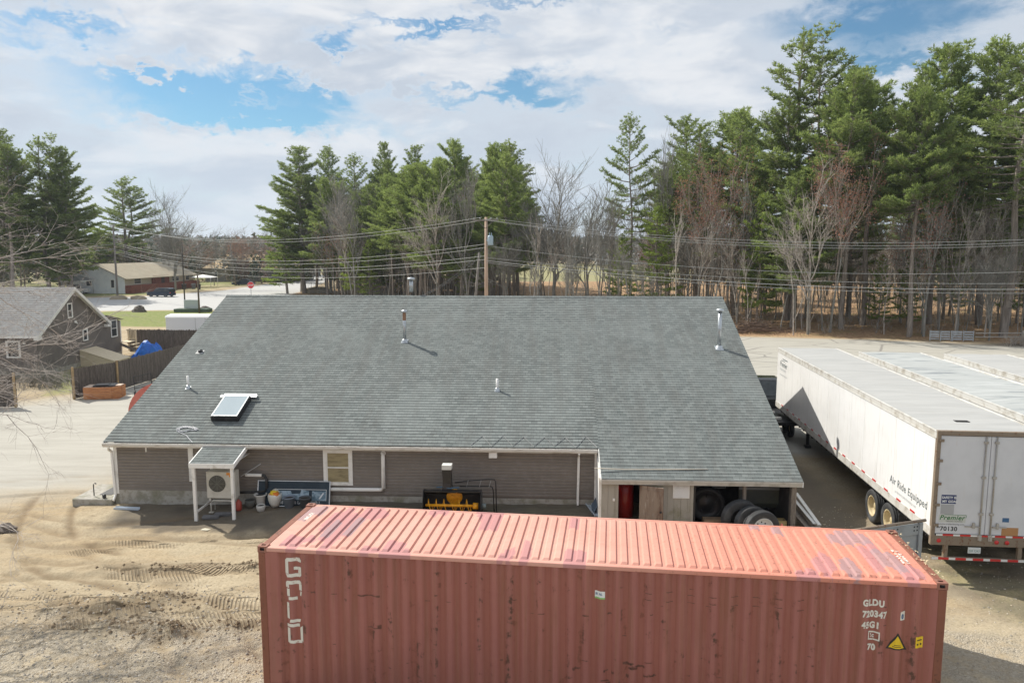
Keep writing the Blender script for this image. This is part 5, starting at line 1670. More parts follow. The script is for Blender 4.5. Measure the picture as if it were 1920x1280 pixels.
# things in and before the lean-to
rb = MB().mat(M('red_enamel', (.22, .008, .007), .3)); rb.tube([(0, 0, .25), (0, 0, 1.5)], .27, 24); rb.mat(black_steel); rb.tube([(0, 0, 0), (0, 0, .25)], .2, 16)
o = rb.build('red_tank'); o.location = bl(16.68, -.55, .08); tag(o, 'upright red tank just inside the open shed door', 'tank')
wr = empty('machine_wheel', bl(19.22, -.28, .62), RZ, 'big dark wheel standing inside the open bay, left of the post', 'wheel')
mb = MB().mat(M('dark_tyre', (.025, .025, .027), .6)); mb.lathe([(.40, -.1), (.50, -.12), (.545, -.06), (.545, .06), (.5, .12), (.40, .1)], axis='y', n=36, close=True); mb.build('tyre', wr)
mb = MB().mat(M('dark_rim', (.03, .03, .032), .35)); mb.lathe([(.40, -.07), (.36, -.02), (.2, .0), (.12, -.05), (.001, -.06)], axis='y', n=28)
for k in range(5):
    a = k * 2 * PI / 5 + .3; mb.lathe([(.001, -.045), (.03, -.04), (.035, 0)], (.26 * math.cos(a), 0, .26 * math.sin(a)), axis='y', n=8)
mb.build('rim', wr)
for (u, t, lb) in ((19.72, .35, 'grey steel drawer unit at the back of the open bay'),):
    e_ = empty('tool_cabinet', bl(u, t, .95), RZ, lb, 'cabinet')
    mb = MB().mat(M('dim_steel', (.25, .25, .25), .5)); mb.bbox(-.2, -.1, 0, .2, .1, .16, .01); mb.build('body', e_); mb = MB().mat(black_steel); mb.box(-.17, -.11, .05, .17, -.101, .07); mb.build('handle', e_)
bk = empty('tractor_bucket', bl(20.85, .1, .42), RZ, 'wide dark steel loader bucket in the right half of the bay', 'bucket')
mb = MB().mat(M('dim_dark_steel', (.07, .075, .07), .45, var=((.12, .12, .08), 1.5, .4, .7)))
mb.prism([(-.25, .72), (-.22, .2), (-.05, .0), (.3, .0), (.32, .03), (0, .05), (-.17, .24), (-.2, .72)], -.62, .6, axis='x'); mb.build('shell', bk)
mb = MB().mat(MATS['dim_steel']); mb.box(-.62, -.262, .64, .6, -.25, .72); mb.build('top_edge', bk)
for (x0, x1, mt, lb) in ((18.98, 19.62, M('brown_carton', (.34, .24, .15), .85, var=((.24, .16, .1), 3, .4, .7)), 'brown wooden crate board behind the tyres, left'), (20.55, 21.40, M('yellow_plywood', (.45, .33, .15), .85, var=((.26, .19, .08), 4, .42, .66)), 'yellowish plywood box in the bay beside the right post')):
    e_ = empty('wooden_box', bl((x0 + x1) / 2, -1.0, .02), RZ, lb, 'box')
    hw = (x1 - x0) / 2
    mb = MB().mat(mt)
    mb.box(-hw, -.16, 0, -.005, -.14, .42); mb.box(.005, -.16, 0, hw, -.14, .42); mb.box(-hw, .14, 0, hw, .16, .40); mb.box(-hw, -.14, 0, -hw + .02, .14, .41); mb.box(hw - .02, -.14, 0, hw, .14, .41)
    mb.build('boards', e_)
    mb = MB().mat(soil); mb.box(-hw + .02, -.139, .02, hw - .02, .139, .3); mb.build('contents', e_)
for k, (u, t, r, w_, rz, rim_, lb) in enumerate(((19.98, -1.42, .58, .24, -.15, None, 'dark blue-black truck tyre at the back of the row of three'),
                                                  (20.25, -1.66, .53, .22, -.2, RIMW, 'middle truck tyre with pale worn tread in the row of three'),
                                                  (20.46, -1.92, .51, .22, -.2, RIMW, 'front truck tyre of the row of three, with white rim'))):
    e_ = empty('truck_tyre', bl(u, t, r + .0), 0, lb, 'tyre', 'truck tyres standing before the open bay')
    w2 = wheel(e_, 0, 0, 0, r, w_, 'x', -1, rim=rim_ or MATS['dark_rim'])
    for ch in list(w2.children): ch.parent = e_
    bpy.data.objects.remove(w2)
    e_.rotation_euler = (R_(0), 0, PI / 2 + RZ - rz)
# faded red cone tip behind the tyres
e_ = empty('traffic_cone', bl(21.02, -1.9), 0, 'faded pink-red traffic cone beside the front tyre', 'cone')
mb = MB().mat(M('faded_cone', (.70, .20, .16), .6)); mb.lathe([(.12, .03), (.03, .62), (.02, .64), (.001, .64)], n=14); mb.build('cone_body', e_)
mb = MB().mat(MATS['faded_cone']); mb.bbox(-.15, -.15, 0, .15, .15, .03, .005); mb.build('base', e_)
o = MB().mat(M('grey_tarp', (.34, .33, .31), .8)).bbox(-.4, -.2, 0, .4, .2, .22, .09).build('stone_slab'); o.location = bl(19.0, -1.75); tag(o, 'rounded pale grey slab on the ground in front of the bay', 'slab')
# lumber pile beside the lean-to
rr = random.Random(14)
for i in range(12):
    L1 = rr.uniform(1.7, 2.3); top = i >= 10
    o = MB().mat(M('white_board', (.60, .60, .58), .6) if top else wood_grey).bbox(-.055, 0, 0, .055, L1, .022 if not top else .03, .003).build('board')
    u = 21.95 + .09 * (i % 5) + rr.uniform(-.02, .02)
    o.location = bl(u + (.28 if top else .1), -1.0 - .1 * (i % 3), .12 + (i // 5) * .06 + (.1 if top else 0))
    o.rotation_euler = (R_(12 + rr.uniform(-3, 3) - (0 if top else 0)), 0, RZ + .12 + rr.uniform(-.06, .06))
    o['label'] = ('long white trim board lying on top of the lumber pile' if top else 'weathered grey board in the pile beside the lean-to post'); o['category'] = 'board'; o['group'] = 'boards piled beside the lean-to' if not top else 'white boards on the lumber pile'
o = MB().mat(M('grey_box', (.42, .42, .39), .8)).bbox(-.32, -.2, 0, .32, .2, .34, .02).build('utility_box'); o.location = bl(22.0, -1.55); tag(o, 'low pale grey concrete box at the foot of the lumber pile', 'box')
# long stick lying on the lean-to roof
e_ = MB().mat(M('bare_wood_strip', (.55, .50, .42), .8))
e_.tube([bl(15.72, -1.02, roofz(-1.02) + .10), bl(16.6, -.98, roofz(-.98) + .045), bl(18.2, -.93, roofz(-.93) + .035), bl(19.1, -.90, roofz(-.9) + .03)], [.012, .016, .018, .012], 6)
o = e_.build('wood_strip'); tag(o, 'long thin wood strip lying across the lean-to roof', 'wood strip')

# concrete pad at the left corner
pd = empty('concrete_pad', bl(-.62, .85, 0), RZ, 'low concrete pad at the left corner of the workshop', 'concrete pad')
mb = MB().mat(concrete); mb.bbox(-.62, -.75, -.05, .72, .85, .30, .02); mb.build('slab', pd)
mb = MB().mat(M('dark_paving', (.10, .10, .10), .8)); mb.box(.05, -.3, .30, .45, .8, .315); mb.build('mat', pd)
mb = MB().mat(black_steel); mb.tube([(-.05, -.45, .32), (-.05, -.45, .70), (.0, -.45, .75), (.05, -.45, .72)], .018, 7); mb.build('standpipe', pd)
mb = MB().mat(black_steel); mb.lathe([(.06, 0), (.06, .1), (.001, .11)], (.4, -.62, .32), n=10); mb.build('fitting', pd)

# grey steel panel (trailer ramp gate) behind the container's right end
rg = empty('steel_gate_panel', (7.65, 15.33, 0), .31, 'upright grey steel panel behind the right end of the container', 'steel panel')
gm_ = M('grey_painted_steel', (.30, .33, .34), .5, var=((.22, .23, .23), 2, .45, .7))
mb = MB().mat(gm_); mb.box(-1.3, 0, .25, 1.14, .03, 2.36); mb.bbox(-1.3, -.03, 2.34, 1.15, .05, 2.58, .01); mb.box(-1.3, -.025, .18, 1.14, .04, .28); mb.build('plate', rg)
mb = MB().mat(gm_); mb.bbox(1.14, -.045, .0, 1.25, .06, 2.60, .008); mb.build('post', rg)
mb = MB().mat(gm_); mb.bbox(-1.40, -.045, .0, -1.30, .06, 2.60, .008); mb.build('post', rg)
mb = MB().mat(frame_rust); mb.tube([(-1.3, .0, 2.62), (1.34, .0, 2.63)], .035, 8); mb.mat(hole_m)
for x in (.45, .55, 1.0, 1.08):
    for z in (2.43, 2.51): mb.box(x, -.034, z, x + .03, -.0301, z + .03)
mb.build('top_bar', rg)


# ------------------------------------------------------------------ vehicles
def car(name, loc, rz, label, paint, L_=4.6, W_=1.8, H_=1.45, kind='sedan', cat='car', group=None):
    """front towards -x. body lofted from a side profile, separate glass and wheels"""
    c_ = empty(name, loc, rz, label, cat, group)
    g0 = .20
    if kind == 'sedan':
        low = [(-.50, .30), (-.49, .46), (-.44, .54), (-.22, .62), (-.17, .64), (.30, .64), (.36, .63), (.47, .61), (.50, .50), (.50, .28)]
        cab = [(-.20, .63), (-.05, .93), (.02, 1.0), (.20, .99), (.27, .93), (.38, .64)]
    elif kind == 'suv':
        low = [(-.50, .30), (-.49, .52), (-.44, .60), (-.24, .66), (-.2, .66), (.45, .66), (.49, .6), (.50, .30)]
        cab = [(-.22, .65), (-.10, .95), (-.04, 1.0), (.38, 1.0), (.45, .92), (.49, .66)]
    else:
        low = [(-.50, .30), (-.50, .56), (-.46, .62), (-.22, .64), (.50, .64), (.50, .32)]
        cab = [(-.22, .63), (-.11, .97), (-.07, 1.0), (.08, 1.0), (.12, .95), (.14, .63)]
    def P(q): return (q[0] * L_, g0 + (q[1] - .28) / .72 * (H_ - g0))
    mb = MB().mat(paint)
    lo = [P(q) for q in low]
    n = len(lo)
    secs = [(-W_ / 2, .93), (-W_ / 2 + .10, 1.0), (W_ / 2 - .10, 1.0), (W_ / 2, .93)]
    V = []
    for (yy, k) in secs:
        for (x, z) in lo: V.append((x * (k * .5 + .5) if abs(x) > .4 * L_ else x, yy, g0 + .02 + (z - g0) * (1 if k == 1 else .965)))
    Fc = []
    for s in range(3):
        for i in range(n):
            j = (i + 1) % n; Fc.append((s * n + i, s * n + j, (s + 1) * n + j, (s + 1) * n + i))
    Fc.append(tuple(range(n))[::-1]); Fc.append(tuple(3 * n + i for i in range(n)))
    mb.add(V, Fc)
    cb_ = [P(q) for q in cab]
    m = len(cb_); V = []
    zmin = cb_[0][1]; zmax = max(z for x, z in cb_)
    for s in (-1, 1):
        for (x, z) in cb_:
            f = (z - zmin) / (zmax - zmin); V.append((x, s * (W_ / 2 - .06 - .17 * f), z))
    Fc = [tuple(range(m))[::1], tuple(range(2 * m - 1, m - 1, -1))]
    gi = []
    body_f = []
    for i in range(m - 1):
        body_f.append((i, i + m, i + 1 + m, i + 1))
    mb.add(V, Fc + body_f)
    mb.build('body', c_, recalc=True)
    gl = MB().mat(glass_dark)
    def lerp(a, b2, t): return a + (b2 - a) * t
    for (i, j) in ((0, 1), (m - 2, m - 1)):
        (xa, za), (xb, zb) = cb_[i], cb_[j]
        sg = -1 if i == 0 else 1
        pts = []
        for (t, s) in ((.08, -1), (.92, -1), (.92, 1), (.08, 1)):
            x = lerp(xa, xb, t); z = lerp(za, zb, t); f = (z - zmin) / (zmax - zmin)
            pts.append((x + sg * .012, s * (W_ / 2 - .14 - .17 * f), z + .006))
        gl.add(pts, [(0, 1, 2, 3)])
    xs_ = [cb_[0][0], cb_[1][0], cb_[-2][0], cb_[-1][0]]
    for s in (-1, 1):
        z0, z1 = zmin + .05, zmin + (zmax - zmin) * .86
        def yy(z): return s * (W_ / 2 - .06 - .17 * (z - zmin) / (zmax - zmin) + .008)
        xa = lerp(xs_[0], xs_[1], .25) + .12; xb = lerp(xs_[0], xs_[1], .9) + .12; xc = lerp(xs_[2], xs_[3], .15) - .1; xd = lerp(xs_[2], xs_[3], .75) - .1
        mid = (xb + xc) / 2
        for (p0, p1, p2, p3) in ((xa, mid - .04, mid - .04, xb), (mid + .04, xd, xc, mid + .04)):
            gl.add([(p0, yy(z0), z0), (p1, yy(z0), z0), (p2, yy(z1), z1), (p3, yy(z1), z1)], [(0, 1, 2, 3)])
    gl.build('windows', c_)
    for xx in (-.31 * L_, .31 * L_):
        for s in (-1, 1):
            wo = wheel(c_, xx, s * (W_ / 2 - .10), .33, .33, .22, 'y', s, rim=alu)
    for s in (-1, 1):
        mb = MB().mat(M('headlight', (.75, .77, .78), .15)); mb.bbox(-.5 * L_ - .01, s * (W_ / 2 - .28) - .16, .62, -.5 * L_ + .1, s * (W_ / 2 - .28) + .14, .76, .03); mb.build('headlight', c_)
        mb = MB().mat(tr_red); mb.bbox(.5 * L_ - .1, s * (W_ / 2 - .22) - .14, .68, .5 * L_ + .01, s * (W_ / 2 - .22) + .12, .82, .03); mb.build('tail_light', c_)
    if kind == 'pickup':
        mb = MB().mat(black_rubber); x0 = .15 * L_; x1 = .485 * L_; zt = P((0, .64))[1] + .003
        mb.box(x0, -W_ / 2 + .12, zt + .001, x1, W_ / 2 - .12, zt + .004); mb.build('bed_liner', c_)
    return c_


car_blue = M('dark_blue_car_paint', (.02, .035, .06), .22, coat=.6); car_blk = M('black_car_paint', (.012, .013, .015), .25, coat=.6); car_wht = M('white_car_paint', (.70, .71, .72), .3, coat=.5)
car('car', (-60.6, 130.8, 0), -.22, 'dark blue car driving along the main road past the brick house', car_blue, kind='suv', H_=1.55)
car('car', (-60.0, 169.5, 0), -.1, 'dark blue car parked before the long low building beyond the stop sign', car_blue, L_=4.8, kind='sedan')
car('pickup_truck', (-80.3, 139.0, 0), .15, 'white pickup truck under the canopy beside the white house', car_wht, L_=5.3, H_=1.8, kind='pickup', cat='pickup truck')
car('pickup_truck', (12.9, 38.6, 0), PI / 2 - TA, 'black pickup truck parked beyond the nose of the nearest trailer', car_blk, L_=5.4, W_=1.95, H_=1.85, kind='pickup', cat='pickup truck')
fb = empty('flatbed_trailer', (12.05, 35.0, 0), -TA, 'low black flatbed trailer between the workshop and the nearest white trailer', 'flatbed trailer')
mb = MB().mat(black_steel); mb.bbox(-1.0, -2.6, .75, .75, .6, .88, .01); mb.bbox(-1.0, -2.6, .88, -.92, .6, 1.0, .01); mb.bbox(-1.0, .5, .88, .75, .6, 1.3, .01)
for y in (-2.3, -1.2, -.2): mb.box(-.95, y, .66, .7, y + .08, .749)
mb.build('deck', fb)
for (x, y) in ((-.9, -1.6), (.65, -1.6), (-.9, -.8), (.65, -.8)): wheel(fb, x, y, .38, .38, .2, 'x', -1 if x < 0 else 1)
for y in (-2.2, -1.0):
    mb = MB().mat(white_dirty); mb.bbox(-.6, y, .885, .1, y + .18, 1.0, .01); mb.build('cargo_block', fb)

# ------------------------------------------------------------------ neighbour's grey house on the left
nb = empty('neighbour_house', (-31.0, 49.0, 0), 0, 'brown-grey house with white trimmed gable at the far left', 'house')
HZ, HR = 2.95, 5.62
HD, HW = 8.3, 12.0
def nz(y): return HZ + (HR - HZ) * (1 - abs(y - HD / 2) / (HD / 2))
mb = MB().mat(siding_nb)
gable_siding(mb, 0, 0, HD, .3, lambda v: nz(v) - .05, sgn=1, step=.115)
lap_siding(mb, (-HW, 0), (0, 0), .3, HZ, step=.115)
mb.box(-HW, .01, .25, -.02, HD, HZ - .02)
mb.prism([(.02, HZ - .03), (HD - .02, HZ - .03), (HD / 2, HR - .08)], -HW, -.012, axis='x')
lap_siding(mb, (-.5, HD), (0, HD), .3, 2.6, nrm=(1, 0))
mb.box(-6, HD + .01, .25, -.01, HD + 2.3, 2.75)
gable_siding(mb, .0, HD + .0, HD + 2.3, .3, lambda v: 3.25 - (v - HD) * .22, sgn=1, step=.115)
mb.build('wall', nb)
mb = MB().mat(concrete); mb.box(-HW, -.01, -.1, .01, HD + 2.3, .31); mb.build('foundation', nb)
mb = MB().mat(sh_nb)
ov = .35
n_ = 26
for sgn in (0, 1):
    for i in range(n_):
        a = -ov + (HD / 2 + ov) * i / n_; b2 = -ov + (HD / 2 + ov) * (i + 1) / n_
        za, zb_ = nz(0) + (HR - HZ) / (HD / 2) * a, nz(0) + (HR - HZ) / (HD / 2) * b2
        if sgn == 0: mb.add([(-HW - .3, a, za + .08 + .015), (.35, a, za + .095), (.35, b2, zb_ + .08), (-HW - .3, b2, zb_ + .08), (-HW - .3, a, za + .08), (.35, a, za + .08)], [(0, 1, 2, 3), (4, 5, 1, 0)])
        else: mb.add([(.35, HD - a, za + .095), (-HW - .3, HD - a, za + .095), (-HW - .3, HD - b2, zb_ + .08), (.35, HD - b2, zb_ + .08)], [(0, 1, 2, 3)])
mb.add([(-6, HD + .0, 3.36), (.25, HD, 3.36), (.25, HD + 2.6, 2.78), (-6, HD + 2.6, 2.78)], [(0, 1, 2, 3)])
nr = mb.build('roof', nb)
mb = MB().mat(white_trim)
sl_ = (HR - HZ) / (HD / 2)
for sgn in (0, 1):
    ya, yb = (-ov, HD / 2) if sgn == 0 else (HD + ov, HD / 2)
    za, zb_ = HZ - ov * sl_, HR
    for (x0, x1) in ((.33, .36),):
        mb.add([(x0, ya, za - .17), (x1, ya, za - .17), (x1, yb, zb_ - .17), (x0, yb, zb_ - .17), (x0, ya, za + .078), (x1, ya, za + .078), (x1, yb, zb_ + .078), (x0, yb, zb_ + .078)],
               [(0, 1, 5, 4), (1, 2, 6, 5), (2, 3, 7, 6), (3, 0, 4, 7), (4, 5, 6, 7), (0, 3, 2, 1)])
    mb.add([(-.0, ya, za - .07), (.33, ya, za - .07), (.33, yb, zb_ - .07), (-.0, yb, zb_ - .07)], [(0, 1, 2, 3)])
mb.box(-HW - .3, -ov - .02, HZ - ov * sl_ - .1, .33, -ov, HZ - ov * sl_ + .07)
mb.bbox(.0, -ov, HZ - ov * sl_ - .25, .32, .1, HZ - ov * sl_ - .05, .01)
mb.bbox(.0, HD - .1, HZ - ov * sl_ - .25, .32, HD + ov, HZ - ov * sl_ - .05, .01)
mb.build('fascia_board', nr)
mb = MB().mat(white_trim); mb.box(.0, HD + 2.2, .25, .03, HD + 2.32, 2.75); mb.build('corner_board', nb)
window_unit(nb, 'window', 3.85, 3.55, .62, 1.05, .030, fr=.08, axis='x', sgn=1)
window_unit(nb, 'window', 5.55, 1.75, .65, .85, .030, fr=.08, axis='x', sgn=1, split=False)
window_unit(nb, 'window', HD + 1.25, 1.55, .95, 1.35, .030, fr=.08, axis='x', sgn=1)
window_unit(nb, 'window', -1.55, 1.30, .95, 1.12, -.030, fr=.09, axis='y', sgn=-1)
window_unit(nb, 'window', -5.6, 1.30, .95, 1.12, -.030, fr=.09, axis='y', sgn=-1)
mb = MB().mat(white_trim); mb.bbox(.01, 4.35, 3.15, .08, 4.55, 3.32, .01); mb.tube([(.06, 4.45, 3.2), (.15, 4.5, 3.1)], .04, 8); mb.build('floodlight', nb)
mb = MB().mat(white_trim); mb.bbox(-.85, -.12, 2.2, -.72, -.01, 2.34, .01); mb.build('floodlight', nb)

bh = empty('cellar_bulkhead', (-31, 52.9, 0), 0, 'pale plywood cellar bulkhead sloping down from the brown-grey house wall', 'bulkhead')
mb = MB().mat(wood_new)
mb.prism([(.0, 0), (2.45, 0), (2.45, .32), (.0, 1.12)], .0 + .85, .90, axis='y')
mb.prism([(.0, 0), (2.45, 0), (2.45, .32), (.0, 1.12)], 2.95, 3.0, axis='y')
mb.box(2.40, .901, 0, 2.45, 2.949, .31)
mb.build('sides', bh)
for (y0, y1) in ((.82, 1.915), (1.925, 3.03)):
    mb = MB().mat(wood_new)
    mb.add([(-.0, y0, 1.14), (2.52, y0, .32), (2.52, y1, .32), (-.0, y1, 1.14), (-.0, y0, 1.18), (2.52, y0, .36), (2.52, y1, .36), (-.0, y1, 1.18)], [(0, 1, 5, 4), (1, 2, 6, 5), (2, 3, 7, 6), (3, 0, 4, 7), (4, 5, 6, 7), (0, 3, 2, 1)])
    mb.build('door_leaf', bh)

bs_ = empty('back_steps', (-30.6, 60.4, 0), 0, 'wooden back steps with railing at the far corner of the grey house', 'steps')
mb = MB().mat(wood_new)
for i in range(4):
    z = .2 + .2 * i; mb.box(1.2 - .3 * i, -1.0, z, 1.52 - .3 * i, .1, z + .045)
mb.box(-.4, -1.0, 1.0, .3, .1, 1.045)
mb.build('treads', bs_)
mb = MB().mat(wood_grey)
for y in (-1.04, .1): mb.add([(1.5, y, 0), (1.55, y, .2), (-.4, y, 1.0), (-.4, y, .78), (1.5, y + .04, 0), (1.55, y + .04, .2), (-.4, y + .04, 1.0), (-.4, y + .04, .78)], [(0, 1, 2, 3), (7, 6, 5, 4), (0, 4, 5, 1), (1, 5, 6, 2), (3, 2, 6, 7)])
mb.build('stringers', bs_)
mb = MB().mat(wood_new)
for (x, z0) in ((.3, 1.0), (-.3, 1.0)): mb.box(x, .02, z0 - .8, x + .09, .11, z0 + .95)
mb.box(-.4, .03, 1.85, .42, .10, 1.93); mb.box(-.4, .03, 1.15, .42, .08, 1.2)
for k in range(5): mb.box(-.2 + .11 * k, .04, 1.2, -.16 + .11 * k, .07, 1.85)
mb.build('railing', bs_)

# ---- picket fences, one per straight run
fence_w = M('grey_fence_board', (.135, .115, .10), .9, var=((.075, .062, .052), 2.5, .35, .7, (3, 3, .4)), var2=((.20, .175, .15), 8, .5, .72, (4, 4, .5)))
post_w = M('fresh_post', (.42, .30, .16), .85, var=((.28, .2, .11), 4, .4, .7))
def fence(name, p0, p1, h, label, posts=None, step=.145, newposts=(), h2=None):
    p0, p1 = Vector((p0[0], p0[1], 0)), Vector((p1[0], p1[1], 0))
    d = p1 - p0; L1 = d.length
    f = empty(name, (p0.x, p0.y, 0), math.atan2(d.y, d.x), label, 'fence', 'weathered board fences round the yard')
    rr = random.Random(int(L1 * 100))
    mb = MB().mat(fence_w)
    n = int(L1 / step)
    for i in range(n):
        x = i * L1 / n; hh = h + ((h2 or h) - h) * i / n + rr.uniform(-.02, .02); w_ = L1 / n - .008
        dy = rr.uniform(-.006, .006)
        mb.add([(x, dy - .01, .03), (x + w_, dy - .01, .03), (x + w_, dy - .01, hh - .05), (x + w_ * .72, dy - .01, hh), (x + w_ * .28, dy - .01, hh), (x, dy - .01, hh - .05),
                (x, dy + .01, .03), (x + w_, dy + .01, .03), (x + w_, dy + .01, hh - .05), (x + w_ * .72, dy + .01, hh), (x + w_ * .28, dy + .01, hh), (x, dy + .01, hh - .05)],
               [(0, 1, 2, 3, 4, 5), (11, 10, 9, 8, 7, 6), (1, 7, 8, 2), (0, 5, 11, 6), (2, 8, 9, 3), (3, 9, 10, 4), (4, 10, 11, 5)])
    mb.build('boards', f)
    mb = MB().mat(fence_w)
    for z in (.35, h * .5, h - .3): mb.box(0, .018, z, L1, .055, z + .08)
    mb.build('rails', f)
    for k, x in enumerate(posts or [0, L1]):
        new = k in newposts
        mb = MB().mat(post_w if new else fence_w); mb.bbox(x - .05, -.12 if new else .056, 0, x + .05, -.021 if new else .15, h + (.08 if new else .03), .01); mb.build('post', f)
    return f


fence('board_fence', (-24.65, 41.75), (-23.45, 44.4), 1.75, 'short weathered fence run behind the orange crate', posts=[.05, 2.85], newposts=(0, 1))
fence('board_fence', (-23.42, 44.5), (-22.7, 54.5), 1.75, 'long weathered fence run leading up behind the workshop roof', posts=[.1, 2.4, 4.8, 7.2, 9.6])
fence('board_fence', (-31.3, 61.4), (-22.6, 60.4), 1.85, 'dark fence run closing the back yard behind the blue tarp', posts=[.05, 2.6, 5.2, 8.6])
fence('board_fence', (-33.5, 38.7), (-26.4, 39.7), 1.8, 'weathered fence run at the left edge before the grey house', posts=[.1, 2.4, 4.8, 7.1], newposts=(3,))

# hot-tub sized orange crate with black cover
oc_ = empty('wooden_crate', (-23.1, 42.25, 0), .12, 'orange-brown slatted crate with black cover against the fence', 'crate')
cm = M('orange_wood', (.50, .22, .09), .75, var=((.36, .14, .06), 3, .4, .7, (1, 1, 4)))
mb = MB().mat(cm)
for k in range(5):
    z = .04 + .13 * k
    mb.box(-.95, -.5, z, .55, -.47, z + .12)
    mb.add([(.56, -.5, z), (.95, -.1, z), (.95, -.1, z + .12), (.56, -.5, z + .12), (.53, -.47, z), (.92, -.07, z), (.92, -.07, z + .12), (.53, -.47, z + .12)], [(0, 1, 2, 3), (7, 6, 5, 4), (3, 2, 6, 7), (0, 4, 5, 1)])
    mb.box(-.95, -.469, z, -.92, .5, z + .12); mb.box(.92, -.06, z, .95, .5, z + .12)
mb.box(-.9, -.46, 0, .9, .48, .03)
mb.build('slats', oc_)
mb = MB().mat(M('black_plastic_cover', (.03, .035, .045), .35, var=((.12, .13, .14), 2, .5, .7))); mb.bbox(-.55, -.25, .68, .6, .5, .76, .03); mb.bbox(-.4, -.3, .761, .3, .2, .80, .02); mb.build('cover', oc_)
mb = MB().mat(M('pale_cloth', (.58, .45, .36), .8)); mb.bbox(-.93, -.49, .68, -.5, .4, .72, .01); mb.bbox(.62, -.1, .68, .92, .4, .73, .01); mb.build('rim_boards', oc_)

gf = empty('metal_rack', (-21.1, 42.6, 0), .5, 'small black tubular rack leaning by the fence', 'rack')
mb = MB().mat(black_steel)
mb.tube([(-.4, 0, 0), (-.45, .1, 1.15), (.45, .12, 1.3), (.5, 0, 0)], .03, 6)
for z in (.5, .8): mb.tube([(-.43, .06, z), (.48, .08, z + .1)], .025, 6)
mb.build('frame', gf); mb = MB().mat(black_rubber); mb.lathe([(.12, -.05), (.18, -.05), (.18, .05), (.12, .05)], (-.42, 0, .2), axis='x', n=14, close=True); mb.build('tyre', gf)

# blue tarp heap
rr = random.Random(33); V, Fc = [], []
for i in range(13):
    for j in range(9):
        x = -1.25 + 2.5 * i / 12; y = -.8 + 1.6 * j / 8
        e_ = max(0, 1 - (abs(x + .25) / 1.05) ** 1.2) * max(0, 1 - (abs(y) / .8) ** 1.5)
        V.append((x + rr.uniform(-.05, .05), y + rr.uniform(-.05, .05), max(.02, 1.5 * e_ ** .7 + rr.uniform(-.07, .07) * (e_ > .05) + (.5 if x > .4 and abs(y) < .5 else 0) * (e_ < .4))))
for i in range(12):
    for j in range(8): a = i * 9 + j; Fc.append((a, a + 9, a + 10, a + 1))
mb = MB().mat(M('blue_tarp', (.015, .14, .55), .4, var=((.01, .08, .35), 2, .4, .7))).add(V, Fc)
o = mb.build('blue_tarp_heap'); o.location = (-27.6, 57.2, 0); o.rotation_euler = (0, 0, -.1); tag(o, 'bright blue tarpaulin draped over a heap inside the fence', 'tarpaulin')

# white enclosed cargo trailer behind the fence
ct = empty('cargo_trailer', (-30.6, 66.6, 0), -.02, 'white enclosed cargo trailer behind the back fence', 'cargo trailer')
mb = MB().mat(M('white_cargo_panel', (.66, .70, .76), .4))
mb.prism([(-.02, .5), (2.2, .5), (2.2, 2.35), (2.1, 2.45), (.08, 2.45), (-.02, 2.35)], 0, 4.9, axis='x'); mb.build('body', ct, recalc=True)
mb = MB().mat(M('white_cargo_roof', (.78, .78, .78), .35)); mb.prism([(-.06, 2.32), (-.02, 2.36), (.08, 2.47), (1.1, 2.56), (2.1, 2.47), (2.26, 2.36), (2.26, 2.3), (2.2, 2.3), (2.1, 2.42), (1.1, 2.5), (.08, 2.42), (-.0, 2.31)], -.05, 4.95, axis='x'); mb.build('roof', ct, recalc=True)
mb = MB().mat(M('seam_grey', (.3, .33, .36), .5)); mb.box(2.62, -.026, .55, 2.65, -.021, 2.3); mb.box(3.5, -.026, .55, 3.53, -.021, 2.3); mb.box(2.66, -.026, 1.3, 2.74, -.021, 1.36); mb.build('side_door', ct)
for x in (1.8, 2.6):
    wheel(ct, x, .1, .36, .36, .2, 'y', -1)

# second white vehicle roof right of it, mostly behind the workshop ridge
car('van', (-27.2, 70.5, 0), 0, 'white van parked behind the cargo trailer by the lawn', car_wht, L_=4.8, W_=1.9, H_=1.95, kind='suv', cat='van')

# rocks on the lawn edge
def rock(name, loc, s, label, mat, seed=1, group=None):
    rr = random.Random(seed); V, Fc = [], []
    for a in range(6):
        for b3 in range(9):
            th, p3 = a / 5 * PI / 2, b3 / 9 * 2 * PI
            r = rr.uniform(.82, 1.1)
            V.append((s[0] * r * math.sin(th + .05) * math.cos(p3), s[1] * r * math.sin(th + .05) * math.sin(p3), s[2] * r * math.cos(th)))
    for a in range(5):
        for b3 in range(9): Fc.append((a * 9 + b3, (a + 1) * 9 + b3, (a + 1) * 9 + (b3 + 1) % 9, a * 9 + (b3 + 1) % 9))
    o = MB().mat(mat).add(V, Fc).build(name); o.location = loc; return tag(o, label, 'rock', group)
rk_m = M('dark_rock', (.12, .10, .085), .9, bump=(5, .6, .05)); rk_l = M('tan_rock', (.30, .25, .18), .9, bump=(5, .6, .05))
rock('rock', (-49.2, 99.6, -.1), (.95, .7, .95), 'dark round boulder at the near edge of the lawn by the road', rk_m, 1)
rock('rock', (-42.0, 103.3, 0), (.9, .6, .5), 'low brown rock on the lawn edge near the sign posts', rk_m, 2)
rock('rock', (-64.5, 124.0, 0), (1.5, .9, .7), 'low brush-covered rock at the foot of the left utility pole', rk_l, 3)
rock('rock', (-61.5, 124.5, 0), (1.4, .8, .6), 'tan rock right of the brush-covered rock beside the pole', rk_l, 4)
rock('rock', (-36.5, 142.0, 0), (3.2, 1.6, 1.1), 'long tan boulder where the side road meets the wood', rk_l, 5)
rock('dark_boulder', (-15.22, 21.9, 0), (.30, .26, .24), 'dark rock cut by the left edge of the sandy yard', rk_m, 6)

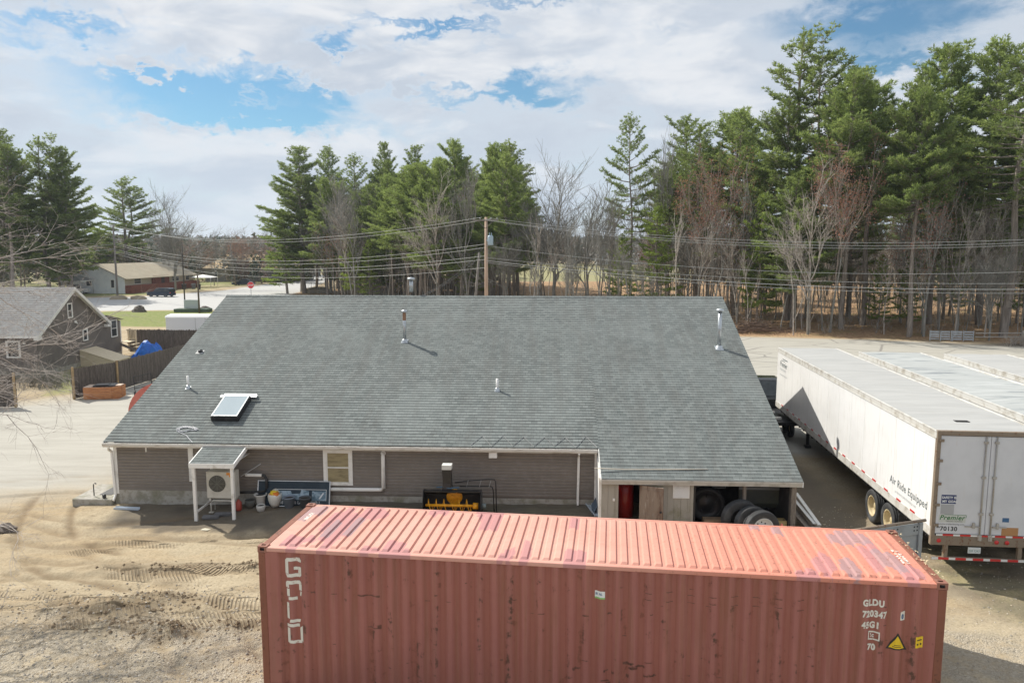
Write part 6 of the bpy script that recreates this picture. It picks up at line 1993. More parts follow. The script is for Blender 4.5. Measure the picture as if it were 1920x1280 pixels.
# sign and posts by the lawn
post_dk = M('dark_post', (.06, .05, .042), .8)
def post(name, loc, h, r, label, cat, mat=None, lean=(0, 0)):
    o = MB().mat(mat or post_dk).tube([(0, 0, -.2), (lean[0], lean[1], h)], [r, r * .8], 8).build(name); o.location = loc; return tag(o, label, cat)
post('tall_post', (-43.5, 100.5, 0), 9.2, .10, 'tall thin dark post left of the planter sign', 'post')
post('short_post', (-40.6, 98.0, 0), 5.0, .13, 'shorter brown post right of the planter sign', 'post', M('brown_post', (.13, .10, .07), .85))
sg = empty('planter_sign', (-42.2, 99.8, 0), 0, 'small grey sign box in a dark planter between two posts', 'sign')
mb = MB().mat(M('pale_sign', (.46, .50, .50), .6)); mb.bbox(-1.1, -.1, .5, .9, .1, 1.6, .02); mb.build('board', sg)
mb = MB().mat(M('planter_green', (.08, .11, .08), .9)); mb.bbox(-2.2, -.8, 0, 2.3, .8, .45, .05); mb.build('planter', sg)
ss = empty('stop_sign', (-41.2, 119.5, 0), 0, 'red stop sign at the junction beyond the workshop roof', 'stop sign')
mb = MB().mat(galv); mb.box(-.04, .0, 0, .04, .04, 2.2); mb.build('post', ss)
mb = MB().mat(M('stop_red', (.62, .02, .03), .4)); mb.prism([(.52 * math.cos(PI / 8 + k * PI / 4), 2.55 + .52 * math.sin(PI / 8 + k * PI / 4)) for k in range(8)], -.03, -.005, axis='y'); mb.build('plate', ss)
mb = MB().mat(tr_wh); mb.prism([(.56 * math.cos(PI / 8 + k * PI / 4), 2.55 + .56 * math.sin(PI / 8 + k * PI / 4)) for k in range(8)], -.004, -.0, axis='y'); mb.build('rim', ss)
text_mesh('lettering', 'STOP', .40, tr_wh, Matrix(((1, 0, 0, -.40), (0, 0, -1, -.034), (0, 1, 0, 2.41), (0, 0, 0, 1))), ss, bold=.01, xscale=.78)

# ------------------------------------------------------------------ white and brick house across the road
h2 = empty('brick_house', (-71.2, 139.2, 0), R_(-7), 'low white and brick house with tan roof across the road', 'house')
wht = M('white_house_siding', (.80, .83, .86), .6, var=((.70, .74, .78), 1, .4, .7)); brk = M('red_brick', (.24, .085, .06), .85, var=((.17, .06, .045), 2.5, .4, .65)); crm = M('cream_wall', (.56, .52, .42), .7)
GWd, LN = 11.0, 24.0    # gable along -x, long side along +y
def hz2(x): return 3.0 + 2.3 * (1 - abs(x + GWd / 2) / (GWd / 2))
mb = MB().mat(wht); mb.prism([(-GWd, 0), (0, 0), (0, 3.0), (-GWd / 2, 5.3), (-GWd, 3.0)], 0, .2, axis='y'); mb.build('wall', h2, recalc=True)
mb = MB().mat(crm); mb.box(-GWd, .2, 0, -.1, LN, 2.98); mb.build('wall', h2)
mb = MB().mat(brk); mb.box(-.1, .2, 0, 1.2, LN, 1.45); mb.box(-.09, 8.6, 1.451, .25, 14.2, 2.95); mb.build('brick_wall', h2)
mb = MB().mat(sh_tan)
mb.add([(.7, -.4, 2.72), (.7, LN + .4, 2.72), (-GWd / 2, LN + .4, 5.42), (-GWd / 2, -.4, 5.42), (-GWd - .6, -.4, 2.75), (-GWd - .6, LN + .4, 2.75), (.7, -.4, 2.6), (.7, LN + .4, 2.6), (-GWd / 2, -.4, 5.28), (-GWd - .6, -.4, 2.62)],
       [(0, 1, 2, 3), (3, 2, 5, 4), (6, 7, 1, 0), (0, 3, 8, 6), (3, 4, 9, 8)])
mb.build('roof', h2)
for (y, w_, z, h_) in ((4.2, 2.2, 1.6, 1.1), (7.0, .1, 1.6, .1), (17.0, 2.6, 1.6, 1.1), (21.5, 1.4, 1.6, 1.1)):
    if h_ > .5: window_unit(h2, 'window', y, z, w_, h_, -.1 if y < 8 or y > 15 else .25, fr=.08, axis='x', sgn=1)
window_unit(h2, 'window', -7.0, 1.3, 1.3, 1.2, 0, fr=.12, axis='y', sgn=-1, split=False)
window_unit(h2, 'window', -2.3, 1.0, .9, 1.6, 0, fr=.12, axis='y', sgn=-1, split=False)
mb = MB().mat(M('dark_door', (.05, .035, .03), .6)); mb.box(.251, 11.4, .9, .28, 12.5, 2.8); mb.build('door', h2)
cp = empty('carport_canopy', (-79.5, 136.6, 0), .1, 'grey-roofed canopy sheltering the white pickup', 'canopy')
mb = MB().mat(M('canopy_fabric', (.16, .16, .15), .8)); z0, z1 = 2.5, 3.7
mb.add([(-2.8, -2.4, z0), (2.8, -2.4, z0), (2.8, 2.6, z0), (-2.8, 2.6, z0), (-.9, .1, z1), (.9, .1, z1)], [(0, 1, 5, 4), (1, 2, 5), (2, 3, 4, 5), (3, 0, 4)])
mb.mat(white_trim); mb.box(-2.82, -2.42, z0 - .1, 2.82, -2.40, z0 + .02); mb.box(2.80, -2.40, z0 - .1, 2.82, 2.6, z0 + .02)
mb.build('roof', cp)
for (x, y) in ((-2.7, -2.3), (2.7, -2.3), (2.7, 2.5), (-2.7, 2.5), (.4, -2.3)):
    mb = MB().mat(galv); mb.tube([(x, y, 0), (x, y, z0)], .06, 6); mb.build('leg', cp)
for i, (x, y, c_, lb) in enumerate(((-66.0, 152.5, M('bin_black', (.03, .03, .035), .5), 'black wheeled bin at the right end of the brick house'), (-64.5, 153.5, M('bin_grey', (.12, .13, .14), .5), 'grey wheeled bin right of the black bin'), (-62.6, 151.5, MATS['bin_black'], 'small dark bin on the verge by the road'))):
    e_ = empty('wheeled_bin', (x, y, 0), .2 * i, lb, 'bin', 'bins beside the brick house')
    mb = MB().mat(c_); mb.add([(-.28, -.3, .1), (.28, -.3, .1), (.28, .3, .1), (-.28, .3, .1), (-.36, -.38, 1.1), (.36, -.38, 1.1), (.36, .38, 1.1), (-.36, .38, 1.1)], [(3, 2, 1, 0), (4, 5, 6, 7), (0, 1, 5, 4), (1, 2, 6, 5), (2, 3, 7, 6), (3, 0, 4, 7)]); mb.build('tub', e_)
    mb = MB().mat(c_); mb.bbox(-.4, -.42, 1.101, .4, .42, 1.18, .03); mb.build('lid', e_)
# canopy with pale roof beyond
e_ = empty('market_canopy', (-66.2, 162.5, 0), 0, 'white open canopy beyond the brick house', 'canopy')
mb = MB().mat(white_trim); mb.add([(-2.5, -2, 2.1), (2.5, -2, 2.1), (2.5, 2, 2.1), (-2.5, 2, 2.1), (0, 0, 2.7)], [(0, 1, 4), (1, 2, 4), (2, 3, 4), (3, 0, 4)]); mb.build('roof', e_)
for (x, y) in ((-2.4, -1.9), (2.4, -1.9), (2.4, 1.9), (-2.4, 1.9)):
    mb = MB().mat(white_trim); mb.tube([(x, y, 0), (x, y, 2.1)], .05, 6); mb.build('leg', e_)

# long low grey building with tan roof
h3 = empty('low_grey_building', (-76, 188, 0), R_(2), 'long low grey building with sandy roof beyond the road', 'building')
mb = MB().mat(M('grey_block_wall', (.27, .26, .24), .8, var=((.21, .2, .19), .6, .4, .7))); mb.box(0, 0, 0, 24, 12, 3.4); mb.build('wall', h3)
mb = MB().mat(M('sandy_roof', (.42, .30, .16), .85, var=((.34, .25, .14), .3, .4, .7)))
mb.add([(-.6, -.6, 3.3), (24.6, -.6, 3.3), (24.6, 12.6, 3.3), (-.6, 12.6, 3.3), (3.5, 6, 6.6), (20.5, 6, 6.6)], [(0, 1, 5, 4), (1, 2, 5), (2, 3, 4, 5), (3, 0, 4)]); mb.build('roof', h3)
mb = MB().mat(M('dark_hedge_wall', (.05, .055, .05), .9)); mb.box(14.8, -3.2, 0, 22.5, -2.0, 1.3); mb.build('low_wall', h3)
for x in (2.5, 6.5, 11):
    window_unit(h3, 'window', x, 1.2, 1.2, 1.3, 0, fr=.08)
h4 = empty('white_porch_building', (-64.2, 222, 0), 0, 'small building with white post porch behind the bright shrub', 'building')
mb = MB().mat(M('grey_shed_wall', (.20, .2, .2), .8)); mb.box(0, 0, 0, 7, 5, 3.2); mb.build('wall', h4)
mb = MB().mat(white_trim); mb.box(-.6, -1.8, 3.2, 7.6, 5.4, 3.6); mb.build('roof', h4)
for x in (-.3, 2, 4.3, 7): mb = MB().mat(white_trim); mb.box(x, -1.6, 0, x + .3, -1.3, 3.2); mb.build('post', h4)
# far white hall seen through the trunks
h5 = empty('distant_white_hall', (42, 372, 0), 0, 'long white flat building far beyond the trees at centre', 'building')
mb = MB().mat(M('far_white_wall', (.62, .64, .66), .7)); mb.box(0, 0, 0, 30, 14, 4.6); mb.build('wall', h5)
mb = MB().mat(M('far_grey_roof', (.5, .52, .54), .7)); mb.box(-.5, -.5, 4.6, 30.5, 14.5, 5.4); mb.build('roof', h5)
h6 = empty('distant_grey_shed', (66, 300, 0), 0, 'small pale shed far beyond the trees, right of the white hall', 'shed')
mb = MB().mat(MATS['far_white_wall']); mb.prism([(0, 0), (8, 0), (8, 2.6), (4, 4.2), (0, 2.6)], 0, 6, axis='y'); mb.build('wall', h6, recalc=True)
mb = MB().mat(MATS['far_grey_roof']); mb.add([(-.4, -.3, 2.5), (4, -.3, 4.35), (4, 6.3, 4.35), (-.4, 6.3, 2.5), (8.4, -.3, 2.5), (8.4, 6.3, 2.5)], [(0, 1, 2, 3), (1, 4, 5, 2)]); mb.build('roof', h6)

# white slatted gate at the edge of the wood
gt_ = empty('slatted_gate', (38.2, 68.7, 0), -.12, 'pale grey slatted panel gate standing at the edge of the wood', 'gate')
gtm = M('pale_gate_paint', (.42, .45, .48), .7, var=((.3, .32, .33), 3, .4, .7))
for i, x in enumerate((0, .92, 1.84, 1.96, 2.88, 3.72)): mb = MB().mat(gtm); mb.bbox(x - .04, -.04, 0, x + .04, .04, .95, .01); mb.build('post', gt_)
mb = MB().mat(gtm)
rr = random.Random(2)
for x0 in (0.05, .97, 2.01, 2.93):
    for z in (.1, .32, .54, .76): mb.box(x0, -.015, z + rr.uniform(-.02, .02), x0 + .75, .015, z + .15)
mb.build('slats', gt_)
rl = MB().mat(M('pale_rail', (.45, .42, .38), .8)); rl.tube([(0, 0, .75), (4.5, .3, .72)], .045, 6); rl.tube([(0, 0, .4), (4.5, .3, .38)], .045, 6); rl.tube([(4.5, .3, 0), (4.5, .3, .95)], .06, 6)
o = rl.build('rail_fence'); o.location = (42.05, 68.2, 0); tag(o, 'low two-rail fence right of the pale slatted gate', 'fence')

# ------------------------------------------------------------------ utility poles and wires
pole_w = M('utility_pole_wood', (.50, .36, .27), .85, var=((.36, .26, .19), 2, .4, .7, (4, 4, .3)))
pole_g = M('grey_pole_wood', (.20, .18, .16), .9)
def upole(loc, h, label, lean=(0, 0), arm=True, mat=None, rz=0, tr=False, r=.16):
    p_ = empty('utility_pole', loc, rz, label, 'utility pole', 'utility poles along the street')
    mb = MB().mat(mat or pole_w); mb.tube([(0, 0, -.3), (lean[0], lean[1], h)], [r, r * .65], 12); mb.build('pole', p_)
    if arm:
        mb = MB().mat(pole_g); mb.bbox(-1.15, -.17, h - .32, 1.15, -.07, h - .2, .01)
        mb.tube([(-.7, -.12, h - .3), (0, -.12, h - .95)], .025, 5); mb.tube([(.7, -.12, h - .3), (0, -.12, h - .95)], .025, 5)
        mb.build('crossarm', p_)
        mb = MB().mat(M('insulator_grey', (.35, .36, .36), .3))
        for x in (-1.05, -.5, .5, 1.05): mb.lathe([(.02, 0), (.06, .03), (.03, .08), (.06, .12), (.02, .17), (.001, .18)], (x, -.12, h - .2), n=8)
        mb.build('insulators', p_)
    if tr:
        mb = MB().mat(M('transformer_blue_grey', (.34, .44, .52), .4)); mb.lathe([(.001, 0), (.22, 0), (.24, .03), (.24, .72), (.2, .80), (.001, .82)], (.45, -.15, h - 2.35), n=18)
        for x in (.36, .54): mb.lathe([(.03, .8), (.05, .9), (.03, .95), (.02, 1.05), (.001, 1.06)], (x, -.15, h - 2.35), n=8)
        mb.box(.1, -.17, h - 2.0, .3, -.13, h - 1.9)
        mb.build('transformer', p_)
    return p_
upole((-2.2, 65.0, 0), 11.0, 'tan utility pole with blue-grey transformer above the middle of the roof', tr=True, rz=R_(-20), r=.19)
upole((-66.2, 127.0, 0), 12.2, 'dark utility pole in front of the white and brick house', rz=R_(-45), mat=pole_g, r=.19)
upole((-61.2, 168.0, 0), 10.6, 'thin leaning utility pole beside the parked dark car', lean=(-1.0, 0), arm=False, mat=pole_g)
upole((-3.6, 66.5, 0), 8.0, 'grey leaning pole stub close behind the tan pole', lean=(.75, 0), arm=False, mat=pole_g, r=.15)
upole((46.5, 56.5, 0), 10.2, 'utility pole at the street past the right edge', mat=pole_g, rz=R_(15))
wire_m = M('aluminium_wire', (.42, .43, .42), .5); wire_d = M('black_wire', (.10, .10, .10), .5)
WN = 0
def wire(a, b2, sag, label, r=.013, mat=wire_m, n=24):
    a, b2 = Vector(a), Vector(b2)
    pts = [a.lerp(b2, i / n) + Vector((0, 0, -4 * sag * (i / n) * (1 - i / n))) for i in range(n + 1)]
    o = MB().mat(mat).tube(pts, r, 5, cap=False).build('overhead_wire'); return tag(o, label, 'wire', 'overhead wires along the street')
PA, PB, PC = (-2.2, 65.0), (-66.2, 127.0), (46.5, 56.5)
for k, (za, zb, off, sg_, lb) in enumerate(((11.0, 12.1, -.9, 2.2, 'topmost'), (10.85, 11.9, 1.0, 2.3, 'second highest'))):
    wire((PA[0] + off * .4, PA[1] - off * .3, za), (PB[0] + off * .7, PB[1] + off * .7, zb), sg_, lb + ' wire running left from the tan pole', .018)
for k, (za, zb, sg_, lb) in enumerate(((8.75, 9.3, 2.2, 'upper cable of the lower bundle left of the tan pole'), (8.45, 9.0, 2.3, 'second cable of the lower bundle left of the tan pole'), (7.75, 8.2, 2.1, 'third cable of the lower bundle left of the tan pole'), (7.45, 7.9, 2.1, 'fourth cable of the lower bundle left of the tan pole'), (6.75, 7.5, 2.2, 'lowest cable left of the tan pole'))):
    wire((PA[0], PA[1] - .15, za), (PB[0], PB[1] - .15, zb), sg_, lb, .018)
for k, (za, zb, off, sg_, lb) in enumerate(((10.95, 9.5, .9, 1.3, 'topmost wire running right from the tan pole'), (10.8, 9.35, -.9, 1.4, 'second highest wire running right from the tan pole'), (10.75, 9.2, -.2, 1.5, 'third highest wire running right from the tan pole'),
                                            (8.6, 7.05, 0, 1.3, 'middle wire right of the tan pole'), (7.6, 5.95, 0, .9, 'upper of the low cables right of the tan pole'), (7.35, 5.5, 0, .95, 'thick low cable right of the tan pole'), (7.2, 5.2, 0, 1.0, 'lowest cable right of the tan pole'))):
    wire((PA[0] + off * .3, PA[1] - .15 + off * .8, za), (PC[0], PC[1] + off, zb), sg_, lb, .021 if k == 5 else .013)
wire((-2.3, 64.9, 8.6), (-7.5, 44.0, 5.0), .9, 'service wire dropping from the tan pole towards the workshop', .014, wire_d)
wire((-2.3, 64.9, 8.2), (-8.4, 43.6, 5.0), 1.1, 'second service wire dropping towards the workshop', .014, wire_d)
wire((-66, 126.9, 9.0), (-140, 120, 9.0), 2.0, 'upper cable running left behind the pines', .026)
wire((-66, 126.9, 8.2), (-140, 120, 8.0), 2.0, 'lower cable running left behind the pines', .026)
# ------------------------------------------------------------------ vegetation
def foliage_mat(name, c1, c2, trans=.5, rough=.75):
    m = bpy.data.materials.new(name); m.use_nodes = True
    t = m.node_tree; t.nodes.clear(); q = NG(t)
    geo_ = q.new('ShaderNodeNewGeometry'); oi = q.new('ShaderNodeObjectInfo'); oc = q.new('ShaderNodeTexCoord').outputs['Object']
    n1 = q.noise(oc, .35, 3, .6)
    f = q.m('ADD', q.m('MULTIPLY', geo_.outputs['Random Per Island'], .45), q.m('ADD', q.m('MULTIPLY', q.sstep(n1, .35, .65), .35), q.m('MULTIPLY', oi.outputs['Random'], .2)))
    c = q.mix(f, c1, c2)
    d = q.new('ShaderNodeBsdfPrincipled'); q.put(d.inputs['Base Color'], c); d.inputs['Roughness'].default_value = rough; d.inputs['Specular IOR Level'].default_value = .3
    tr = q.new('ShaderNodeBsdfTranslucent'); q.put(tr.inputs[0], q.mix(.35, c, (c2[0] * 1.5, c2[1] * 1.5, c2[2] * .8)))
    mx = q.new('ShaderNodeMixShader'); mx.inputs[0].default_value = trans
    q.put(mx.inputs[1], d.outputs[0]); q.put(mx.inputs[2], tr.outputs[0])
    o = q.new('ShaderNodeOutputMaterial'); q.put(o.inputs[0], mx.outputs[0])
    return m


ND_D = foliage_mat('pine_needles_dark', (.075, .125, .05), (.28, .34, .13))
ND_M = foliage_mat('pine_needles_mid', (.085, .15, .05), (.32, .385, .15))
ND_B = foliage_mat('pine_needles_bright', (.12, .18, .04), (.30, .38, .10))
BUD = foliage_mat('maple_buds', (.25, .10, .075), (.36, .20, .15), .3)
BUDG = foliage_mat('spring_leaves', (.20, .28, .05), (.38, .45, .10), .4)
BRK_P = M('pine_bark', (.19, .16, .135), .95, var=((.34, .30, .26), 1.5, .35, .7, (4, 4, .5)))
BRK_G = M('grey_bark', (.29, .28, .25), .95, var=((.17, .165, .145), 2.0, .35, .7, (3, 3, .5)))
BRK_L = M('pale_twigs', (.50, .45, .39), .9, var=((.22, .19, .165), 2.0, .35, .7))
BRK_R = M('reddish_twigs', (.27, .225, .19), .9)


class Seg:
    """collects tapered branch segments, turned into one mesh with numpy"""
    def __init__(s): s.a, s.b, s.ra, s.rb = [], [], [], []
    def add(s, a, b, ra, rb): s.a.append(a); s.b.append(b); s.ra.append(ra); s.rb.append(rb)
    def arrays(s, n):
        A = np.array(s.a, float); B = np.array(s.b, float); ra = np.array(s.ra)[:, None, None]; rb = np.array(s.rb)[:, None, None]
        D = B - A; D /= np.linalg.norm(D, axis=1, keepdims=True) + 1e-9
        ref = np.where(np.abs(D[:, 2:3]) < .9, np.array([[0, 0, 1.]]), np.array([[1., 0, 0]]))
        U = np.cross(D, ref); U /= np.linalg.norm(U, axis=1, keepdims=True) + 1e-9
        Vv = np.cross(D, U)
        an = np.arange(n) * 2 * PI / n
        c = np.cos(an)[None, :, None]; si = np.sin(an)[None, :, None]
        ring = U[:, None, :] * c + Vv[:, None, :] * si
        P = np.concatenate([A[:, None, :] + ring * ra, B[:, None, :] + ring * rb], 1)
        m = len(A)
        base = (np.arange(m) * 2 * n)[:, None, None]
        k = np.arange(n); k2 = (k + 1) % n
        f = np.stack([k, k2, k2 + n, k + n], 1)[None]
        return P.reshape(-1, 3), (f + base).reshape(-1, 4)


def seg_mesh(name, groups, mat, parent):
    Vs, Fs, o = [], [], 0
    for s, n in groups:
        if not s.a: continue
        v, f = s.arrays(n); Vs.append(v); Fs.append(f + o); o += len(v)
    return npmesh(name, np.concatenate(Vs), np.concatenate(Fs), [mat], smooth=True, parent=parent)


def tris_mesh(name, P, D, Wd, mat, parent, rng, lean=None):
    """needle / leaf blades: P base, D vector, Wd width"""
    n = len(P)
    r = rng.normal(size=(n, 3)); S = np.cross(D, r); S /= np.linalg.norm(S, axis=1, keepdims=True) + 1e-9
    S = S * Wd[:, None]
    V = np.stack([P - S * .5, P + S * .5, P + D * .55 + S * .55, P + D, P + D * .55 - S * .55], 1).reshape(-1, 3)
    # blade as quad + tip triangle is heavy; use a kite (4 corners)
    V = np.stack([P, P + D * .5 + S, P + D, P + D * .5 - S], 1).reshape(-1, 3)
    F_ = np.arange(n * 4).reshape(n, 4)
    return npmesh(name, V, F_, [mat], parent=parent)


def make_pine(seed, H=25.0, z0=.3, R=5.0, nbr=85, needle=ND_M, label='', tuft=.42, dens=1.0, dead=14, top=.9, lean=.3, r0=.30, twin=False, bl=8, lsz=1.0):
    rng = np.random.default_rng(seed)
    t = empty('pine_tree', (0, 0, 0), 0, label, 'tree')
    tr = Seg(); br = Seg()
    lx, ly = rng.uniform(-lean, lean, 2)
    def trunk(z): s = z / H; return np.array([lx * s * s + .12 * math.sin(z * .5 + seed), ly * s * s + .12 * math.cos(z * .4 + seed), z])
    zz_ = np.linspace(-.3, H, 16)
    for a, b2 in zip(zz_[:-1], zz_[1:]):
        tr.add(trunk(a), trunk(b2), r0 * (1 - max(a, 0) / H) ** .8 + .02, r0 * (1 - b2 / H) ** .8 + .02)
    if twin:
        off = np.array([1.6, .3, 0])
        zf = H * .38
        pts = [trunk(zf) + off * min(1, k / 3.) ** .8 + np.array([0, 0, (H * .97 - zf) * k / 8.]) - np.array([0, 0, 0]) for k in range(9)]
        pts = [np.array([trunk(p_[2])[0] + off[0] * min(1, k / 3.) ** .8, trunk(p_[2])[1], p_[2]]) for k, p_ in enumerate(pts)]
        for k in range(8): tr.add(pts[k], pts[k + 1], r0 * .6 * (1 - k / 8.5), r0 * .6 * (1 - (k + 1) / 8.5))
    Pn, Dn, Wn = [], [], []
    zc = z0 * H
    az = rng.uniform(0, 6.28)
    wh = 0
    for i in range(nbr):
        s = (i + rng.uniform(-.4, .4)) / nbr
        s = min(max(s, 0), .995)
        z = zc + (H - zc) * s ** .92
        az += 2.4 + rng.uniform(-.5, .5)
        f = (1 - s) ** .62 * (1 - .35 * math.exp(-s * 9)) + .07
        L_ = R * f * rng.uniform(.55, 1.18)
        if rng.random() < .1: L_ *= 1.3
        elv = R_(2 + 46 * s ** 1.3 + rng.uniform(-9, 9))
        base = trunk(z)
        if twin and rng.random() < .5 and z > H * .45: base = base + np.array([1.6, .3, 0])
        d = np.array([math.cos(az) * math.cos(elv), math.sin(az) * math.cos(elv), math.sin(elv)])
        side = np.array([-math.sin(az), math.cos(az), 0])
        n = 4
        pts = [base + d * L_ * k / n + np.array([0, 0, -.10 * L_ * (k / n) * (1 - k / n) * 2 + .12 * L_ * max(0, k / n - .6)]) for k in range(n + 1)]
        rb = .018 + .012 * L_
        for k in range(n): br.add(pts[k], pts[k + 1], rb * (1 - k / n) + .008, rb * (1 - (k + 1) / n) + .008)
        def along(u):
            k = min(int(u * n), n - 1); w = u * n - k; return pts[k] * (1 - w) + pts[k + 1] * w
        m = max(4, int(L_ * 3.4 * dens))
        for k in range(m):
            u = .28 + .72 * (k + rng.random()) / m
            pb = along(min(u, .999))
            ll = (1 - abs(u - .62) * 1.1) * .32 * L_ * rng.uniform(.4, 1.1) + .12
            sg = 1 if k % 2 else -1
            dd = (d * .75 + side * sg * .85 + np.array([0, 0, rng.uniform(-.05, .28)])); dd /= np.linalg.norm(dd)
            e2 = pb + dd * ll
            if ll > .4: br.add(pb, e2, .016, .007)
            nt_ = max(1, int(ll / .34) + 1)
            for w in range(nt_):
                c = pb + dd * ll * (w + 1) / nt_ + rng.normal(size=3) * .06
                nb = bl + 3
                dirs = rng.normal(size=(nb, 3)) * np.array([1, 1, .55]) + dd * .9 + np.array([0, 0, .45])
                dirs /= np.linalg.norm(dirs, axis=1, keepdims=True)
                Ls = tuft * rng.uniform(.65, 1.15, (nb, 1))
                Pn.append(np.repeat(c[None], nb, 0)); Dn.append(dirs * Ls); Wn.append(np.full(nb, .036 * lsz) * rng.uniform(.7, 1.4, nb))
    # leader tufts
    for k in range(14):
        c = trunk(H - .12 * k) + rng.normal(size=3) * .08
        dirs = rng.normal(size=(8, 3)) + np.array([0, 0, 1.3]); dirs /= np.linalg.norm(dirs, axis=1, keepdims=True)
        Pn.append(np.repeat(c[None], 8, 0)); Dn.append(dirs * tuft); Wn.append(np.full(8, .05))
    # dead lower limbs
    for i in range(dead):
        z = H * rng.uniform(.10, max(z0, .2) + .08); a = rng.uniform(0, 6.28); L_ = rng.uniform(.8, 3.2)
        d = np.array([math.cos(a), math.sin(a), rng.uniform(-.25, .2)])
        p0 = trunk(z); p1 = p0 + d * L_ * .6; p2 = p1 + d * L_ * .4 + np.array([0, 0, -.25])
        br.add(p0, p1, .035, .02); br.add(p1, p2, .02, .008)
        for k in range(3):
            q0 = p0 + (p2 - p0) * rng.uniform(.4, 1); br.add(q0, q0 + rng.normal(size=3) * .45, .011, .005)
    seg_mesh('trunk', [(tr, 9)], BRK_P, t)
    cr = tris_mesh('crown', np.concatenate(Pn), np.concatenate(Dn), np.concatenate(Wn), needle, t, rng)
    seg_mesh('branches', [(br, 4)], BRK_P, cr)
    return t


def make_bare(seed, H=20.0, label='', spread=.5, first=.28, bark=BRK_G, twig=BRK_G, buds=None, levels=5, r0=.22, kids=(3, 5), up=.45, name='bare_tree', nbud=0, lr=(.55, .8), lead=True, bsz=.10):
    rng = np.random.default_rng(seed)
    t = empty(name, (0, 0, 0), 0, label, 'tree')
    tr, s1, s2 = Seg(), Seg(), Seg()
    tips = []
    def grow(p, d, L_, r, lev):
        n = 4 if lev < 2 else 3 if lev < 4 else 2
        q0 = p; dcur = d
        pts = [p]
        for k in range(n):
            dcur = dcur + rng.normal(size=3) * (.05 if lev == 0 else .15) + np.array([0, 0, up * (.02 if lev == 0 else .12)])
            dcur /= np.linalg.norm(dcur)
            q1 = q0 + dcur * L_ / n
            ra, rb = r * (1 - .5 * k / n), r * (1 - .5 * (k + 1) / n)
            (tr if lev == 0 else s1 if lev < 3 else s2).add(q0, q1, ra, rb)
            q0 = q1; pts.append(q1)
        if lev >= levels: tips.append(q0); return
        nk = rng.integers(kids[0], kids[1] + 1)
        for k in range(nk):
            u = rng.uniform(first if lev == 0 else .3, 1.0) if k else 1.0
            if lev == 0 and k == 0 and not lead: u = .95
            w = u * n; i = min(int(w), n - 1); pb = pts[i] * (1 - (w - i)) + pts[i + 1] * (w - i)
            base_d = (pts[i + 1] - pts[i]); base_d /= np.linalg.norm(base_d)
            a = rng.normal(size=3); a -= a.dot(base_d) * base_d; a /= np.linalg.norm(a)
            sp = spread * rng.uniform(.6, 1.3) * (.35 if (k == 0) else 1)
            nd = base_d + a * sp + np.array([0, 0, up * .3]); nd /= np.linalg.norm(nd)
            grow(pb, nd, L_ * rng.uniform(*lr) * (1.0 if k == 0 else .9), r * (.55 if k else .62), lev + 1)
        # extra short twigs
        if lev >= 2:
            for k in range(3):
                i = rng.integers(1, len(pts)); a = rng.normal(size=3); a /= np.linalg.norm(a)
                e2 = pts[i] + (a + np.array([0, 0, .3])) * L_ * .3
                s2.add(pts[i], e2, r * .25 + .003, .004); tips.append(e2)
    if lead: grow(np.array([0, 0, -.2]), np.array([rng.uniform(-.04, .04), rng.uniform(-.04, .04), 1.]), H * .5, r0, 0)
    else: grow(np.array([0, 0, -.2]), np.array([rng.uniform(-.08, .08), rng.uniform(-.08, .08), 1.]), H * .28, r0, 0)
    zmax = max(max(x[2] for x in s_.b) for s_ in (tr, s1, s2) if s_.b)
    k = H / zmax
    for s_ in (tr, s1, s2):
        s_.a = [x * k for x in s_.a]; s_.b = [x * k for x in s_.b]
    tips = np.array(tips) * k
    for s_ in (s1, s2):
        s_.ra = [max(x, .009) for x in s_.ra]; s_.rb = [max(x, .007) for x in s_.rb]
    seg_mesh('trunk', [(tr, 9)], bark, t)
    cr = seg_mesh('crown', [(s1, 5), (s2, 3)], twig, t)
    if buds is not None:
        P = np.repeat(tips, nbud, 0) + rng.normal(size=(len(tips) * nbud, 3)) * .22
        D = rng.normal(size=P.shape); D /= np.linalg.norm(D, axis=1, keepdims=True)
        tris_mesh('buds', P, D * bsz * 1.6, np.full(len(P), bsz * .5), buds, cr, rng)
    return t


PR = {}
PR['broad'] = make_pine(1, 25, .24, 5.6, 92, ND_D, dens=1.25, twin=True, r0=.34, bl=10)
PR['cone'] = make_pine(2, 25, .20, 5.8, 96, ND_D, dens=1.25, bl=10, tuft=.48)
PR['high'] = make_pine(3, 25, .54, 5.4, 66, ND_M, dens=1.4, dead=34, bl=10, tuft=.5)
PR['high2'] = make_pine(4, 25, .50, 5.6, 68, ND_D, dens=1.35, dead=34, lean=.8, bl=10)
PR['sparse'] = make_pine(5, 25, .40, 5.0, 50, ND_D, dens=1.0, dead=30, r0=.22, bl=9, lean=1.0)
PR['young'] = make_pine(6, 14, .12, 3.0, 60, ND_B, dens=1.3, dead=4, r0=.16, tuft=.38, bl=9)
PR['full'] = make_pine(7, 25, .26, 6.2, 92, ND_M, dens=1.4, dead=18, bl=10, lean=.6, tuft=.5)
PR['bare_wide'] = make_bare(11, 20, spread=.55, kids=(4, 5), levels=5, up=.5, lead=False, r0=.17, lr=(.6, .9))
PR['high3'] = make_pine(23, 25, .48, 5.2, 58, ND_D, dens=1.2, dead=40, lean=.9, bl=9)
PR['full2'] = make_pine(27, 25, .32, 5.6, 76, ND_M, dens=1.2, dead=26, bl=9, lean=.9)
PR['bare_tall'] = make_bare(12, 21, spread=.48, kids=(4, 6), levels=4, up=.5, r0=.17)
PR['bare_tall2'] = make_bare(13, 19, spread=.6, kids=(4, 6), levels=4, up=.35, r0=.15, twig=BRK_L)
PR['red'] = make_bare(14, 20, spread=.55, kids=(4, 5), levels=4, up=.4, r0=.15, first=.4, twig=BRK_R, buds=BUD, nbud=4, name='budding_maple_tree', bsz=.11)
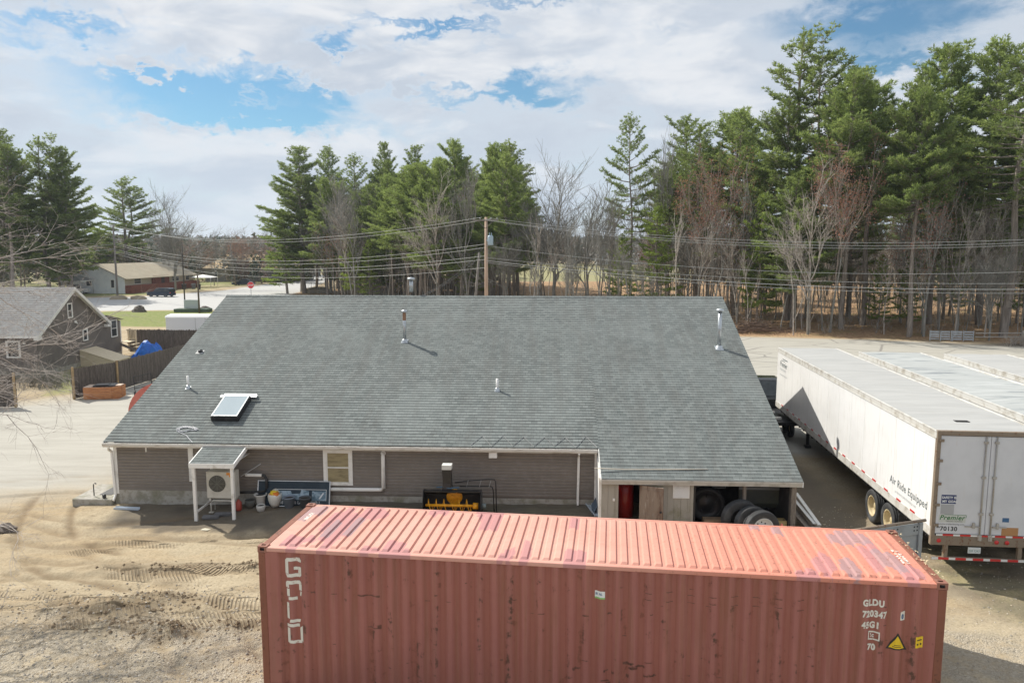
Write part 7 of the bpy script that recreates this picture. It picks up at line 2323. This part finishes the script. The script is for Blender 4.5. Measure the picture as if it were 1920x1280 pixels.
PR['red2'] = make_bare(15, 17, spread=.55, kids=(4, 5), levels=4, up=.4, r0=.14, first=.4, twig=BRK_G, buds=BUD, nbud=2, name='budding_maple_tree', bsz=.10)
PR['sapling'] = make_bare(16, 10, spread=.35, kids=(3, 5), levels=3, up=.7, r0=.07, bark=BRK_L, twig=BRK_L)
PR['sapling2'] = make_bare(17, 12, spread=.3, kids=(3, 4), levels=3, up=.7, r0=.09, twig=BRK_G)
PR['sapling3'] = make_bare(19, 14, spread=.28, kids=(3, 4), levels=2, up=.7, r0=.10, twig=BRK_G)
PR['leafy'] = make_bare(18, 7, spread=.5, kids=(4, 5), levels=3, up=.5, r0=.08, buds=BUDG, nbud=10, bsz=.14)
BASEH = {k: 25 for k in PR}
BASEH.update(young=14, bare_wide=20, bare_tall=21, bare_tall2=19, red=20, red2=17, sapling=10, sapling2=12, sapling3=14, leafy=7)
used = set()
trees = []
fillers = []


def plant(kind, x, y, h, label, rz=None, wide=1.0, group=None):
    p_ = PR[kind]
    if kind in used: o = copy_tree(p_)
    else: o = p_; used.add(kind)
    k = h / BASEH[kind]
    o.location = (x, y, gh(x, y) - .05)
    o.scale = (k * wide, k * wide, k)
    rr_ = random.Random(int(x * 31 + y * 17))
    o.rotation_euler = (0, 0, rr_.uniform(0, 6.28) if rz is None else rz)
    o['label'] = label
    o['category'] = 'tree'
    if group: o['group'] = group
    trees.append((x, y))
    return o


# trees one can pick out, left to right
plant('cone', -82.5, 125.0, 26.8, 'tallest dark pine of the far left clump', wide=1.0)
plant('broad', -78.0, 127.5, 26.4, 'twin-topped dark pine in the far left clump', rz=.2)
plant('cone', -74.8, 128.5, 24.5, 'dark pine on the right side of the far left clump')
plant('cone', -87.0, 123.0, 25.0, 'dark pine cut by the left edge of the photo')
plant('high2', -79.6, 121.0, 24.0, 'high-crowned pine in front of the far left clump')
plant('high', -90.0, 131.0, 24.0, 'mid-green pine behind the far left clump')
plant('cone', -75.5, 127.5, 15.5, 'short dense dark pine at the right foot of the left clump', wide=.95)
plant('broad', -86.0, 170.0, 23.5, 'lone broad dark pine behind the white and brick house', rz=1.2, wide=1.4)
plant('young', -91.0, 168.0, 12.5, 'light green young pine left of the lone broad pine', wide=1.5)
plant('bare_wide', -66.6, 150.0, 21.5, 'big bare tree in front of the brick house', rz=.6, wide=1.35)
plant('red2', -66.0, 168.0, 12.0, 'small red-budding tree right of the brick house')
plant('red', -62.5, 176.0, 12.8, 'rosy red-budding tree between the house and the low grey building', wide=1.35)
plant('bare_tall', -72.0, 160.0, 12.0, 'slim bare tree beside the end of the brick house')
plant('bare_wide', -75.5, 225.0, 16.5, 'distant bare tree behind the long low building', rz=2.2)
plant('bare_tall2', -62.0, 182.0, 10.0, 'thin bare tree beside the leaning utility pole')
plant('leafy', -56.0, 195.0, 6.0, 'small bright yellow-green shrub tree beside the white porch', wide=1.2)
GM = 'pines in the middle wood'
plant('cone', -38.8, 141.0, 26.2, 'dark pine at the left end of the middle wood', wide=1.3, rz=.3)
plant('full2', -34.5, 144.0, 26.5, 'second pine from the left end of the middle wood', wide=.9)
plant('sparse', -28.0, 140.0, 24.5, 'thin ragged pine among bare trees in the middle wood')
plant('cone', -22.8, 138.0, 26.2, 'tall narrow pine above the left part of the middle wood', wide=.75)
plant('cone', -17.0, 136.0, 25.2, 'spire-topped pine left of the tan utility pole', wide=.85)
plant('full', -9.3, 122.0, 24.4, 'broad dense pine just left of the tan utility pole', wide=.95)
plant('full', -2.6, 112.0, 22.6, 'yellow-green pine right behind the tan utility pole', wide=.72)
plant('sparse', .4, 113.0, 23.2, 'pair-topped dark pine right of the tan utility pole', wide=1.1)
plant('cone', -13.0, 139.0, 23.0, 'dark pine in the gap before the broad dense pine', wide=.8)
plant('young', -41.5, 139.5, 15.0, 'bright young pine at the foot of the middle wood, left end', wide=1.3)
plant('full2', -40.0, 144.5, 22.0, 'bushy pine just behind the left end of the middle wood', wide=1.1)
plant('red', -14.2, 126.0, 19.5, 'red-tinged maple among the middle wood pines')
plant('bare_wide', 5.3, 96.0, 20.8, 'wide-crowned bare tree standing against the sky right of the tan pole', rz=.4, wide=1.4)
plant('bare_tall', 9.4, 92.0, 17.0, 'bare tree leaning right beside the wide-crowned bare tree', wide=1.4)
plant('bare_tall', 7.0, 98.0, 14.0, 'slim bare tree under the wide-crowned bare tree')
plant('bare_wide', -.6, 94.0, 14.0, 'grey bushy bare tree right behind the tan utility pole', rz=3.)
plant('sparse', 14.6, 93.0, 23.4, 'thin dark pine standing alone at centre right', wide=.8)
plant('young', 16.8, 88.0, 12.5, 'bright green young pine beside the lone thin pine', wide=1.15)
plant('young', 13.2, 92.0, 9.5, 'small bright pine left of the lone thin pine', wide=1.1)
plant('sapling2', 11.2, 86.0, 12.0, 'thin forked bare sapling left of the lone thin pine')
plant('bare_tall', 18.6, 96.0, 22.8, 'tall thin bare tree right of the lone thin pine', wide=.8)
plant('sparse', 20.0, 97.0, 17.0, 'mid-height ragged pine behind the tall thin bare tree')
plant('sparse', 22.8, 94.0, 22.6, 'ragged pine at the left end of the right wood')
plant('red', 22.3, 86.0, 19.8, 'rusty red maple at the left end of the right wood', wide=.9)
plant('full2', 26.6, 91.0, 23.6, 'green pine with layered boughs left of the tallest pine', wide=.95)
plant('broad', 31.4, 85.0, 31.0, 'tallest twin-topped pine towering over the right wood', rz=-.1, wide=1.08)
plant('full', 29.0, 78.0, 15.5, 'light green bough-layered pine below the tallest pine', wide=1.1)
plant('cone', 40.0, 90.0, 28.2, 'dark conical pine right of the tallest pine', wide=.85)
plant('red', 31.6, 74.8, 20.4, 'tall crimson-budded maple in front of the tallest pine', wide=.85)
plant('high', 44.6, 80.5, 27.8, 'tall pine with open top right of the blue sky gap', wide=.95)
plant('full', 49.5, 80.0, 28.5, 'massive green pine near the right edge', wide=.95)
plant('high3', 46.2, 70.5, 26.4, 'nearest big pine at the right edge, trunk beside the slatted gate', wide=1.15)
plant('full2', 53.0, 78.0, 26.5, 'green pine cut by the right edge of the photo', wide=.9)
plant('red2', 39.2, 71.6, 17.5, 'orange-budded maple with drooping twigs before the right pines')
plant('high2', 30.4, 84.0, 24.0, 'dark thick-trunked pine on the leaf slope behind the trailers', wide=.8)
plant('bare_tall2', 28.9, 73.4, 17.0, 'pale bare tree at the roadside before the leaf slope')
plant('high', 37.6, 71.4, 22.0, 'dark double-stemmed pine left of the slatted gate', wide=.8)
plant('high2', 38.1, 72.2, 23.0, 'leaning dark pine directly behind the slatted gate', wide=.8)
plant('young', 26.2, 80.5, 13.5, 'yellow-green young pine among bare stems, right wood', wide=.75)
plant('bare_wide', 43.5, 68.5, 12.0, 'pale drooping bare tree over the slatted gate')
# upper right corner twigs belong to a bare tree off the right edge
plant('bare_wide', 47.8, 62.5, 28.5, 'tall bare tree whose twigs enter the upper right corner', rz=1.0, wide=.8)

# the rest of both woods: seeded, kept apart, no two in the same spot
rngT = random.Random(77)


def fill(poly, n, kinds, dmin, label_of, group_of, hr, tries=40):
    xs_ = [p_[0] for p_ in poly]; ys_ = [p_[1] for p_ in poly]; c = 0
    for _ in range(n * tries):
        if c >= n: break
        x = rngT.uniform(min(xs_), max(xs_)); y = rngT.uniform(min(ys_), max(ys_))
        if sdist(np.array([x]), np.array([y]), poly)[0] > 0: continue
        if abs(x) > .70 * y + 6: continue
        if any((x - a) ** 2 + (y - b2) ** 2 < dmin * dmin for a, b2 in trees): continue
        k = rngT.choice(kinds)
        lo, hi = hr[k] if k in hr else hr['*']
        fillers.append((plant(k, x, y, rngT.uniform(lo, hi), label_of[k], wide=rngT.uniform(.8, 1.15), group=group_of[k]), k, group_of[k]))
        c += 1
    return c


PIN = ('high', 'high2'); BAR = ('bare_tall', 'bare_tall2'); SAP = ('sapling', 'sapling2', 'sapling3')
def lab(where):
    L_, G_ = {}, {}
    for k in PR:
        if k in ('high', 'high2', 'high3', 'full2', 'full', 'cone', 'sparse', 'broad'): L_[k] = 'pine standing inside the ' + where + ', trunk among many'; G_[k] = 'inner pines of the ' + where
        elif k in SAP: L_[k] = 'thin leafless sapling among the trunks of the ' + where; G_[k] = 'saplings of the ' + where
        elif k in ('red', 'red2'): L_[k] = 'reddish budding maple mixed into the ' + where; G_[k] = 'budding maples of the ' + where
        elif k == 'young': L_[k] = 'young green pine under the taller trees of the ' + where; G_[k] = 'young pines of the ' + where
        else: L_[k] = 'leafless grey tree mixed into the ' + where; G_[k] = 'leafless trees of the ' + where
    return L_, G_
LR, GR_ = lab('right wood behind the trailers')
LMd, GMd = lab('middle wood beyond the roof')
LC, GC = lab('thin wood at centre right')
LL, GL = lab('left clump behind the grey house')
RW = [(21, 76), (34, 73), (46, 69), (60, 67), (95, 80), (100, 135), (22, 135)]
fill(RW, 29, ['high', 'high2', 'high3', 'sparse'], 3.1, LR, GR_, {'*': (19, 25), 'sparse': (16, 21)})
fill(RW, 50, ['bare_tall2', 'bare_tall2', 'bare_tall', 'bare_tall2', 'red2'], 1.9, LR, GR_, {'*': (10, 17)})
fill([(21, 73.5), (34, 71.5), (46, 68.5), (60, 66.5), (75, 80), (70, 105), (22, 105)], 105, ['sapling', 'sapling2', 'sapling3'], 1.15, LR, GR_, {'*': (7, 15)})
fill([(-37, 141), (-25, 119), (-11, 102), (0, 95), (3, 110), (-12, 122), (-26, 138)], 24, ['young', 'full2', 'full', 'high', 'cone'], 2.4, LMd, GMd, {'young': (9, 14), '*': (14, 20)})
MW = [(-39, 143), (-26, 128), (-12, 120), (2, 117), (2, 160), (-20, 175), (-36, 165)]
fill(MW, 46, ['cone', 'full', 'full2', 'high3'], 2.8, LMd, GMd, {'*': (19, 24.5)})
fill([(-38, 141), (-26, 119), (-12, 100), (1, 92), (2, 112), (-10, 124), (-24, 140), (-34, 150)], 34, ['bare_tall', 'bare_tall2', 'bare_tall', 'bare_tall', 'red2'], 2.2, LMd, GMd, {'*': (15, 21.5)})
fill([(-38, 142), (-26, 120), (-12, 101), (1, 92), (4, 100), (-10, 118), (-24, 134)], 34, ['sapling', 'sapling2', 'sapling3'], 1.4, LMd, GMd, {'*': (6, 12)})
fill([(22, 80), (34, 76), (60, 72), (60, 90), (24, 95)], 9, ['young', 'sparse'], 2.6, LR, GR_, {'young': (7, 13), '*': (12, 17)})
fill([(2, 84), (20, 76), (22, 110), (4, 112)], 46, ['sapling', 'sapling2', 'sapling3', 'bare_tall'], 1.3, LC, GC, {'*': (7, 14)})
fill([(20, 84), (26, 78), (30, 110), (18, 112)], 22, ['bare_tall', 'bare_tall2', 'red2', 'sapling3'], 1.5, LC, GC, {'*': (10, 18)})
fill([(-100, 130), (-72, 132), (-74, 150), (-110, 150)], 9, ['high', 'cone', 'sparse'], 3.2, LL, GL, {'*': (15, 22)})
# every filler tree gets a label from what stands left and right of it, how deep it stands and its order from the left
marks = [(-.62, 'the left clump'), (-.275, 'the end pine'), (-.22, 'the second pine from the wood end'), (-.17, 'the tall narrow pine'), (-.12, 'the spire-topped pine'), (-.075, 'the broad dense pine'), (-.01, 'the tan utility pole'), (.056, 'the wide-crowned bare tree'),
         (.155, 'the lone thin pine'), (.205, 'the tall thin bare tree'), (.262, 'the rusty red maple'), (.32, 'the yellow-green young pine'), (.37, 'the tallest pine'), (.41, 'the pale roadside tree'), (.45, 'the dark conical pine'), (.56, 'the slatted gate'), (.66, 'the nearest big pine'), (.9, 'the right edge')]
NMK = {'high': 'full-crowned pine', 'high2': 'dark high-crowned pine', 'high3': 'leaning high-crowned pine', 'full2': 'loose bushy pine', 'full': 'bushy pine', 'cone': 'dark conical pine', 'sparse': 'ragged thin pine', 'broad': 'twin-topped pine', 'young': 'young pine', 'bare_tall': 'upright leafless tree',
       'bare_tall2': 'pale spreading leafless tree', 'red': 'red-budding maple', 'red2': 'faintly red maple', 'sapling': 'pale thin sapling', 'sapling2': 'grey thin sapling', 'sapling3': 'tall sparse sapling', 'bare_wide': 'wide leafless tree', 'leafy': 'leafy shrub'}
ORD = ['first', 'second', 'third', 'fourth', 'fifth', 'sixth', 'seventh', 'eighth', 'ninth', 'tenth', 'eleventh', 'twelfth', 'thirteenth', 'fourteenth', 'fifteenth', 'sixteenth', 'seventeenth', 'eighteenth', 'nineteenth', 'twentieth']
bins = {}
for (o, k, grp) in fillers:
    a = o.location.x / o.location.y
    i = sum(1 for m_ in marks if m_[0] < a); i = min(max(i, 1), len(marks) - 1)
    yy = o.location.y; lim = (79, 87, 98) if a > .13 else (104, 116, 135)
    deep = 'front' if yy < lim[0] else 'second' if yy < lim[1] else 'third' if yy < lim[2] else 'back'
    bins.setdefault((k, i, deep), []).append((a, o))
for (k, i, deep), L2 in bins.items():
    L2.sort(key=lambda e_: e_[0])
    for j, (a, o) in enumerate(L2):
        o['label'] = ('' if len(L2) == 1 else ORD[min(j, 19)] + ' ') + NMK[k] + ' right of ' + marks[i - 1][1] + ', ' + deep + ' row'
for k, p_ in PR.items():
    if k not in used:
        for ch in list(p_.children):
            for c2 in list(ch.children): bpy.data.objects.remove(c2)
            bpy.data.objects.remove(ch)
        bpy.data.objects.remove(p_)

# ---- brush on the wood floor and edges: uncountable
def brush(name, label, n, poly, seed, mat, h=(.5, 2.4), r=.012):
    rng = np.random.default_rng(seed); s = Seg()
    xs_ = [p_[0] for p_ in poly]; ys_ = [p_[1] for p_ in poly]
    P = np.stack([rng.uniform(min(xs_), max(xs_), n * 3), rng.uniform(min(ys_), max(ys_), n * 3)], 1)
    P = P[sdist(P[:, 0], P[:, 1], poly) < 0]
    P = P[np.abs(P[:, 0]) < .72 * P[:, 1] + 3][:n]
    den = fbm(P[:, 0] * .25, P[:, 1] * .25, seed)
    P = P[den > .42]
    for x, y in P:
        z = gh(x, y); hh = rng.uniform(*h)
        for k in range(3):
            d = np.array([rng.normal() * .3, rng.normal() * .3, 1]); a = np.array([x, y, z - .05]); b2 = a + d * hh * rng.uniform(.5, 1)
            s.add(a, b2, r, r * .5)
            for j in range(3):
                c = a + (b2 - a) * rng.uniform(.4, 1); s.add(c, c + np.array([rng.normal() * .3, rng.normal() * .3, rng.uniform(.0, .5)]) * hh * .5, r * .6, r * .35)
    v, f = s.arrays(3)
    return tag(npmesh(name, v, f, [mat], smooth=True), label, 'brush', kind='stuff')


brush('undergrowth', 'tangled leafless undergrowth between the trunks of the right wood', 1500, RW, 5, BRK_L, r=.014)
brush('undergrowth', 'tangled leafless undergrowth at the foot of the middle wood', 1100, [(-38, 140), (-26, 118), (-8, 92), (20, 76), (24, 100), (0, 118), (-30, 152)], 6, BRK_G, h=(.8, 3.2), r=.016)
brush('undergrowth', 'pale dry brush heap at the right end of the wood edge', 260, [(42, 64.8), (48, 62.5), (56, 62), (56, 67), (46, 68)], 8, BRK_L, h=(.5, 1.3))
rng9 = np.random.default_rng(9)
# brush pile (felled branches) at the road edge beside the roof's right end
s = Seg()
for i in range(420):
    x, y = rng9.normal(24.2, 1.6), rng9.normal(75.2, .8); z = gh(x, y) + abs(rng9.normal()) * .4 * max(0, 1.5 - abs(x - 24.2) / 1.6)
    a = rng9.uniform(0, 6.28); L_ = rng9.uniform(.6, 2.2)
    p0 = np.array([x, y, z + .1]); s.add(p0, p0 + np.array([math.cos(a) * L_, math.sin(a) * L_ * .6, rng9.uniform(-.1, .4)]), .03, .012)
v, f = s.arrays(4)
tag(npmesh('brush_pile', v, f, [M('brown_brush', (.13, .085, .06), .95)], smooth=True), 'brown heap of felled branches at the road edge right of the roof', 'brush pile', kind='stuff')
# dry hedge along neighbour's house foot
brush('dry_hedge', 'dry leafless hedge in front of the brown-grey house', 620, [(-46, 43), (-27.3, 44.5), (-27.5, 48.5), (-46, 48)], 12, BRK_G, h=(.6, 1.7), r=.010)

# ---- far woods round the horizon: uncountable
def far_wood(name, label, n, seed, rad, azr, mats_, hr, tri=46, size=(1.1, 2.4)):
    rng = np.random.default_rng(seed)
    A = rng.uniform(azr[0], azr[1], n); D = rng.uniform(rad[0], rad[1], n)
    X, Y = D * np.sin(A), D * np.cos(A)
    Z = ground_h(X, Y); Hh = rng.uniform(hr[0], hr[1], n)
    kind = rng.integers(0, len(mats_), n)
    q = rng.normal(size=(n, tri, 3)); q /= np.linalg.norm(q, axis=2, keepdims=True); q *= rng.random((n, tri, 1)) ** .4
    wd_ = (Hh * rng.uniform(.18, .34, n))[:, None]
    z = q[..., 2] * .5 + .55
    taper = np.where(kind[:, None] == 0, np.clip(1.25 - z, .15, 1), 1.0)
    C = np.stack([X[:, None] + q[..., 0] * wd_ * taper, Y[:, None] + q[..., 1] * wd_ * taper, Z[:, None] + z * Hh[:, None]], -1).reshape(-1, 3)
    e1 = rng.normal(size=C.shape); e2 = rng.normal(size=C.shape)
    s = rng.uniform(size[0], size[1], (len(C), 1))
    e1 = e1 / np.linalg.norm(e1, axis=1, keepdims=True) * s; e2 = e2 / np.linalg.norm(e2, axis=1, keepdims=True) * s
    V = np.stack([C - e1 * .5, C + e1 * .5, C + e2 * .8], 1).reshape(-1, 3)
    F_ = np.arange(len(V)).reshape(-1, 3)
    return tag(npmesh(name, V, F_, mats_, mi=np.repeat(kind, tri)), label, 'woods', kind='stuff')


fw_g = foliage_mat('far_pine_green', (.05, .07, .05), (.09, .115, .08), .2); fw_b = foliage_mat('far_bare_brown', (.15, .138, .125), (.23, .215, .195), .2); fw_r = foliage_mat('far_budding_red', (.18, .135, .12), (.25, .19, .165), .2)
far_wood('distant_woods', 'grey-brown woods along the horizon', 2600, 3, (330, 620), (-.78, .72), [fw_g, fw_b, fw_b, fw_r], (8, 14))
far_wood('distant_woods', 'dark pine ridge far away on the skyline', 3800, 4, (620, 1500), (-.78, .72), [fw_g, fw_b, fw_g], (10, 16), tri=26, size=(2.2, 4.8))
far_wood('distant_woods', 'tangled wood behind the white and brick house', 360, 5, (185, 300), (-.72, -.26), [fw_b, fw_b, fw_r, fw_g], (6, 11), tri=150, size=(.5, 1.1))
far_wood('distant_woods', 'deep shaded wood closing the view behind the right pines', 380, 6, (160, 240), (.24, .72), [fw_g, fw_b, fw_b], (4, 8), tri=100, size=(.6, 1.3))
far_wood('distant_woods', 'deep wood behind the middle pines', 260, 7, (165, 230), (-.24, -.02), [fw_g, fw_b, fw_b], (8, 15), tri=130, size=(.6, 1.3))

# ---- pale-twigged tree off the left edge whose branches reach into the picture
def near_tree():
    rng = np.random.default_rng(42)
    t = empty('bare_birch_tree', (-16.2, 18.2, 0), 0, 'pale leafless tree off the left edge, its fine twigs hanging into view', 'tree')
    tr, s1, s2 = Seg(), Seg(), Seg()
    pts = [np.array([0, 0, -.2]), np.array([.1, 0, 2.2]), np.array([.15, .1, 4.6]), np.array([.1, .15, 7.2]), np.array([.3, .1, 9.4])]
    for k in range(4): tr.add(pts[k], pts[k + 1], .19 - .035 * k, .155 - .035 * k)
    def twig(p, d, L_, r, lev, mx=5, droop=.0):
        n = 5 if lev < 2 else 4 if lev < 3 else 3
        q0 = p; dd = d / np.linalg.norm(d); pp_ = [p]
        for k in range(n):
            dd = dd + rng.normal(size=3) * .13 + np.array([0, 0, droop]); dd /= np.linalg.norm(dd)
            q1 = q0 + dd * L_ / n
            (s1 if lev < 2 else s2).add(q0, q1, r * (1 - .6 * k / n), r * (1 - .6 * (k + 1) / n)); q0 = q1; pp_.append(q1)
        if lev >= mx: return
        nk = int(rng.integers(4, 7)) if lev < 3 else int(rng.integers(2, 5))
        for k in range(nk):
            i = int(rng.integers(1, n + 1)); a = rng.normal(size=3) * np.array([1, 1, .8]); nd = dd + a * .55
            twig(pp_[i], nd, L_ * rng.uniform(.35, .62), max(r * .5, .0028), lev + 1, mx, droop)
    # (start height, direction, length): the boughs that cross the left of the view
    for (z, d, L_, r, mx, dr) in ((8.6, (1, .2, .35), 4.0, .045, 4, -.02), (8.0, (1, .35, .12), 4.8, .05, 4, -.01), (7.4, (1, .1, .10), 4.6, .05, 5, -.01), (6.9, (1, .5, .0), 4.6, .045, 4, -.01), (6.6, (1, -.1, .12), 4.3, .045, 5, .0), (6.0, (1, .4, .10), 4.6, .045, 4, 0),
                                  (6.2, (1, .1, -.12), 4.5, .04, 4, 0), (5.4, (1, .25, .16), 6.3, .04, 3, .0), (4.6, (1, .1, .10), 5.0, .03, 2, .0), (3.9, (1, -.2, .08), 5.0, .03, 3, -.02), (3.0, (1, .05, .10), 5.0, .03, 3, -.02), (2.6, (1, .3, .12), 5.2, .028, 3, .0),
                                  (8.5, (-1, .3, .5), 3.5, .05, 3, 0), (7.0, (-.6, 1, .3), 3.5, .05, 3, 0), (6.0, (-.8, -1, .3), 3.5, .05, 3, 0), (9.2, (.2, 0, 1), 2.5, .05, 4, 0), (8.4, (.4, 1, .4), 3.6, .04, 4, 0)):
        p0 = pts[0] + (pts[4] - pts[0]) * (z / 9.6); p0 = np.array([.15, .1, z])
        twig(p0, np.array(d, float), L_ * (.72 if d[0] > .9 else .8), r * .55, 0, mx, dr)
    bk = M('pale_birch_bark', (.46, .43, .40), .8, var=((.28, .25, .23), 3, .45, .7))
    seg_mesh('trunk', [(tr, 12)], bk, t)
    seg_mesh('crown', [(s1, 6), (s2, 3)], M('pale_birch_twigs', (.50, .45, .41), .85, var=((.33, .28, .25), 4, .4, .7)), t)


near_tree()

# ------------------------------------------------------------------ thin spring haze over everything
mb = MB(); mb.box(-3600, -250, -3, 3600, 4600, 60)
hm = bpy.data.materials.new('haze'); hm.use_nodes = True; hm.node_tree.nodes.clear(); q = NG(hm.node_tree)
v = q.new('ShaderNodeVolumePrincipled'); v.inputs['Color'].default_value = (.80, .88, 1.0, 1); v.inputs['Density'].default_value = .0002; v.inputs['Anisotropy'].default_value = .2
oo = q.new('ShaderNodeOutputMaterial'); q.put(oo.inputs['Volume'], v.outputs[0])
hz_o = mb.mat(hm).build('haze'); tag(hz_o, kind='stuff')
print('TREES', len(trees), 'OBJECTS', len(bpy.data.objects))
